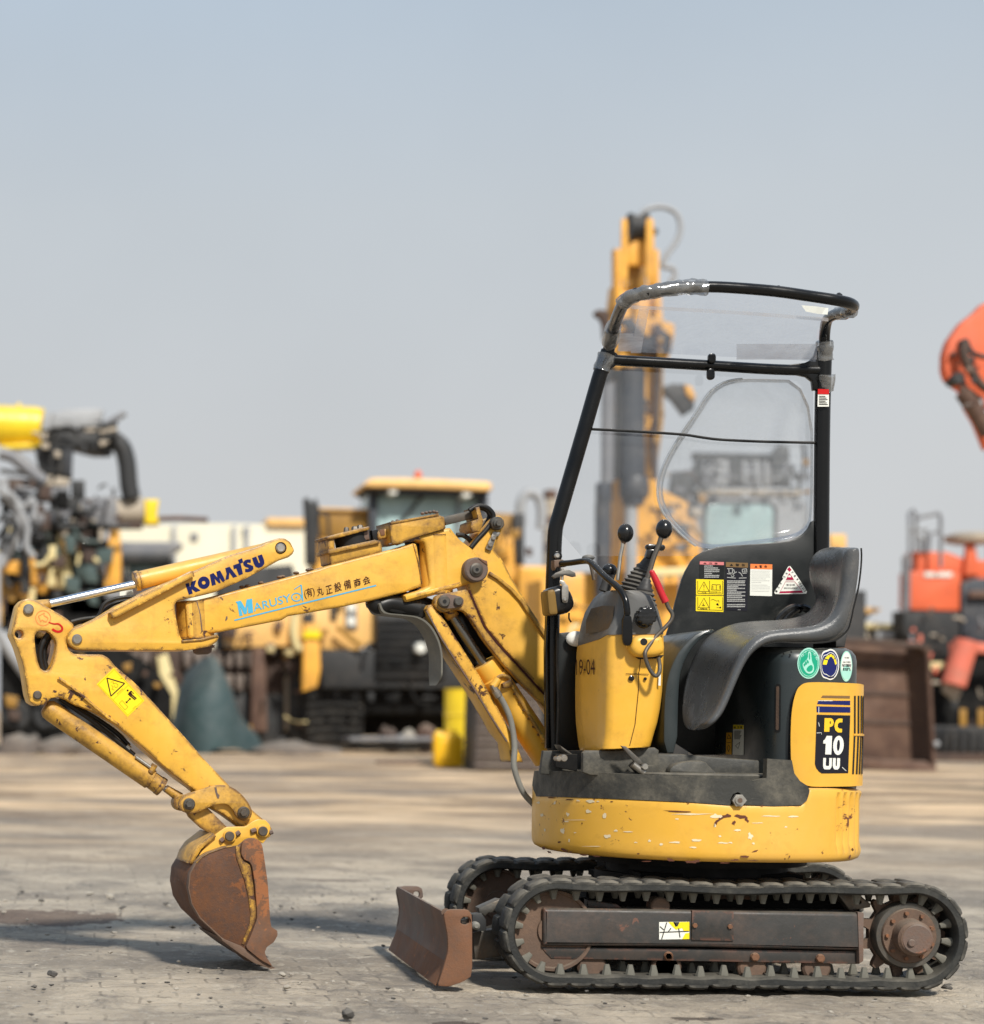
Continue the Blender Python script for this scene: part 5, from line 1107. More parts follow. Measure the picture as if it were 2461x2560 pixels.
# hose guard flap under the knuckle
fl_ = [A_(.06).hit(*K2.p(*q)) for q in ((570, 880), (600, 935), (700, 950), (800, 965), (870, 1010), (920, 1090), (945, 1180), (948, 1270), (945, 1340), (935, 1375))]
fs = smooth_path(fl_, 5); rowsf = []
for i, p in enumerate(fs):
    ww = .055*(1 if i < len(fs)-8 else max(.45, 1-(i-len(fs)+8)*.08))
    rowsf.append([p+A.n*(-ww)+Vector((.010, 0, -.0)), p+A.n*(-ww)+Vector((.004, 0, -.004)), p+A.n*ww+Vector((-.002, 0, -.004)), p+A.n*ww+Vector((.004, 0, 0))])
obj('hose_guard', grid(rowsf, True, True), 'flap', EX, 60, label='curved grey hose guard hanging below the knuckle')
obj('hose_bundle', [tube([Ap(.05, CC, *q) for q in ((625, 810), (660, 850), (740, 830), (850, 850), (930, 870))], .030, 6, 12), tube([Ap(.08, CC, *q) for q in ((640, 790), (720, 790), (840, 800), (960, 830), (1060, 870))], .026, 6, 12), tube([Ap(.09, CC, *q) for q in ((900, 850), (1000, 880), (1090, 950), (1170, 1100), (1300, 1230))], .016, 6, 10)], 'hose', EX)
obj('hose_gap_filler', ex(A, CC(chaikin([(640, 790), (840, 775), (850, 830), (1010, 830), (1000, 900), (960, 940), (880, 900), (780, 900), (700, 870), (640, 860), (625, 820)], 1)), .03, .13, .01), 'hose', EX)  # dark filler added to blacken the space around the hoses
obj('link_gap_backing', ex(A, CC([(1020, 850), (1150, 860), (1240, 900), (1420, 1150), (1560, 1330), (1500, 1400), (1330, 1300), (1120, 980)]), .115, .135, .002), 'bg_black', EX)  # black backing added to darken the gap between link and rod
obj('far_boom_plate', ex(A, CC([(1120, 870), (1230, 880), (1330, 1000), (1500, 1190), (1640, 1360), (1600, 1370), (1440, 1200), (1300, 1110), (1180, 980)]), .10, .14, .004), 'bg_black', EX)
# boom cylinder and parallel link
cyl = obj('boom_cylinder', lathe(Ap(.05, CC, 1372, 1232), Ap(.05, CC, 1800, 1870), [(0, .036), (0, .044), (.02, .046), (.14, .046), (.15, .052), (1, .052)], 32), 'yellow_clean', EX)
obj('cylinder_rod', tube([Ap(.05, CC, 1150, 905), Ap(.05, CC, 1385, 1255)], .0165, 1, 20, False), 'chrome_dark', cyl)
obj('rod_eye', tube([Ap(.05, CC, 1110, 830), Ap(.05, CC, 1165, 925)], .024, 1, 16, False), 'yellow_dirty', cyl)
obj('pipe', tube([Ap(-.01, CC, *q) for q in ((1455, 1340), (1490, 1318), (1540, 1330), (1560, 1372), (1600, 1450), (1700, 1620), (1790, 1770), (1850, 1870))], .0065, 5, 10), 'yellow', cyl)
obj('pipe_clip', [ex(A, CC([(1500, 1370), (1560, 1340), (1575, 1370), (1545, 1400), (1505, 1400)]), -.02, .0, .004)], 'yellow_dirty', cyl)
for i in range(7):
    t = i/6; obj('pipe_stay', ex(A, CC(circ(1585+190*t, 1440+330*t, 9, 8)), -.012, .0, .002), 'yellow_dirty', cyl)
obj('cylinder_port', tube([Ap(-.012, CC, 1470, 1340), Ap(-.012, CC, 1435, 1392)], .014, 1, 12, False), 'yellow_clean', cyl)
obj('hose_fitting', [tube([Ap(-.014, CC, 1432, 1380), Ap(-.014, CC, 1458, 1430)], .0125, 1, 6, False), tube([Ap(-.014, CC, 1452, 1420), Ap(-.014, CC, 1474, 1458)], .0145, 1, 14, False)], 'steel', EX)
hp = [Ap(-.014, CC, *q) for q in ((1455, 1425), (1500, 1490), (1545, 1590), (1570, 1700), (1580, 1800))]+[A_(-.02).hit(*D_.p(*q)) for q in ((984, 1465), (992, 1495), (1004, 1520), (1022, 1540))]
obj('armoured_hose', tube(hp, .0105, 7, 14), 'hose_grey', EX, 60, label='grey spiral armoured hose curving down to the base')
pl_ = obj('parallel_link', ex(A, CC([(985, 872), (1000, 845), (1022, 838), (1122, 960), (1210, 1100), (1330, 1290), (1440, 1480), (1545, 1680), (1600, 1800), (1640, 1900), (1560, 1900), (1540, 1770), (1480, 1700), (1422, 1592), (1320, 1422), (1200, 1240), (1090, 1070)]), .0, .11, .004), 'yellow', EX)
obj('link_edge', strip(A, CC([(988, 880), (1090, 1070), (1200, 1240), (1320, 1422), (1422, 1592), (1530, 1760)]), 1.6, -.003, .004), 'rust_grey', pl_)
# arm fork with lettering
fork = [(397, 700), (405, 665), (425, 640), (470, 622), (570, 575), (700, 500), (900, 400), (1120, 310), (1340, 212), (1535, 150), (1598, 120), (1640, 106), (1680, 108), (1712, 130), (1735, 178), (1725, 200), (1700, 220), (1640, 240), (1560, 285), (1450, 345), (1270, 425), (1090, 465), (1045, 475), (1030, 500), (1035, 560), (1060, 680), (1072, 704), (1090, 712), (1190, 700), (1282, 674), (1292, 690), (1280, 715), (1240, 745), (1110, 768), (850, 769), (460, 765), (420, 745), (402, 725)]
fk = obj('arm_fork', ex(A, CA(chaikin(fork, 1, q=.1)), -.016, .15, .005), 'yellow', EX)
obj('fork_rib', ex(A, CA([(645, 546), (1118, 302), (1140, 302), (1148, 332), (690, 572), (665, 578)]), -.046, -.014, .004), 'yellow', fk)
obj('fork_lower_jaw', strip(A, CA([(1070, 715), (1190, 705), (1285, 680)]), 3, -.022, .15, .003), 'yellow_dirty', fk)
obj('pivot_pin', pin(A, CA.p(456, 702), 13, -.026, .16, 24, .25), 'steel', fk)
obj('pivot_pin', pin(A, CA.p(1655, 164), 12, -.026, .16, 24, .25), 'steel', fk)
obj('pin_boss', pin(A, CA.p(1655, 164), 15, -.018, -.01, 24, .1), 'ink_black', fk)
F3 = On(A, -.016)
obj('maker_lettering', block('KOMATSU', F3, L3), 'logo_blue', fk, label='dark blue maker lettering on the arm')
F4 = On(A, .008)
obj('owner_lettering', [decal(F4, L3([(540, 632), (588, 622), (628, 690), (640, 612), (690, 604), (700, 730), (655, 738), (650, 660), (642, 740), (618, 746), (582, 668), (606, 756), (576, 762), (556, 650)]), .0012), text('ARUSY', L3.p(708, 722), L3.p(1045, 630), 20, F4, .0012, .005, .1)]+[decal(F4, L3(circ(1092, 590, 48, 24, 40)), .0012, [L3(circ(1092, 590, 38, 24, 31))]), decal(F4, L3(circ(1092, 590, 8, 12)), .0012), decal(F4, L3(line((1135, 480), (1150, 625), 6)), .0013), decal(F4, L3(line((1072, 520), (1135, 478), 3.5)), .0014), decal(F4, L3(line((530, 800), (1815, 484), 6)), .0012)], 'cyan', sb, label='light blue owner lettering with an underline')
tp = [('(有)', (1170, 612), (1262, 585), 26), ('丸', (1282, 585), (1340, 570), 22), ('正', (1365, 568), (1420, 552), 21), ('設', (1442, 548), (1505, 530), 23), ('備', (1528, 528), (1592, 508), 23), ('商', (1618, 506), (1680, 488), 21), ('会', (1700, 486), (1768, 462), 20)]
obj('owner_lettering', [text(s, L3.p(*a), L3.p(*b), h, F4, .0012, .012, .15) for s, a, b, h in tp], 'ink', sb)
obj('paint_gouge', [decal(F4, L3([(455, 765), (466, 762), (468, 785), (452, 808), (447, 800)]), .0012)], 'rust_grey', sb)
for q in ((940, 410), (965, 405), (650, 490), (600, 500), (770, 462), (1090, 372), (1200, 345), (1220, 340)):
    obj('grease_lump', ell(A_(.04).hit(*L3.p(*q)), (.011, .02, .006), 8, 6), 'rust_grey', sb)
# arm cylinder
ac = obj('arm_cylinder', lathe(Ap(.06, CA, 792, 362), Ap(.06, CA, 1640, 168), [(0, .030), (0, .034), (.03, .036), (.035, .032), (.9, .030), (.92, .022), (1, .022)], 36), 'yellow', EX)
obj('cylinder_rod', tube([Ap(.06, CA, 288, 493), Ap(.06, CA, 795, 378)], .0142, 1, 24, False), 'chrome', ac)
obj('rod_eye', tube([Ap(.06, CA, 180, 520), Ap(.06, CA, 295, 492)], [.028, .016], 1, 16, False), 'yellow_dirty', ac)
obj('data_label', ex(A_(.14), CA([(705, 422), (780, 410), (790, 440), (705, 448)]), 0, .003), 'st_white', EX)
for w_, ps in ((.05, ((430, 610), (500, 595), (575, 570), (610, 500), (660, 470), (730, 455), (800, 452))), (.08, ((440, 600), (540, 585), (590, 565), (630, 520), (690, 485), (770, 468))), (.03, ((420, 600), (480, 585), (560, 575)))):
    obj('hydraulic_hose', tube([Ap(w_, CA, *p) for p in ps], .0065, 6, 10), 'hose', EX, 60)
# dipper arm
head = [(135, 470), (168, 461), (215, 474), (292, 520), (380, 570), (432, 612), (440, 640), (392, 690), (400, 760), (440, 790), (600, 790), (640, 812), (680, 862), (800, 962), (950, 1125), (1100, 1290), (1200, 1405), (1350, 1562), (1420, 1640), (1500, 1720), (1585, 1790), (1608, 1830), (1590, 1870), (1530, 1880), (1470, 1840), (1330, 1740), (1260, 1700), (1150, 1592), (1050, 1522), (850, 1345), (700, 1215), (560, 1132), (440, 1088), (390, 1058), (345, 1042), (300, 1050), (265, 1085), (215, 1096), (180, 1075), (165, 1030), (150, 930), (135, 850), (100, 740), (68, 672), (80, 620), (108, 500)]
win_ = chaikin([(240, 648), (285, 655), (325, 700), (332, 745), (300, 875), (265, 892), (228, 865), (204, 720), (208, 668)], 1)
dip = obj('dipper_arm', ex(A, CA(chaikin(head, 1, q=.12)), .0, .13, .005, [CA(win_), CA(circ(113, 672, 24, 20))]), 'yellow', EX)
obj('arm_ridge', strip(A, CA([(345, 930), (400, 965), (470, 1020), (560, 1100), (640, 1165), (700, 1205)]), 3.6, -.012, .004, .003), 'yellow', dip)
obj('pivot_pin', pin(A, CA.p(170, 526), 13.5, -.012, .14, 24, .25), 'steel', dip)
obj('pivot_pin', pin(A, CA.p(222, 1031), 11, -.012, .14, 24, .25), 'dark_steel', dip)
for w_, o2 in ((.04, 0), (.07, 22)):
    obj('hydraulic_hose', tube([Ap(w_, CA, *p) for p in ((330+o2, 640), (270+o2, 690), (240+o2, 760), (240+o2, 830), (262+o2, 900), (300+o2, 930))], .010, 6, 10), 'hose', EX, 60)
F5 = On(A, 0)
hk = obj('hook_mark', [decal(F5, CA(circ(254, 578, 46, 36)), .001, [CA(circ(254, 578, 42, 36))]), ]+[decal(F5, CA(line(a, b, 2)), .0012) for a, b in (((226, 566), (262, 548)), ((262, 548), (258, 562)), ((258, 562), (284, 578)), ((284, 578), (272, 602)), ((272, 602), (246, 588)), ((246, 588), (242, 600)), ((242, 600), (226, 566)))], 'st_orange', dip, label='orange circle with an arrow')
rh = smooth_path([Vector((x, y, 0)) for x, y in ((286, 602), (318, 612), (345, 612), (366, 632), (362, 652), (340, 658), (318, 650), (308, 642))], 5)
obj('hook_mark', [decal(F5, CA(line((a.x, a.y), (b.x, b.y), 3+4*min(i, 20)/20)), .0016) for i, (a, b) in enumerate(zip(rh, rh[1:]))], 'red', dip, label='red lifting hook symbol')
hz_ = obj('hazard_sticker', decal(F5, L4([(705, 325), (1540, 1215), (1080, 1660), (235, 770)]), .001), 'st_yellow', dip, label='yellow hazard sticker set diagonally on the arm')
def lnl(ps, hw, closed=False, off=.0016):
    q = list(ps)+([ps[0]] if closed else []); return [decal(F5, L4(line(a, b, hw)), off) for a, b in zip(q, q[1:])]
obj('sticker_print', lnl([(515, 600), (1000, 745), (625, 1095)], 15, True)+lnl([(1150, 960), (1180, 1000), (1110, 1020)], 26)+lnl([(1110, 1010), (1195, 1060)], 40)+lnl([(1195, 1060), (1320, 1165)], 19)+lnl([(1160, 1090), (1285, 1195)], 17)+lnl([(1170, 945), (1255, 1030)], 9)+lnl([(1085, 1030), (1165, 1112)], 9)+
    [decal(F5, L4(circ(1082, 940, 27, 14)), .0016)]+lnl([(1045, 1265), (1150, 1165)], 12)+[decal(F5, L4(p), .0016) for p in ([(1030, 1225), (1030, 1285), (1090, 1280)], [(1110, 1150), (1170, 1150), (1165, 1200)])], 'ink', hz_)
obj('sticker_print', lnl([(715, 365), (1500, 1210), (1085, 1615), (280, 780)], 4, True)+lnl([(1095, 800), (690, 1190)], 4)+lnl([(930, 1210), (1090, 1390), (1010, 1470), (850, 1290)], 6, True)+lnl([(620, 710), (700, 700), (680, 760), (760, 740), (820, 790), (800, 850), (740, 860), (720, 800)], 7)+lnl([(640, 800), (690, 840), (650, 900), (720, 930)], 7)+lnl([(790, 1040), (950, 890)], 8)+lnl([(870, 620), (940, 610)], 6)+lnl([(1220, 1440), (1310, 1360)], 6), 'ochre', hz_)
# bucket cylinder and linkage
bc = obj('bucket_cylinder', lathe(Ap(.06, CA, 262, 1098), Ap(.06, CA, 955, 1575), [(0, .022), (.03, .034), (.07, .036), (.9, .036), (.905, .031), (.965, .032), (.97, .034), (1, .034), (1, .02)], 32), 'yellow_dirty', EX)
obj('cylinder_rod', tube([Ap(.06, CA, 940, 1562), Ap(.06, CA, 1020, 1615)], .010, 1, 16, False), 'steel', bc)
obj('rod_end', tube([Ap(.06, CA, 975, 1580), Ap(.06, CA, 1060, 1635)], [.013, .018], 1, 16, False), 'yellow_dirty', bc)
obj('rod_eye', pin(A, CB.p(180, 350), 21, .035, .085), 'yellow_dirty', bc)
obj('cylinder_port', tube([Ap(.03, CA, 885, 1490), Ap(.03, CA, 912, 1440)], .011, 1, 12, False), 'yellow_dirty', bc)
obj('port_fitting', tube([Ap(.03, CA, 800, 1395), Ap(.03, CA, 895, 1462)], .006, 1, 8, False), 'steel', bc)
obj('hydraulic_hose', tube([Ap(.05, CA, *p) for p in ((350, 1050), (430, 1105), (540, 1180), (640, 1260), (720, 1325), (790, 1385))], .0085, 6, 10), 'hose', EX, 60)
obj('hydraulic_hose', tube([Ap(.07, CA, *p) for p in ((420, 1090), (560, 1165), (680, 1250), (760, 1330))], .0085, 6, 10), 'hose', EX, 60)
obj('hose_fitting', tube([Ap(.05, CA, 745, 1330), Ap(.05, CA, 765, 1348)], .0095, 1, 6, False), 'steel', EX)
ul = [(150, 355), (172, 312), (210, 280), (330, 243), (440, 210), (520, 203), (600, 224), (680, 290), (738, 370), (756, 430), (742, 478), (700, 500), (655, 492), (622, 460), (600, 412), (570, 375), (540, 360), (500, 358), (440, 370), (395, 390), (320, 425), (265, 442), (200, 432), (162, 400)]
for w0, w1 in ((-.022, -.006), (.136, .15)):
    l_ = obj('bent_link', ex(A, CB(chaikin(ul, 1)), w0, w1, .002), 'yellow_dirty', EX)
    if w0 < 0:
        for q, r in (((243, 362), 15), ((688, 432), 15.5)):
            b2 = obj('link_bolt', [hexb(A, CB.p(*q), r*.62, -.045, -.03), pin(A, CB.p(*q), r, -.034, -.02, 24, .2)], 'dark_steel', l_)
        obj('rust_streak', [decal(On(A, -.022), CB([(445, 225), (462, 222), (470, 270), (488, 290), (480, 318), (468, 312), (452, 262)]), .001)], 'rust_grey', l_)
for w0, w1 in ((.01, .035), (.10, .125)):
    obj('straight_link', ex(A, CB([(205, 400), (385, 385), (545, 545), (600, 600), (540, 660), (445, 620), (340, 560), (240, 470)]), w0, w1, .003), 'yellow_dirty', EX)
obj('link_pin', pin(A, CB.p(243, 362), 13, -.02, .15), 'dark_steel', EX)
# bucket
AB = A_(-.10)
shell = [(450, 600), (400, 640), (300, 700), (240, 745), (160, 840), (100, 960), (88, 1060)]
side = [(300, 842), (345, 795), (400, 762), (530, 716), (640, 700), (700, 650), (745, 640), (795, 648), (830, 690), (850, 790), (880, 1000), (905, 1360), (958, 1396), (962, 1430), (930, 1490), (872, 1530), (856, 1570), (870, 1612), (920, 1688), (880, 1696), (780, 1652), (660, 1562), (500, 1450), (330, 1290), (262, 1180), (236, 1050), (248, 930)]
bkt = obj('bucket', ex(AB, CB(side), 0, .012, .002), 'rust', EX, label='small rust covered digging bucket')
obj('bucket_side', ex(AB, CB(side), .325, .337, .002), 'rust', bkt)
outer = [(905, 1690), (780, 1652), (660, 1562), (500, 1450), (330, 1290), (262, 1180), (236, 1050), (248, 930), (300, 842), (345, 795), (400, 762), (530, 716), (600, 704)]
inner = [(612, 716), (535, 730), (408, 776), (356, 808), (312, 854), (262, 935), (250, 1050), (275, 1172), (340, 1280), (510, 1440), (668, 1550), (785, 1640), (905, 1684)]
obj('bucket_shell', ex(AB, CB(outer+inner), .012, .325, .001), 'rust', bkt, 50)
for wq in (0, .085, .17, .25):
    obj('wear_band', ex(AB, CB([(p[0]-5, p[1]+(6 if p[1] > 1200 else -2)) for p in outer[1:11]]+[(p[0]+5, p[1]) for p in outer[1:11]][::-1]), wq-.002, wq+.03, .002), 'rust_brown', bkt)
    obj('wear_band', ex(AB, CB([(p[0]-6, p[1]-3) for p in outer[8:13]]+[(p[0]+4, p[1]+4) for p in outer[8:13]][::-1]), wq-.003, wq+.04, .002), 'yellow_dirty', bkt)
obj('bucket_lip', ex(AB, CB([(500, 1455), (510, 1478), (660, 1590), (770, 1660), (880, 1700), (922, 1690), (870, 1640), (780, 1600), (660, 1520)]), -.004, .34, .002), 'rust_brown', bkt)
tm = CB([(500, 1455), (560, 1520), (700, 1610), (640, 1600), (520, 1490)])
for wq in (.06, .16, .26): obj('bucket_tooth', ex(AB, CB([(640, 1540), (780, 1640), (905, 1702), (918, 1700), (700, 1640), (600, 1560)]), wq, wq+.04, .003), 'rust_brown', bkt)
obj('side_cutter', ex(AB, CB(chaikin([(668, 700), (685, 660), (725, 640), (775, 640), (820, 665), (838, 705), (852, 790), (882, 1000), (906, 1362), (960, 1396), (962, 1436), (932, 1490), (874, 1530), (858, 1572), (872, 1612), (922, 1690), (830, 1640), (700, 1535), (742, 1440), (795, 1300), (792, 1200), (775, 1000), (755, 870), (735, 835), (690, 815), (665, 770)], 1, q=.12)), -.014, .0, .002), 'rust_light', bkt)
obj('yellow_edge', ex(AB, CB([(620, 704), (662, 700), (652, 740), (668, 800), (700, 828), (738, 862), (752, 930), (770, 1080), (792, 1230), (790, 1290), (740, 1400), (690, 1512), (668, 1505), (735, 1330), (742, 1260), (720, 1100), (690, 980), (650, 870), (622, 790)]), -.005, .002, .002), 'yellow_dirty', bkt)
0 and obj('yellow_edge', strip(AB, CB([(655, 730), (690, 840), (735, 870), (752, 950), (765, 1100), (785, 1230), (760, 1330)]), 5, -.005, .002, .002), 'yellow_dirty', bkt)
ear = [(300, 846), (330, 760), (450, 612), (540, 548), (620, 545), (700, 545), (752, 505), (800, 485), (862, 490), (900, 530), (908, 580), (890, 625), (842, 685), (820, 670), (785, 645), (745, 640), (700, 650), (640, 702), (530, 718), (400, 764), (345, 797)]
for w0 in (-.034, .15):
    e2 = obj('bucket_ear', ex(A, CB(chaikin(ear, 1, q=.12)), w0, w0+.014, .003), 'yellow_clean', bkt)
    if w0 < 0:
        for q in ((572, 624), (845, 583)):
            obj('pin_collar', pin(A, CB.p(*q), 16.5, -.046, -.03, 24, .1), 'yellow_clean', e2)
            obj('bucket_pin', pin(A, CB.p(*q), 12, -.054, .16, 24, .12), 'dark_steel', e2)
        for a, b in (((622, 610), (652, 590)), ((495, 665), (520, 645)), ((745, 585), (785, 570)), ((895, 595), (920, 585))):
            obj('pin_bolt', tube([Ap(-.04, CB, *a), Ap(-.04, CB, *b)], .0085, 1, 6, False), 'rust_grey', e2)
obj('bucket_back_plate', ex(AB, CB([(310, 700), (440, 600), (462, 625), (340, 730), (268, 850), (236, 846), (262, 770)]), .05, .26, .003), 'yellow_dirty', bkt)
obj('bucket_root', ex(A, CB([(330, 760), (450, 612), (540, 560), (640, 600), (700, 650), (640, 702), (530, 718), (400, 764), (345, 797)]), .02, .12, .003), 'bg_dark', bkt)
# ================================================================== the yard behind
def gnd(sp, u, v):
    """the ground point seen at a pixel"""
    u, v = sp.p(u, v); r = ray(u, v); t = -HC/r.z; return Vector((r.x*t, CY+t, 0))
def at_d(d): return N(d+CY)
D0 = D_
def E(name, par, d, sp, pts, dep, mat, bev=.02, off=0.0, holes=()):
    um = sp([pts[0]])[0][0]; dep = max(dep*(.35 if um > 1100 else .8 if um > 500 else 1), .04)
    if um > 1100 and off > 0: off *= .6
    return obj(name, ex(at_d(d), sp(pts), off, off+dep, bev, [sp(h) for h in holes]), mat, par)
def TB(name, par, d, sp, pts, r, mat, off=0.0, n=5, sm=True):
    pl = at_d(d); return obj(name, tube([pl.hit(*sp.p(*p), off) for p in pts], r, n, 10, sm), mat, par, 60)
def R4(x0, y0, x1, y1): return [(x0, y0), (x1, y0), (x1, y1), (x0, y1)]
def clutter(par, d, sp, x0, y0, x1, y1, n, mats, seed, off=-.2, sz=(14, 60), tubes=.35):
    """small fittings, brackets and pipes bolted all over an old machine"""
    r = random.Random(seed); k = sp.k/D_.k
    for i in range(n):
        x, y = r.uniform(x0, x1), r.uniform(y0, y1); w_, h_ = r.uniform(*sz)*k*.6, r.uniform(*sz)*k*.6
        m_ = r.choice(mats); o_ = off-r.random()*.25
        if r.random() < tubes:
            dx, dy = r.uniform(-1, 1)*w_*2, r.uniform(-1, 1)*h_*2
            TB('pipe', par, d, sp, [(x, y), (x+dx*.4, y+dy*.9), (x+dx, y+dy)], r.uniform(.02, .05), m_, o_, 4)
        else:
            q = r.uniform(-.25, .25)
            E('fitting', par, d, sp, [(x, y), (x+w_, y+w_*q), (x+w_*(1-abs(q)*.6), y+h_), (x+w_*.1, y+h_*.9)], r.uniform(.06, .3), m_, .015, o_)
# -- long pale wall
d = 88
wl = thing('warehouse', 'long low cream building far behind the machines', 'building', at_d(d).hit(*D0.p(400, 1395))*Vector((1, 1, 0)) if False else (at_d(d).hit(400, 1800).x, d+CY, 0))
E('wall', wl, d, D0, [(225, 1004), (440, 1002), (640, 1008), (640, 1400), (225, 1400)], 12, 'bg_wall', .02)
E('roof', wl, d, D0, [(512, 991), (585, 992), (585, 1005), (512, 1004)], 8, 'bg_orange_pale', .02, -.3)
for x in (445, 470, 330): E('wall_pillar', wl, d, D0, R4(x, 1006, x+8, 1400), .4, 'bg_lgrey', .01, -.3)
for x, y in ((465, 1010), (365, 1020)): E('window', wl, d, D0, R4(x, y, x+14, y+14), .1, 'bg_grey', .01, -.12)
# -- tracked drill rig at the left
d = 40
rg = thing('drill_rig', 'yellow and grey tracked drill rig with a big hose at the left edge', 'drill rig', (at_d(d).hit(120, 1800).x, d+CY, 0))
obj('boom_tube', lathe(at_d(d).hit(*K1.p(-500, 290), .4), at_d(d).hit(*K1.p(385, 325), .4), [(0, .42), (.93, .405), (1, .38)], 28), 'bg_lemon', rg)
E('boom_rib', rg, d, K1, [(0, 490), (370, 470), (375, 520), (0, 535)], .5, 'bg_lemon', .03)
E('lifting_eye', rg, d, K1, [(150, 150), (165, 100), (190, 100), (205, 150)], .1, 'bg_lemon', .02, .4)
E('boom_flange', rg, d, K1, [(395, 155), (415, 150), (385, 520), (360, 520)], .7, 'bg_lemon', .02, .05)
E('grey_hood', rg, d, K1, [(410, 195), (540, 185), (600, 160), (900, 148), (980, 165), (950, 300), (935, 325), (510, 335), (385, 355)], 1.0, 'bg_lgrey', .04)
E('hood_end', rg, d, K1, [(410, 195), (500, 188), (470, 350), (385, 360)], .3, 'bg_lgrey', .03, -.15)
E('hood_lever', rg, d, K1, [(940, 300), (1165, 170), (1195, 205), (1100, 265), (960, 320)], .3, 'bg_grey', .02)
for i in range(4): E('hood_slat', rg, d, K1, [(940, 300+i*55), (1100, 265+i*60), (1110, 300+i*58), (940, 345+i*50)], .4, 'bg_beige' if i % 2 else 'bg_dark', .02, -.04*(i % 2))
E('winch_block', rg, d, K1, [(375, 350), (930, 322), (1080, 500), (1020, 565), (880, 562), (700, 515), (380, 500)], .9, 'bg_dark', .03, .1)
E('mast_head', rg, d, K1, [(320, 500), (690, 512), (680, 780), (600, 790), (370, 755)], .8, 'bg_dark', .03)
E('mast_head_face', rg, d, K1, [(610, 540), (690, 520), (680, 780), (620, 785)], .2, 'bg_steelblue', .02, -.05)
TB('big_hose', rg, d, K1, [(1060, 440), (1150, 520), (1190, 640), (1205, 760), (1215, 880), (1240, 1000)], .19, 'bg_dark')
TB('lattice_beam', rg, d, K1, [(0, 570), (130, 610), (420, 850)], .14, 'bg_grey', 0, 1, False)
E('beam_joint', rg, d, K1, [(330, 820), (480, 780), (660, 820), (640, 885), (330, 880)], .4, 'bg_beige', .03)
TB('lattice_beam', rg, d, K1, [(0, 740), (230, 770), (440, 850)], .05, 'bg_lgrey', .3, 1, False)
TB('lattice_beam', rg, d, K1, [(0, 830), (200, 1010)], .09, 'bg_lgrey', -.2, 1, False)
TB('lattice_beam', rg, d, K1, [(60, 850), (440, 870)], .09, 'bg_dark', .2, 1, False)
TB('lattice_beam', rg, d, K1, [(200, 1000), (480, 1000), (500, 880)], .10, 'bg_dark', .2, 1, False)
E('grey_plate', rg, d, K1, [(460, 905), (650, 885), (625, 1180), (560, 1215), (470, 1210)], .5, 'bg_grey', .03, -.1)
E('drill_carriage', rg, d, K1, [(770, 1005), (1060, 980), (1105, 1000), (1110, 1275), (940, 1265), (770, 1240)], .7, 'bg_grey', .03)
for x0, y0, x1, y1, m_ in ((640, 1050, 860, 1110, 'bg_beige'), (670, 830, 800, 1000, 'bg_dark'), (640, 1130, 780, 1290, 'bg_black'), (860, 1090, 960, 1150, 'bg_dark'), (480, 1215, 1030, 1290, 'bg_black')):
    E('carriage_block', rg, d, K1, R4(x0, y0, x1, y1), .5, m_, .03, .05)
E('valve_lever', rg, d, K1, R4(1055, 900, 1085, 985), .1, 'bg_dark', .01)
obj('drill_barrel', lathe(at_d(d).hit(*K1.p(1100, 1125), .3), at_d(d).hit(*K1.p(1355, 1120), .3), [(0, .29), (1, .29)], 24), 'bg_beige', rg)
E('barrel_rail', rg, d, K1, R4(1110, 1220, 1345, 1280), .4, 'bg_brown', .02)
E('end_flange', rg, d, K1, [(1365, 1010), (1500, 1010), (1490, 1080), (1480, 1160), (1500, 1240), (1365, 1240)], .6, 'bg_lemon', .03)
TB('drill_rod', rg, d, K1, [(1490, 1195), (1700, 1190), (1960, 1205)], .055, 'bg_rust', .3, 2)
for i, ps in enumerate((((0, 1000), (120, 1060), (200, 1200), (240, 1400), (235, 1700), (240, 1900)), ((0, 900), (90, 1000), (170, 1150), (150, 1350), (60, 1530), (0, 1640)), ((20, 1150), (60, 1250), (30, 1400), (0, 1500)), ((90, 940), (220, 1080), (300, 1010), (330, 1100), (300, 1200)), ((100, 1150), (130, 1300), (80, 1420)), ((150, 1050), (260, 1250), (250, 1450), (330, 1560)))):
    TB('hydraulic_hose', rg, d, K1, ps, .10 if i < 2 else .06, 'bg_dark' if i % 2 == 0 else 'bg_lgrey', -.6-.1*i)
cabr = E('cab', rg, d, K1, [(340, 1240), (1000, 1250), (980, 1800), (1000, 2300), (60, 2300), (60, 1500), (250, 1480)], 2.0, 'bg_dark', .05, .6)
for x0, y0, x1, y1, m_ in ((410, 1260, 480, 1400, 'bg_glass'), (400, 1410, 560, 1560, 'bg_glass_dark'), (700, 1280, 800, 1460, 'bg_glass'), (690, 1450, 850, 1800, 'bg_glass_dark'), (860, 1300, 940, 1840, 'bg_steelblue'), (760, 1500, 830, 1600, 'bg_glass')):
    E('window', rg, d, K1, R4(x0, y0, x1, y1), .1, m_, .02, .45)
for pts, m_ in (([(1035, 1300), (1130, 1300), (1145, 1500), (1140, 1840), (980, 1840), (1000, 1600)], 'bg_orange'), ([(540, 1330), (640, 1400), (660, 1600), (690, 1850), (560, 1850), (530, 1700)], 'bg_cream'), ([(555, 1300), (600, 1265), (640, 1300), (630, 1400), (560, 1400)], 'bg_beige'), (R4(290, 1590, 450, 1900), 'bg_orange'), (R4(240, 1590, 460, 1650), 'bg_cream'), (R4(0, 1650, 50, 2200), 'bg_orange_pale'), ([(430, 1740), (560, 1700), (560, 1850), (430, 1850)], 'bg_orange_pale'), (R4(930, 1290, 980, 1700), 'bg_beige')):
    E('yellow_frame', rg, d, K1, pts, .5, m_, .03, -.1)
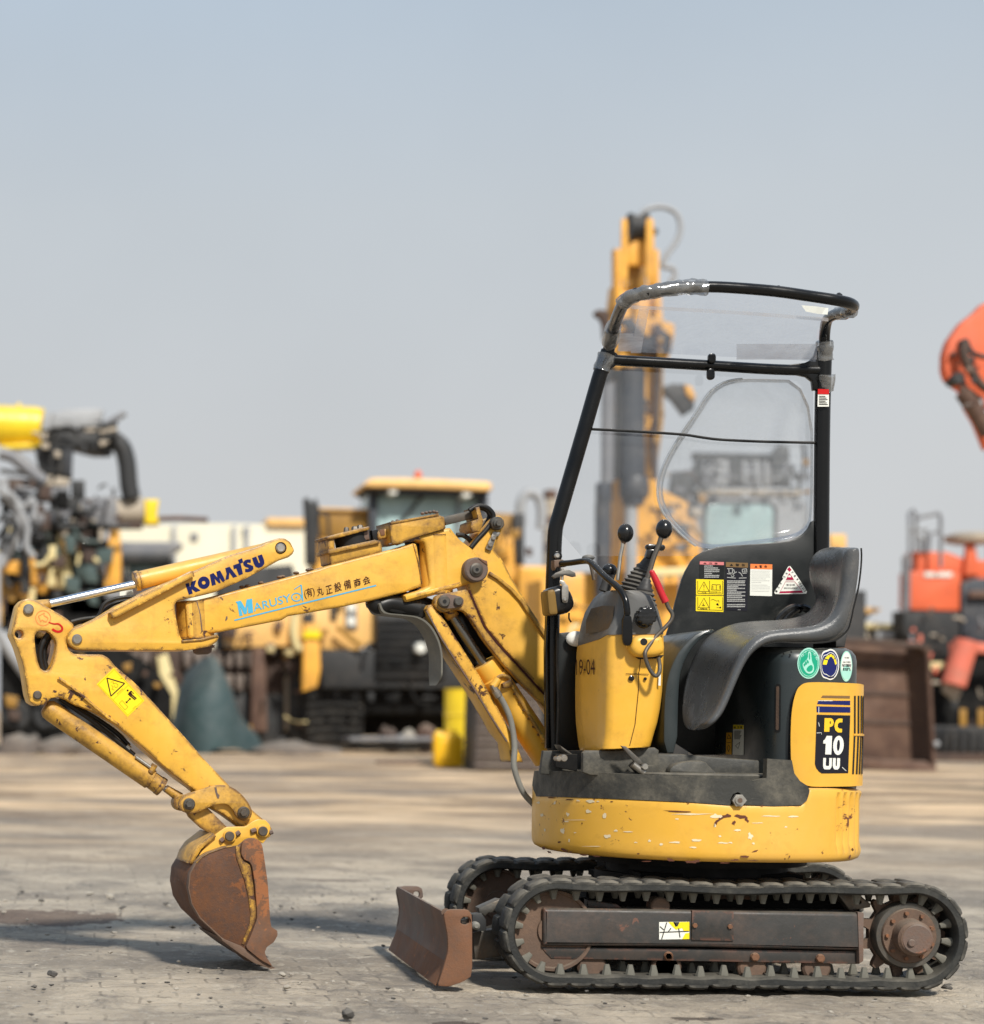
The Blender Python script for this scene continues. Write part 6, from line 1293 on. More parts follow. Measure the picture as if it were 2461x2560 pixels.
for x0, y0, x1, y1, m_ in ((0, 1140, 240, 1240, 'bg_black'), (60, 1160, 120, 1240, 'bg_brown'), (0, 1090, 60, 1180, 'bg_orange_dark'), (130, 1130, 240, 1180, 'bg_grey'), (240, 1180, 330, 1240, 'bg_brown')):
    E('chassis_block', rg, d, D0, R4(x0, y0, x1, y1), 1.2, m_, .05, -.1)
TB('boom_cylinder', rg, d, D0, [(0, 1210), (30, 1260), (60, 1300)], .14, 'bg_lgrey', -.5, 1, False)
tk = E('crawler', rg, d, D0, [(0, 1240), (230, 1236), (300, 1280), (330, 1330), (330, 1400), (300, 1436), (0, 1438)], 1.2, 'bg_black', .1, -.2)
for i in range(14): E('track_shoe', rg, d, D0, R4(-10+24*i, 1426, 8+24*i, 1439), 1.1, 'bg_dark', .01, -.25)
for i in range(5): obj('track_roller', pin(at_d(d), D0.p(30+60*i, 1370), 38, -.3, .3), 'bg_dark', rg)
# -- tracked loader chassis behind the arm: chain, dark red frame
d = 46
ch = thing('crawler_tractor', 'rusty brown crawler tractor half hidden behind the raised arm', 'crawler tractor', (at_d(d).hit(600, 1800).x, d+CY, 0))
E('frame', ch, d, D0, [(190, 1130), (300, 1120), (330, 1240), (560, 1240), (580, 1436), (190, 1436)], 2, 'bg_brown', .05)
E('hood', ch, d, D0, [(420, 1090), (560, 1080), (600, 1240), (420, 1240)], 2, 'bg_dark', .05, -.2)
E('side_panel', ch, d, D0, [(430, 1180), (560, 1170), (560, 1236), (430, 1240)], .4, 'bg_orange_pale', .03, -.5)
E('red_strut', ch, d, D0, [(484, 1240), (508, 1240), (512, 1400), (480, 1400)], .5, 'bg_rust', .03, -.6)
E('yellow_leg', ch, d, D0, [(300, 1250), (320, 1250), (345, 1340), (340, 1400), (315, 1360)], .5, 'bg_cream', .03, -.6)
for r in range(2):
    for i in range(12):
        x = 252+i*20; y = 1246+r*44
        if 300 < x < 345: continue
        E('chain_link', ch, d, D0, [(x, y), (x+15, y+2), (x+13, y+30), (x+2, y+32)], .3, 'bg_shoe', .03, -.4+.1*r)
E('crawler', ch, d, D0, [(225, 1330), (300, 1310), (560, 1330), (580, 1436), (225, 1438)], 1.5, 'bg_dark', .1, -.1)
tp_ = D0
c_pts = []
import itertools as _it
def heap(name, label, cat, d, sp, prof, mat, depth=1.0, kind=None, seed=1):
    pl = at_d(d); bot = gnd(sp, (prof[0][0]+prof[-1][0])/2, max(p[1] for p in prof)); rows = []
    xs = [pl.hit(*sp.p(u, v)) for u, v in prof]
    for k in range(9):
        a = -math.pi/2+math.pi*k/8; rows.append([Vector((p.x, p.y+math.sin(a)*depth*(.2+p.z), max(p.z, 0)*max(math.cos(a), 0)**.6)) for p in xs])
    bm = grid(rows)
    for v in bm.verts: v.co += mnoise.noise_vector(v.co*1.7+Vector((seed, 0, 0)))*.22+mnoise.noise_vector(v.co*5)*.06
    o = obj(name, bm, mat, None, 50, label, (xs[0].x, pl.p.y, 0)); tag(o, None, cat); 
    if kind: o['kind'] = kind
    return o
tarp_prof = [(280, 1440), (306, 1418), (332, 1372), (350, 1322), (370, 1278), (394, 1250), (414, 1262), (438, 1312), (462, 1366), (486, 1414), (508, 1440)]
heap('covered_heap', 'dark teal tarpaulin heap narrowing to the top behind the arm', 'tarpaulin heap', 42, D0, tarp_prof, 'bg_tarp', .7)
rr = random.Random(5); pr = [(0, 1436)]
for i in range(24): pr.append((8+i*13, 1425-rr.random()*22))
pr.append((330, 1436))
heap('rubble', 'low rubble heap', None, 38, D0, pr, 'rubble', .8, 'stuff', 4)
for q in ([(480, 1436), (520, 1420), (570, 1412), (610, 1425), (640, 1438)],):
    heap('rubble', 'low dusty rubble in front of the tractor', None, 41, D0, q, 'rubble', .8, 'stuff', 9)
# -- dark roofed dumper
d = 60
dm = thing('dump_truck', 'dark grey roofed truck cab in front of the cream building', 'truck', (at_d(d).hit(380, 1800).x, d+CY, 0))
E('roof', dm, d, K1, [(1140, 1410), (1700, 1410), (1730, 1450), (1640, 1500), (1600, 1560), (1150, 1560)], 2, 'bg_grey', .05)
E('visor', dm, d, K1, R4(1160, 1520, 1590, 1600), 2, 'bg_dark', .05, -.2)
for x in (1150, 1540, 1600): E('cab_post', dm, d, K1, R4(x, 1560, x+45, 1900), 2, 'bg_dark', .03)
E('body', dm, d, D0, R4(232, 1100, 360, 1400), 3, 'bg_dark', .05)
E('window', dm, d, K1, R4(1200, 1610, 1540, 1820), .2, 'bg_glass', .02, .6)
for x in (260, 340): obj('wheel', pin(at_d(d), D0.p(x, 1395), 36, -.2, .4), 'bg_tyre', dm)
# -- wheel loader, seen from behind
d = 45
wl2 = thing('wheel_loader', 'large orange wheel loader with glazed cab and red beacon, facing away', 'wheel loader', (at_d(d).hit(1100, 1800).x, d+CY, 0))
def W(name, pts, dep, mat, off=0.0, bev=.03, par=None): return E(name, par or wl2, d, K2, pts, dep, mat, bev, off)
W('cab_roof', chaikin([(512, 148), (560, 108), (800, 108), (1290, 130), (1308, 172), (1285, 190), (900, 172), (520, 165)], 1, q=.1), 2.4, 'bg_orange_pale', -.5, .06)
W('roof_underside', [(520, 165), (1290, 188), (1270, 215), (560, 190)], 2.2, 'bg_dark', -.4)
bc_ = W('beacon', chaikin([(828, 108), (832, 70), (850, 58), (868, 70), (874, 108)], 1), .25, 'bg_red', .4, .05)
cabw = W('cab', [(548, 185), (1272, 200), (1272, 560), (1290, 700), (560, 700), (545, 560)], 1.8, 'bg_glass', .15, .03)
for pts in ([(545, 185), (600, 190), (600, 700), (548, 700)], [(1215, 205), (1276, 205), (1282, 700), (1215, 700)], [(548, 183), (1272, 198), (1272, 232), (548, 215)], [(560, 640), (1280, 650), (1280, 700), (560, 700)]): W('cab_post', pts, .2, 'bg_steelblue', 0, .02)
W('window_divider', R4(1085, 230, 1105, 640), .1, 'bg_grey', .05, .01)
W('wiper', line((890, 205), (740, 380), 10), .05, 'bg_dark', .04, .01)
for x, y in ((695, 182), (1145, 200)): obj('work_light', pin(at_d(d), K2.p(x, y), 13, -.4, .0, 16), 'st_white', wl2)
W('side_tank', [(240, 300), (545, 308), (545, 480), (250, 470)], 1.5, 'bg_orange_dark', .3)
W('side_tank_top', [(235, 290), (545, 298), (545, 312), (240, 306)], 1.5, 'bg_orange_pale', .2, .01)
W('body_panel', [(212, 470), (300, 470), (330, 560), (560, 620), (560, 980), (215, 980)], 1.5, 'bg_orange', .35)
W('exhaust_stack', [(150, 235), (170, 225), (200, 260), (225, 230), (245, 300), (235, 480), (235, 640), (165, 640), (160, 400)], .5, 'bg_dark', 0, .05)
TB('grab_rail', wl2, d, K2, [(245, 330), (290, 340), (300, 480)], .04, 'bg_dark', -.1)
W('side_tank', [(1300, 322), (1485, 330), (1485, 720), (1370, 720), (1300, 560)], 1.4, 'bg_orange_dark', .3)
W('body_panel', [(1345, 460), (1480, 480), (1490, 900), (1345, 900)], 1.3, 'bg_orange', .1)
W('exhaust_stack', [(1430, 330), (1500, 325), (1500, 640), (1440, 640)], .4, 'bg_dark', .0, .04)
TB('air_intake', wl2, d, K2, [(1480, 400), (1475, 280), (1500, 215), (1545, 200), (1590, 240), (1605, 320), (1600, 420)], .12, 'bg_lgrey', .6)
W('rear_hood', chaikin([(1465, 660), (1480, 645), (1700, 650), (1720, 680), (1720, 880), (1460, 880)], 1, q=.12), 1.2, 'bg_orange', -.6, .08)
W('rear_fender', R4(1455, 875, 1730, 1340), 1.2, 'bg_orange_pale', -.5, .06)
W('lower_panel', [(92, 940), (150, 930), (215, 900), (590, 850), (592, 1112), (480, 1165), (260, 1160), (85, 1150)], 1.6, 'bg_orange_pale', .0, .05)
W('panel_opening', R4(310, 890, 350, 985), .1, 'bg_dark', -.06)
W('panel_opening', R4(400, 880, 475, 1040), .1, 'bg_grey', -.06)
for y in (905, 990): W('lamp_glass', rrect(412, y-28, 464, y+28, 12), .1, 'st_white', -.14)
W('step_panel', [(140, 940), (210, 925), (210, 1100), (150, 1100)], .3, 'bg_dark', -.1)
TB('hand_rail', wl2, d, K2, [(92, 940), (86, 1060), (110, 1150), (150, 1150)], .09, 'bg_cream', -.5)
TB('brace', wl2, d, K2, [(350, 1020), (500, 1140)], .07, 'bg_orange_dark', -.3, 1, False)
W('ladder_leg', [(150, 1000), (240, 1000), (250, 1280), (230, 1390), (140, 1420)], .5, 'bg_orange', -.7)
W('reflective_tape', R4(146, 1050, 250, 1092), .05, 'st_yellow', -.76, .01)
W('radiator_grille', R4(592, 870, 1020, 1330), 1.5, 'bg_dark', -.3)
for i in range(7): W('grille_bar', R4(600, 985+i*48, 1012, 1000+i*48), .06, 'bg_black', -.38, .01)
W('counterweight', [(240, 1165), (600, 1160), (1020, 1200), (1280, 1200), (1300, 1400), (260, 1400)], 1.5, 'bg_dark', -.15, .06)
for x in (865, 998): obj('headlight', pin(at_d(d), K2.p(x, 1152), 13, -.7, -.2, 18), 'st_white', wl2)
W('axle', [(240, 1380), (1300, 1390), (1300, 1500), (1000, 1560), (500, 1560), (240, 1480)], 2, 'bg_black', .3, .1)
W('under_shade_sheet', R4(240, 1480, 1010, 1690), 2.2, 'bg_black', 1.6)  # black sheet added for the shade beneath the loader
for x0, x1 in ((150, 520), (1290, 1600)):
    W('wheel', chaikin([(x0, 1300), (x0+40, 1230), (x1-40, 1230), (x1, 1300), (x1, 1700), (x1-40, 1782), (x0+40, 1782), (x0, 1700)], 2), 2.0, 'bg_tyre', .2, .15)
    for i in range(9): W('tyre_lug', [(x0+15, 1300+i*52), ((x0+x1)/2, 1282+i*52), (x1-15, 1300+i*52), (x1-15, 1318+i*52), ((x0+x1)/2, 1304+i*52), (x0+15, 1318+i*52)], .12, 'bg_black', .12, .02)
W('outrigger', R4(60, 1060, 150, 1770), .8, 'bg_dark', .6, .05)
W('outrigger', R4(30, 1150, 70, 1660), .8, 'bg_beige', .8, .05)
# things lying under and before the loader
d = 42
pb = thing('pallet_stack', 'dark stack of flat boards on the ground beneath the loader', 'pallet', (at_d(d).hit(1000, 1800).x, d+CY, 0))
for i in range(3): E('board', pb, d, K2, R4(430+i*20, 1700+i*30, 960-i*5, 1722+i*30), 1.6, 'bg_dark' if i else 'bg_grey', .02, .1*i)
for i, (x, y, s_, m_) in enumerate(((740, 1650, 40, 'bg_lgrey'), (790, 1670, 55, 'stone'), (680, 1600, 45, 'bg_brown'), (900, 1610, 60, 'bg_rust'), (640, 1680, 35, 'bg_brown'))):
    c = at_d(44).hit(*K2.p(x, y)); b_ = ell((c.x, c.y, .16+.05*i), (s_/240, .3, s_/260+.12), 10, 8)
    for v in b_.verts: v.co += mnoise.noise_vector(v.co*4)*.06
    o = obj('rubble_stone', b_, m_, None, 40, ['grey lump lying left under the loader', 'pale stone under the middle of the loader', 'brown lump behind the pale stone under the loader', 'reddish lump at the right under the loader', 'small dark brown lump furthest left under the loader'][i], (c.x, c.y, 0)); tag(o, None, 'stone', 'lumps lying under the loader')
d = 33.7
p_ = gnd(K2, 1110, 1875)
rdm = .44; dr = obj('oil_drum', lathe(p_, p_+Vector((0, 0, at_d(d).hit(*K2.p(1110, 1405)).z)), [(0, .26), (0, .30), (.02, .305), (.03, .295), (.32, .295), (.33, .31), (.345, .31), (.355, .295), (.64, .295), (.65, .31), (.665, .31), (.675, .295), (.97, .295), (.98, .305), (1, .305), (1, .285), (.985, .28), (.985, 0)], 40), 'bg_lemon', None, 30, 'tall lemon yellow steel drum beside the orange plastic can', p_)
tag(dr, None, 'drum')
obj('faded_patch', [box(p_.x+dx, p_.x+dx+w_, p_.y-.300, p_.y-.28, z, z+.012) for dx, w_, z in ((.02, .08, .3), (.0, .09, .42), (.03, .06, .52), (.0, .09, .95))], 'bg_cream', dr)
jc = thing('plastic_can', 'bright orange yellow plastic jerrycan in front of the drum', 'jerrycan', gnd(K2, 1035, 1888))
d = (gnd(K2, 1035, 1888).y-CY)
E('body', jc, d, K2, chaikin([(946, 1690), (960, 1668), (1000, 1668), (1010, 1678), (1110, 1684), (1126, 1700), (1126, 1886), (948, 1886)], 1, q=.15), .3, 'bg_can', .05)
E('handle', jc, d, K2, chaikin([(1010, 1680), (1020, 1652), (1085, 1655), (1095, 1684), (1075, 1684), (1070, 1668), (1035, 1668), (1030, 1682)], 1), .06, 'bg_can', .01, .12)
E('cap', jc, d, K2, R4(960, 1655, 990, 1670), .12, 'bg_lemon', .02, .1)
E('moulded_panel', jc, d, K2, rrect(975, 1720, 1100, 1840, 12), .02, 'bg_can', .008, -.015)
pk = gnd(K2, 850, 1862); bd = obj('plank', box(pk.x-.75, pk.x+.75, pk.y-.1, pk.y+.1, 0, .05, .01), 'bg_rust', None, 30, 'flat rusty plank lying left of the plastic can', pk); tag(bd, None, 'plank')
# -- tall orange excavator behind the canopy
d = 31
te = thing('large_excavator', 'tall orange excavator with its boom raised upright behind the canopy', 'excavator', (at_d(d).hit(1560, 1800).x, d+CY, 0))
def B(name, pts, dep, mat, off=0.0, bev=.03): return E(name, te, d, K4, pts, dep, mat, bev, off)
for i in range(15):
    y = 1345+i*37
    E('track_shoe', te, d, K2, [(1222-i*1.5, y), (1600, y+2), (1600, y+24), (1220-i*1.5, y+22)], .9, 'bg_shoe', .02, -.9+.05*(i % 2))
E('crawler', te, d, K2, [(1230, 1330), (1620, 1330), (1640, 1905), (1215, 1905)], 3.5, 'bg_dark', .06, -.6)
E('crawler', te, d, D0, [(1210, 1330), (1420, 1330), (1430, 1475), (1210, 1475)], 3.5, 'bg_dark', .06, -.6)
E('carbody', te, d, D0, R4(1030, 1250, 1420, 1400), 2.5, 'bg_dark', .06, .2)
E('house', te, d, D0, [(1035, 1110), (1105, 1095), (1300, 1090), (1560, 1100), (1560, 1300), (1035, 1300)], 3, 'bg_orange', .08, .1)
E('catwalk', te, d, D0, [(1235, 1088), (1330, 1084), (1330, 1100), (1235, 1104)], 1, 'bg_cream', .02, -.5)
for x in (1262, 1300): E('catwalk_post', te, d, D0, R4(x, 1100, x+6, 1140), .1, 'bg_grey', .01, -.5)
B('boom_side_plate', chaikin([(215, 110), (222, 92), (240, 90), (250, 105), (250, 470), (212, 470)], 1), .15, 'bg_orange', -.3)
B('boom_side_plate', chaikin([(342, 110), (350, 92), (375, 90), (385, 110), (388, 440), (342, 440)], 1), .15, 'bg_orange', -.3)
obj('boom_head_pin', lathe(at_d(d).hit(*K4.p(250, 145)), at_d(d).hit(*K4.p(345, 145)), [(0, .24), (.2, .24), (.2, .20), (.8, .20), (.8, .24), (1, .24)], 20), 'bg_dark', te)
obj('boom_head_pin', pin(at_d(d), K4.p(390, 160), 8, -.1, .3), 'bg_dark', te)
B('boom_cross_plate', R4(248, 185, 345, 335), .4, 'bg_orange', -.05)
B('boom_recess', R4(248, 335, 345, 460), .2, 'bg_orange_dark', .25)
B('boom_outer', [(178, 250), (215, 248), (215, 560), (180, 560)], .5, 'bg_orange', .1)
B('boom_outer', [(385, 250), (412, 255), (412, 560), (385, 560)], .5, 'bg_orange', .1)
B('boom', [(175, 440), (420, 440), (430, 620), (490, 640), (490, 690), (470, 790), (430, 860), (435, 1140), (400, 1380), (405, 1480), (560, 1560), (620, 1700), (640, 2100), (170, 2100), (170, 860), (150, 640)], .9, 'bg_orange', .35)
B('boom_edge', [(375, 640), (430, 640), (435, 1130), (400, 1370), (380, 1370)], .3, 'bg_orange_dark', .2)
B('stick_fitting', [(215, 610), (270, 600), (350, 700), (430, 660), (480, 700), (470, 790), (330, 800), (215, 680)], .4, 'bg_dark', .05)
B('side_fixture', chaikin([(75, 575), (100, 560), (150, 570), (160, 600), (155, 730), (125, 730), (120, 620), (80, 595)], 1), .4, 'bg_brown', .1)
B('bracket', [(440, 960), (480, 945), (560, 950), (600, 1010), (590, 1080), (540, 1110), (480, 1030), (440, 1000)], .5, 'bg_dark', .1)
B('bracket_tip', [(540, 950), (580, 960), (600, 1010), (590, 1040), (550, 1000)], .4, 'bg_orange', .0)
pl4 = at_d(d)
for (x, y0, y1, r, m_, nm) in ((270, 870, 1440, .205, 'bg_steelblue', 'cylinder_barrel'), (147, 940, 1460, .105, 'bg_grey', 'cylinder_barrel'), (265, 1560, 2000, .10, 'bg_lgrey', 'cylinder_rod'), (120, 1560, 2100, .125, 'bg_steelblue', 'cylinder_barrel'), (145, 850, 950, .11, 'bg_dark', 'cylinder_head')):
    obj(nm, lathe(pl4.hit(*K4.p(x, y0), -.25), pl4.hit(*K4.p(x-3, y1), -.25), [(0, r), (1, r)], 20), m_, te)
for x, y0, y1, r in ((280, 1430, 1540, .225), (125, 1460, 1560, .13), (277, 1530, 1575, .17)):
    obj('cylinder_collar', lathe(pl4.hit(*K4.p(x, y0), -.25), pl4.hit(*K4.p(x, y1), -.25), [(0, r*.9), (.15, r), (.85, r), (1, r*.9)], 20), 'bg_steelblue', te)
TB('hydraulic_line', te, d, K4, [(195, 870), (200, 1100), (190, 1300), (185, 1440)], .05, 'bg_dark', -.3)
TB('hydraulic_line', te, d, K4, [(400, 640), (405, 900), (390, 1200), (385, 1440)], .05, 'bg_brown', -.0)
TB('hydraulic_line', te, d, K4, [(300, 88), (350, 45), (430, 35), (500, 70), (520, 140), (500, 210), (450, 280), (430, 340), (480, 350), (490, 390), (470, 420)], .045, 'bg_lgrey', .2)
# -- grey excavator cab
d = 35
ge = thing('grey_excavator', 'grey excavator whose cab shows through the clear side window', 'excavator', (at_d(d).hit(1880, 1800).x, d+CY, 0))
def G(name, pts, dep, mat, off=0.0, bev=.03): return E(name, ge, d, K4, pts, dep, mat, bev, off)
G('cab', chaikin([(590, 1540), (620, 1515), (1120, 1520), (1180, 1560), (1190, 1640), (1200, 2000), (590, 2000)], 1, q=.1), 1.6, 'bg_lgrey', .3, .06)
G('cab_window', rrect(650, 1570, 1000, 1800, 40), .1, 'bg_glass', .24, .02)
G('window_frame', rrect(630, 1550, 1020, 1830, 50), .08, 'bg_dark', .28, .01)
G('roof_edge', [(610, 1490), (1150, 1495), (1150, 1525), (610, 1520)], 1.4, 'bg_beige', .2)
G('guard_top', [(595, 1300), (1000, 1310), (1040, 1260), (1085, 1275), (1085, 1345), (600, 1335)], .8, 'bg_dark', .2)
G('guard_panel', [(590, 1360), (1090, 1350), (1090, 1480), (590, 1480)], .5, 'bg_grey', .35)
for x0, x1, m_ in ((600, 640, 'bg_dark'), (700, 860, 'bg_lgrey'), (760, 850, 'bg_dark'), (900, 930, 'bg_lgrey'), (950, 975, 'bg_lgrey'), (1000, 1085, 'bg_dark')):
    G('guard_bar', R4(x0, 1330, x1, 1470), .3, m_, .25-.001*x0/100)
G('arm_link', [(480, 1400), (600, 1390), (590, 1640), (500, 1700), (460, 1560)], .5, 'bg_dark', .2)
TB('antenna', ge, d, K4, [(1150, 1260), (1158, 1350), (1140, 1450), (1120, 1540)], .035, 'bg_dark', .2)
E('body', ge, d, D0, R4(1560, 1130, 1660, 1420), 2.5, 'bg_dark', .05, .3)
E('body', ge, d, D0, R4(1290, 1180, 1560, 1440), 2.5, 'bg_dark', .05, .5)
E('crawler', ge, d, D0, [(1420, 1380), (1640, 1380), (1650, 1468), (1430, 1466)], 1.5, 'bg_black', .08, .2)
E('amber_post', ge, d, D0, R4(1600, 1048, 1607, 1140), .1, 'bg_dark', .01, .6)
E('amber_fitting', ge, d, D0, [(1588, 1022), (1620, 1022), (1622, 1050), (1590, 1050)], .3, 'bg_orange_pale', .02, .6)
# -- rusty loader bucket and small machine at the right
d = 33.5
gb = gnd(K5, 200, 1852)
rb = thing('loader_bucket', 'big rust brown loader bucket standing open on the ground at the right', 'bucket', (gb.x, gb.y, 0))
E('back_wall', rb, d, K5, [(-40, 1350), (285, 1372), (300, 1400), (310, 1830), (-40, 1815)], .06, 'bg_rust', .01, .75)
E('top_edge', rb, d, K5, [(-40, 1335), (290, 1358), (320, 1395), (300, 1405), (285, 1378), (-40, 1358)], .8, 'bg_brown', .02, .0)
sidep = at_d(d)
e1 = ex(N(0), [(0, 0), (1, 0), (1, 1)], 0, .1) if False else None
for q0, q1, m_ in (((305, 1372), (330, 1850), 'bg_rust'),):
    a = sidep.hit(*K5.p(*q0)); b = sidep.hit(*K5.p(*q1)); b.z = .02
    obj('side_wall', quad((a, b, b+Vector((-.35, .85, 0)), a+Vector((-.35, .85, 0))), .05), 'bg_brown', rb)
    obj('side_edge', tube([a, b], .04, 1, 8, False), 'bg_rust', rb)
E('cutting_lip', rb, d, K5, [(-40, 1800), (300, 1812), (335, 1835), (345, 1858), (-40, 1832)], .9, 'bg_rust', .02, -.1)
for i in range(3): E('back_rib', rb, d, K5, [(-40, 1430+i*110), (300, 1442+i*110), (300, 1456+i*110), (-40, 1446+i*110)], .05, 'bg_brown', .01, .70)
E('edge_bolt', rb, d, K5, circ(343, 1745, 12, 12), .1, 'bg_lgrey', .02, -.1)
d = 50
ym = thing('compactor', 'low yellow roofed machine just above the rusty bucket', 'machine', (at_d(d).hit(2200, 1800).x, d+CY, 0))
E('roof', ym, d, K5, [(0, 1224), (100, 1222), (132, 1228), (110, 1245), (0, 1245)], 2, 'bg_orange_pale', .03)
E('rail', ym, d, K5, [(50, 1282), (238, 1286), (238, 1306), (50, 1302)], 1.5, 'bg_cream', .03, -.3)
E('frame', ym, d, K5, [(-40, 1245), (95, 1245), (60, 1290), (230, 1306), (232, 1350), (250, 1800), (-60, 1800)], 1.5, 'bg_dark', .05)
for x in (130, 165): obj('lamp', pin(at_d(d), K5.p(x, 1328), 12, -.4, .1), 'bg_lgrey', ym)
d = 49
rm = thing('red_plant_machine', 'orange red machine with railings and a mushroom topped exhaust at the right', 'machine', (at_d(d).hit(2350, 1800).x, d+CY, 0))
def Q(name, pts, dep, mat, off=0.0, bev=.04): return E(name, rm, d, K5, pts, dep, mat, bev, off)
Q('engine_box', chaikin([(240, 1082), (432, 1092), (436, 1110), (432, 1238), (238, 1232)], 1, q=.05), 2, 'bg_red', 0, .06)
Q('upper_deck', [(262, 1008), (380, 1010), (460, 1040), (640, 1045), (640, 1130), (262, 1110)], 2, 'bg_red', .5)
Q('white_strip', R4(295, 1088, 400, 1106), .05, 'st_white', -.05, .01)
Q('exhaust_post', [(460, 978), (490, 978), (510, 1100), (448, 1100)], .6, 'bg_red', .2)
obj('exhaust_cap', lathe(at_d(d).hit(*K5.p(472, 982), .5), at_d(d).hit(*K5.p(472, 936), .5), [(0, .35), (.2, .62), (.7, .65), (1, .4)], 24), 'bg_beige', rm)
Q('lower_hull', [(212, 1236), (436, 1240), (440, 1400), (330, 1420), (300, 1370), (215, 1330)], 2, 'bg_dark')
Q('grey_column', [(438, 1130), (500, 1110), (640, 1120), (640, 1400), (440, 1400)], 1.5, 'bg_steelblue', -.1)
Q('brown_rail', R4(470, 1158, 640, 1186), .4, 'bg_rust', -.3)
TB('red_ram', rm, d, K5, [(455, 1350), (405, 1520)], .30, 'bg_red_pale', -.8, 1, False)
Q('ram_bracket', [(440, 1345), (530, 1360), (640, 1350), (640, 1395), (520, 1400), (450, 1385)], .4, 'bg_red_pale', -.9)
Q('ram_foot', [(375, 1500), (440, 1510), (435, 1560), (400, 1570), (370, 1545)], .5, 'bg_beige', -.7)
Q('beige_box', R4(318, 1432, 378, 1462), .5, 'bg_cream', -.5)
Q('undercarriage', [(330, 1390), (640, 1400), (640, 1790), (345, 1790), (330, 1600)], 2.5, 'bg_black', .1)
for x in (430, 500): Q('yellow_light', R4(x, 1610, x+26, 1690), .1, 'bg_orange_dark', .04)
for ps in (((238, 1070), (236, 860), (250, 848), (262, 870), (262, 1010)), ((262, 880), (350, 862), (356, 880), (356, 1070)), ((240, 930), (300, 925), (300, 1010)), ((215, 1240), (215, 1030), (232, 1020), (232, 1230)), ((310, 1010), (318, 940), (352, 930)), ((284, 1010), (284, 960), (262, 950))):
    TB('railing', rm, d, K5, ps, .05, 'bg_grey', -.2, 1, False)
ty = gnd(K5, 470, 1795); o = thing('loose_tyre', 'big dark tyre lying flat before the red machine', 'tyre', ty)
obj('tread', lathe(ty, ty+Vector((0, 0, .75)), [(0, .9), (.08, 1.15), (.3, 1.22), (.7, 1.22), (.92, 1.15), (1, .95), (.95, .6), (.05, .6)], 36), 'bg_tyre', o)
for i in range(18):
    a = math.pi*(1.05+.9*i/17); obj('tread_lug', box(ty.x+1.2*math.cos(a)-.05, ty.x+1.2*math.cos(a)+.05, ty.y+1.2*math.sin(a)-.05, ty.y+1.2*math.sin(a)+.05, .15, .62, .01), 'bg_dark', o)
bt = gnd(K5, 420, 1812); o = obj('timber_baulk', box(bt.x-1.2, bt.x+4, bt.y-.15, bt.y+.15, 0, .18, .02), 'bg_brown', None, 30, 'long brown timber lying in front of the tyre', bt); tag(o, None, 'timber')
# -- orange boom reaching in at the right edge
d = 22
ob = thing('orange_excavator', 'bright orange excavator boom reaching in at the right edge, high up', 'excavator', (at_d(d).hit(2800, 1800).x, d+CY, 0))
def O(name, pts, dep, mat, off=0.0, bev=.03): return E(name, ob, d, K5, pts, dep, mat, bev, off)
O('boom', chaikin([(374, 250), (390, 200), (440, 130), (490, 92), (524, 56), (600, 30), (680, 60), (690, 260), (640, 330), (540, 470), (500, 410), (430, 385), (385, 350), (373, 310)], 1, q=.12), .5, 'bg_red', 0, .03)
O('boom_lower', [(430, 385), (470, 400), (520, 470), (560, 600), (530, 620), (490, 520), (455, 460)], .35, 'bg_red', .05)
O('lug_plate', chaikin([(425, 380), (455, 372), (500, 400), (520, 440), (470, 440), (440, 420)], 1), .1, 'bg_rust', -.1)
obj('boom_pin', pin(at_d(d), K5.p(428, 345), 15, -.12, .1), 'bg_dark', ob)
obj('boom_pin', pin(at_d(d), K5.p(452, 205), 9, -.12, .1), 'bg_dark', ob)
obj('boom_pin', pin(at_d(d), K5.p(408, 252), 5, -.08, .1), 'bg_dark', ob)
TB('hydraulic_hose', ob, d, K5, [(452, 205), (445, 250), (470, 310), (510, 370), (560, 400)], .05, 'bg_brown', -.15)
TB('hydraulic_hose', ob, d, K5, [(455, 210), (480, 250), (530, 265)], .03, 'bg_dark', -.12)
TB('cylinder', ob, d, K5, [(440, 400), (490, 470), (540, 560)], .09, 'bg_rust', -.12, 1, False)
O('fitting', [(500, 420), (524, 415), (524, 450), (505, 450)], .1, 'bg_lgrey', -.1)
O('boom_root', [(640, 60), (720, 60), (1400, 1200), (1250, 1200), (620, 300)], .6, 'bg_dark', 0)
O('house', R4(1150, 1180, 1700, 1560), 3, 'bg_orange_dark', .0)
O('cab', R4(1180, 900, 1350, 1180), 2, 'bg_glass_dark', .0)
O('cab_roof', R4(1170, 880, 1360, 905), 2, 'bg_orange_dark', -.05)
O('crawler', R4(1120, 1600, 1960, 1880), 3, 'bg_black', .0)
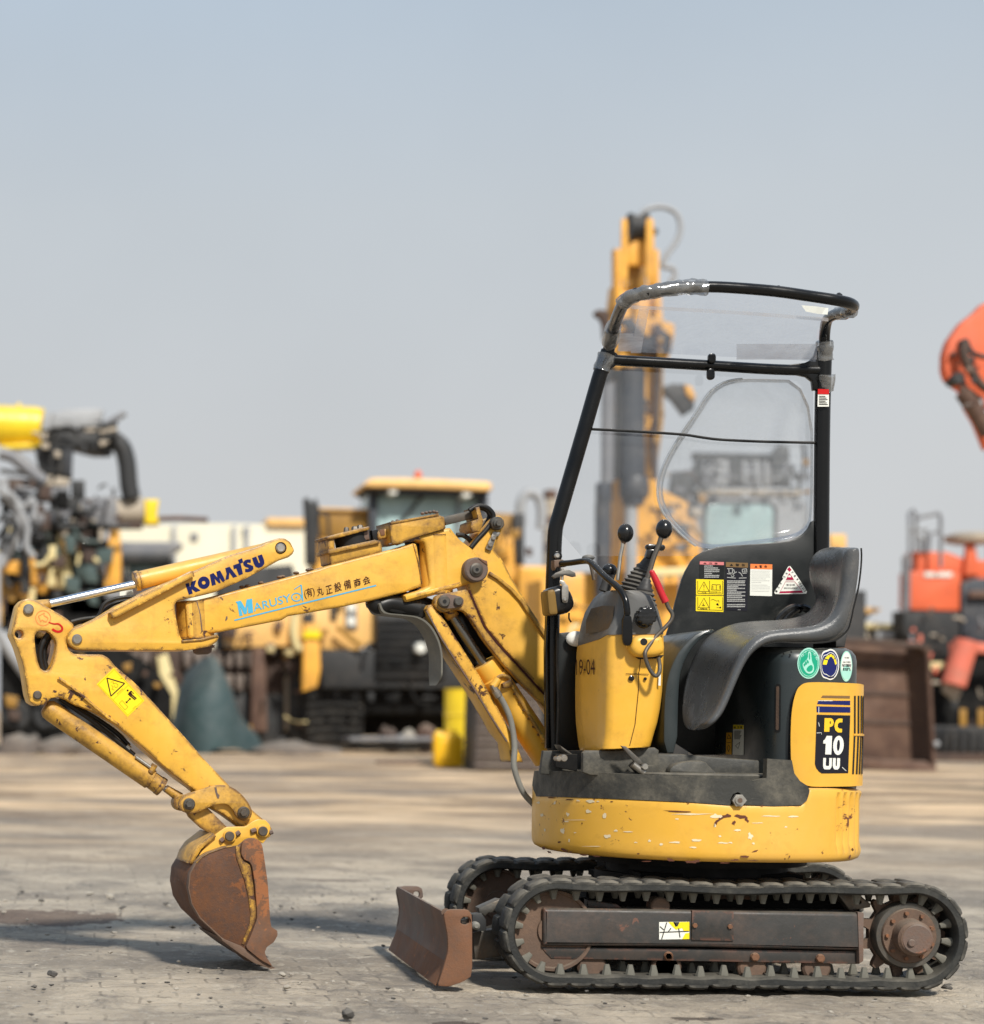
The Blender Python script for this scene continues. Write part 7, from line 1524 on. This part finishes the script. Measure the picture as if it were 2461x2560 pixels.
# ------------------------------------------------------------------ small stones on the ground
sts = [(K2, 0, 0)]
def stone(q, r, mat, label, sq=.6):
    p = gnd(D0, *q); b_ = ell((p.x, p.y, r*sq*.6), (r, r*.8, r*sq), 12, 8)
    for v in b_.verts: v.co += mnoise.noise_vector(v.co*60)*r*.55+mnoise.noise_vector(v.co*160)*r*.25
    o = obj('stone', b_, mat, None, 30, label, (p.x, p.y, 0)); tag(o, None, 'stone', 'loose stones on the ground')
rc = random.Random(11)
for nm_, mt_, cnt in (('crumbs', 'stone_dark', 170), ('grit', 'stone', 150)):
    bm = bmesh.new()
    for i in range(cnt):
        x = rc.uniform(-.4, 3.5); y = -1.3+4.0*rc.random()**1.5; r = rc.uniform(.003, .009)*(1+.25*max(y, 0))
        t = bmesh.new(); bmesh.ops.create_icosphere(t, subdivisions=1, radius=1)
        for v in t.verts:
            k = rc.uniform(.55, 1.2); v.co = (x+v.co.x*r*k*1.3, y+v.co.y*r*k, r*.25+v.co.z*r*.6*k)
        me = bpy.data.meshes.new('t'); t.to_mesh(me); bm.from_mesh(me); bpy.data.meshes.remove(me); t.free()
    o = obj(nm_, bm, mt_, None, 10, 'scattered dark crumbs of dirt on the ground' if cnt == 170 else 'scattered pale grit on the ground', (2, 0, 0)); o['kind'] = 'stuff'
stone((664, 1948), .019, 'stone_dark', 'dark lump lying alone near the bottom edge, right of the bucket', .8)
stone((549, 1892), .011, 'stone', 'pale pebble nearest below the bucket tooth')
stone((540, 1868), .013, 'stone', 'flat grey pebble just right of the bucket tooth')
stone((100, 1866), .013, 'stone_dark', 'dark pebble near the left edge')
stone((66, 1890), .010, 'stone_dark', 'tiny dark pebble in the lower left corner')
stone((212, 1718), .018, 'stone', 'white chip left of the bucket')
stone((172, 1712), .014, 'stone', 'pale chip further left of the bucket')
stone((330, 1775), .014, 'stone_dark', 'flat dark fleck left below the bucket', .3)
stone((1815, 1893), .016, 'stone_dark', 'small dark crumb just behind the right end of the track', .5)
stone((742, 1700), .012, 'stone', 'small pale pebble behind the dozer blade')
stone((560, 1740), .010, 'stone_dark', 'dark pebble between the bucket and the blade', .4)
d = 70
tw = thing('block_stack', 'grey brown stacked block tower just left of the canopy post', 'stack', (at_d(d).hit(*K2.p(1680, 600)).x, d+CY, 0))
for i in range(9):
    E('block', tw, d, K2, R4(1640-2*(i % 2), 180+i*55, 1700+6*(i % 3), 232+i*55), 2, 'bg_beige' if i % 3 else 'bg_rust', .05, .05*(i % 2))
E('lower_wall', tw, d, K2, R4(1625, 670, 1770, 1600), 2, 'bg_beige', .05)

# ------------------------------------------------------------------ fittings on the old machines
clutter(rg, 40, K1, 0, 820, 640, 1240, 46, ['bg_dark', 'bg_grey', 'bg_dark', 'bg_black', 'bg_brown', 'bg_steelblue'], 3, -.3)
clutter(rg, 40, K1, 0, 1240, 980, 1900, 60, ['bg_dark', 'bg_dark', 'bg_orange', 'bg_cream', 'bg_black', 'bg_glass_dark', 'bg_brown'], 5, -.3)
clutter(rg, 40, K1, 380, 330, 1060, 560, 18, ['bg_dark', 'bg_black', 'bg_lgrey', 'bg_beige'], 8, -.15, (8, 30))
clutter(rg, 40, K1, 660, 900, 1100, 1280, 16, ['bg_dark', 'bg_black', 'bg_beige', 'bg_brown'], 9, -.2, (8, 34))
clutter(rg, 40, D0, 0, 1140, 300, 1400, 46, ['bg_black', 'bg_dark', 'bg_brown', 'bg_grey', 'bg_rust', 'bg_orange_dark'], 12, -.4, (12, 44))
clutter(ch, 46, D0, 300, 1130, 580, 1420, 46, ['bg_brown', 'bg_dark', 'bg_shoe', 'bg_rust', 'bg_orange_dark', 'bg_black', 'bg_cream'], 14, -.6, (10, 40))
clutter(wl2, 45, K2, 220, 460, 600, 1100, 9, ['bg_orange_dark', 'bg_dark', 'bg_orange'], 15, -.1, (8, 30))
clutter(wl2, 45, K2, 1300, 400, 1600, 1000, 18, ['bg_orange_dark', 'bg_dark', 'bg_brown', 'bg_orange'], 16, -.3, (8, 34))
clutter(wl2, 45, K2, 240, 1200, 1020, 1500, 12, ['bg_black', 'bg_dark', 'bg_black'], 17, -.2, (10, 50))
clutter(te, 31, K4, 180, 600, 430, 1500, 26, ['bg_dark', 'bg_orange_dark', 'bg_brown', 'bg_orange'], 18, -.05, (6, 26))
clutter(te, 31, K4, 400, 1400, 640, 2000, 22, ['bg_dark', 'bg_orange_dark', 'bg_brown', 'bg_grey', 'bg_beige'], 19, -.05, (10, 46))
clutter(te, 31, D0, 1060, 1100, 1300, 1300, 20, ['bg_orange_dark', 'bg_cream', 'bg_dark', 'bg_brown'], 20, -.1, (8, 34))
clutter(ge, 35, K4, 590, 1330, 1180, 1520, 26, ['bg_dark', 'bg_grey', 'bg_lgrey', 'bg_black', 'bg_orange_dark'], 21, .0, (6, 30))
clutter(rm, 49, K5, 215, 1240, 520, 1560, 30, ['bg_dark', 'bg_grey', 'bg_black', 'bg_rust', 'bg_red_pale', 'bg_beige'], 22, -.6, (8, 34))
clutter(rm, 49, K5, 350, 1580, 520, 1780, 12, ['bg_dark', 'bg_black', 'bg_brown'], 23, -.3, (8, 30))
clutter(ym, 50, K5, -20, 1285, 230, 1345, 16, ['bg_dark', 'bg_beige', 'bg_brown', 'bg_cream'], 24, -.3, (5, 18))
clutter(ob, 22, K5, 400, 180, 520, 480, 10, ['bg_dark', 'bg_brown', 'bg_rust'], 25, -.1, (4, 14))
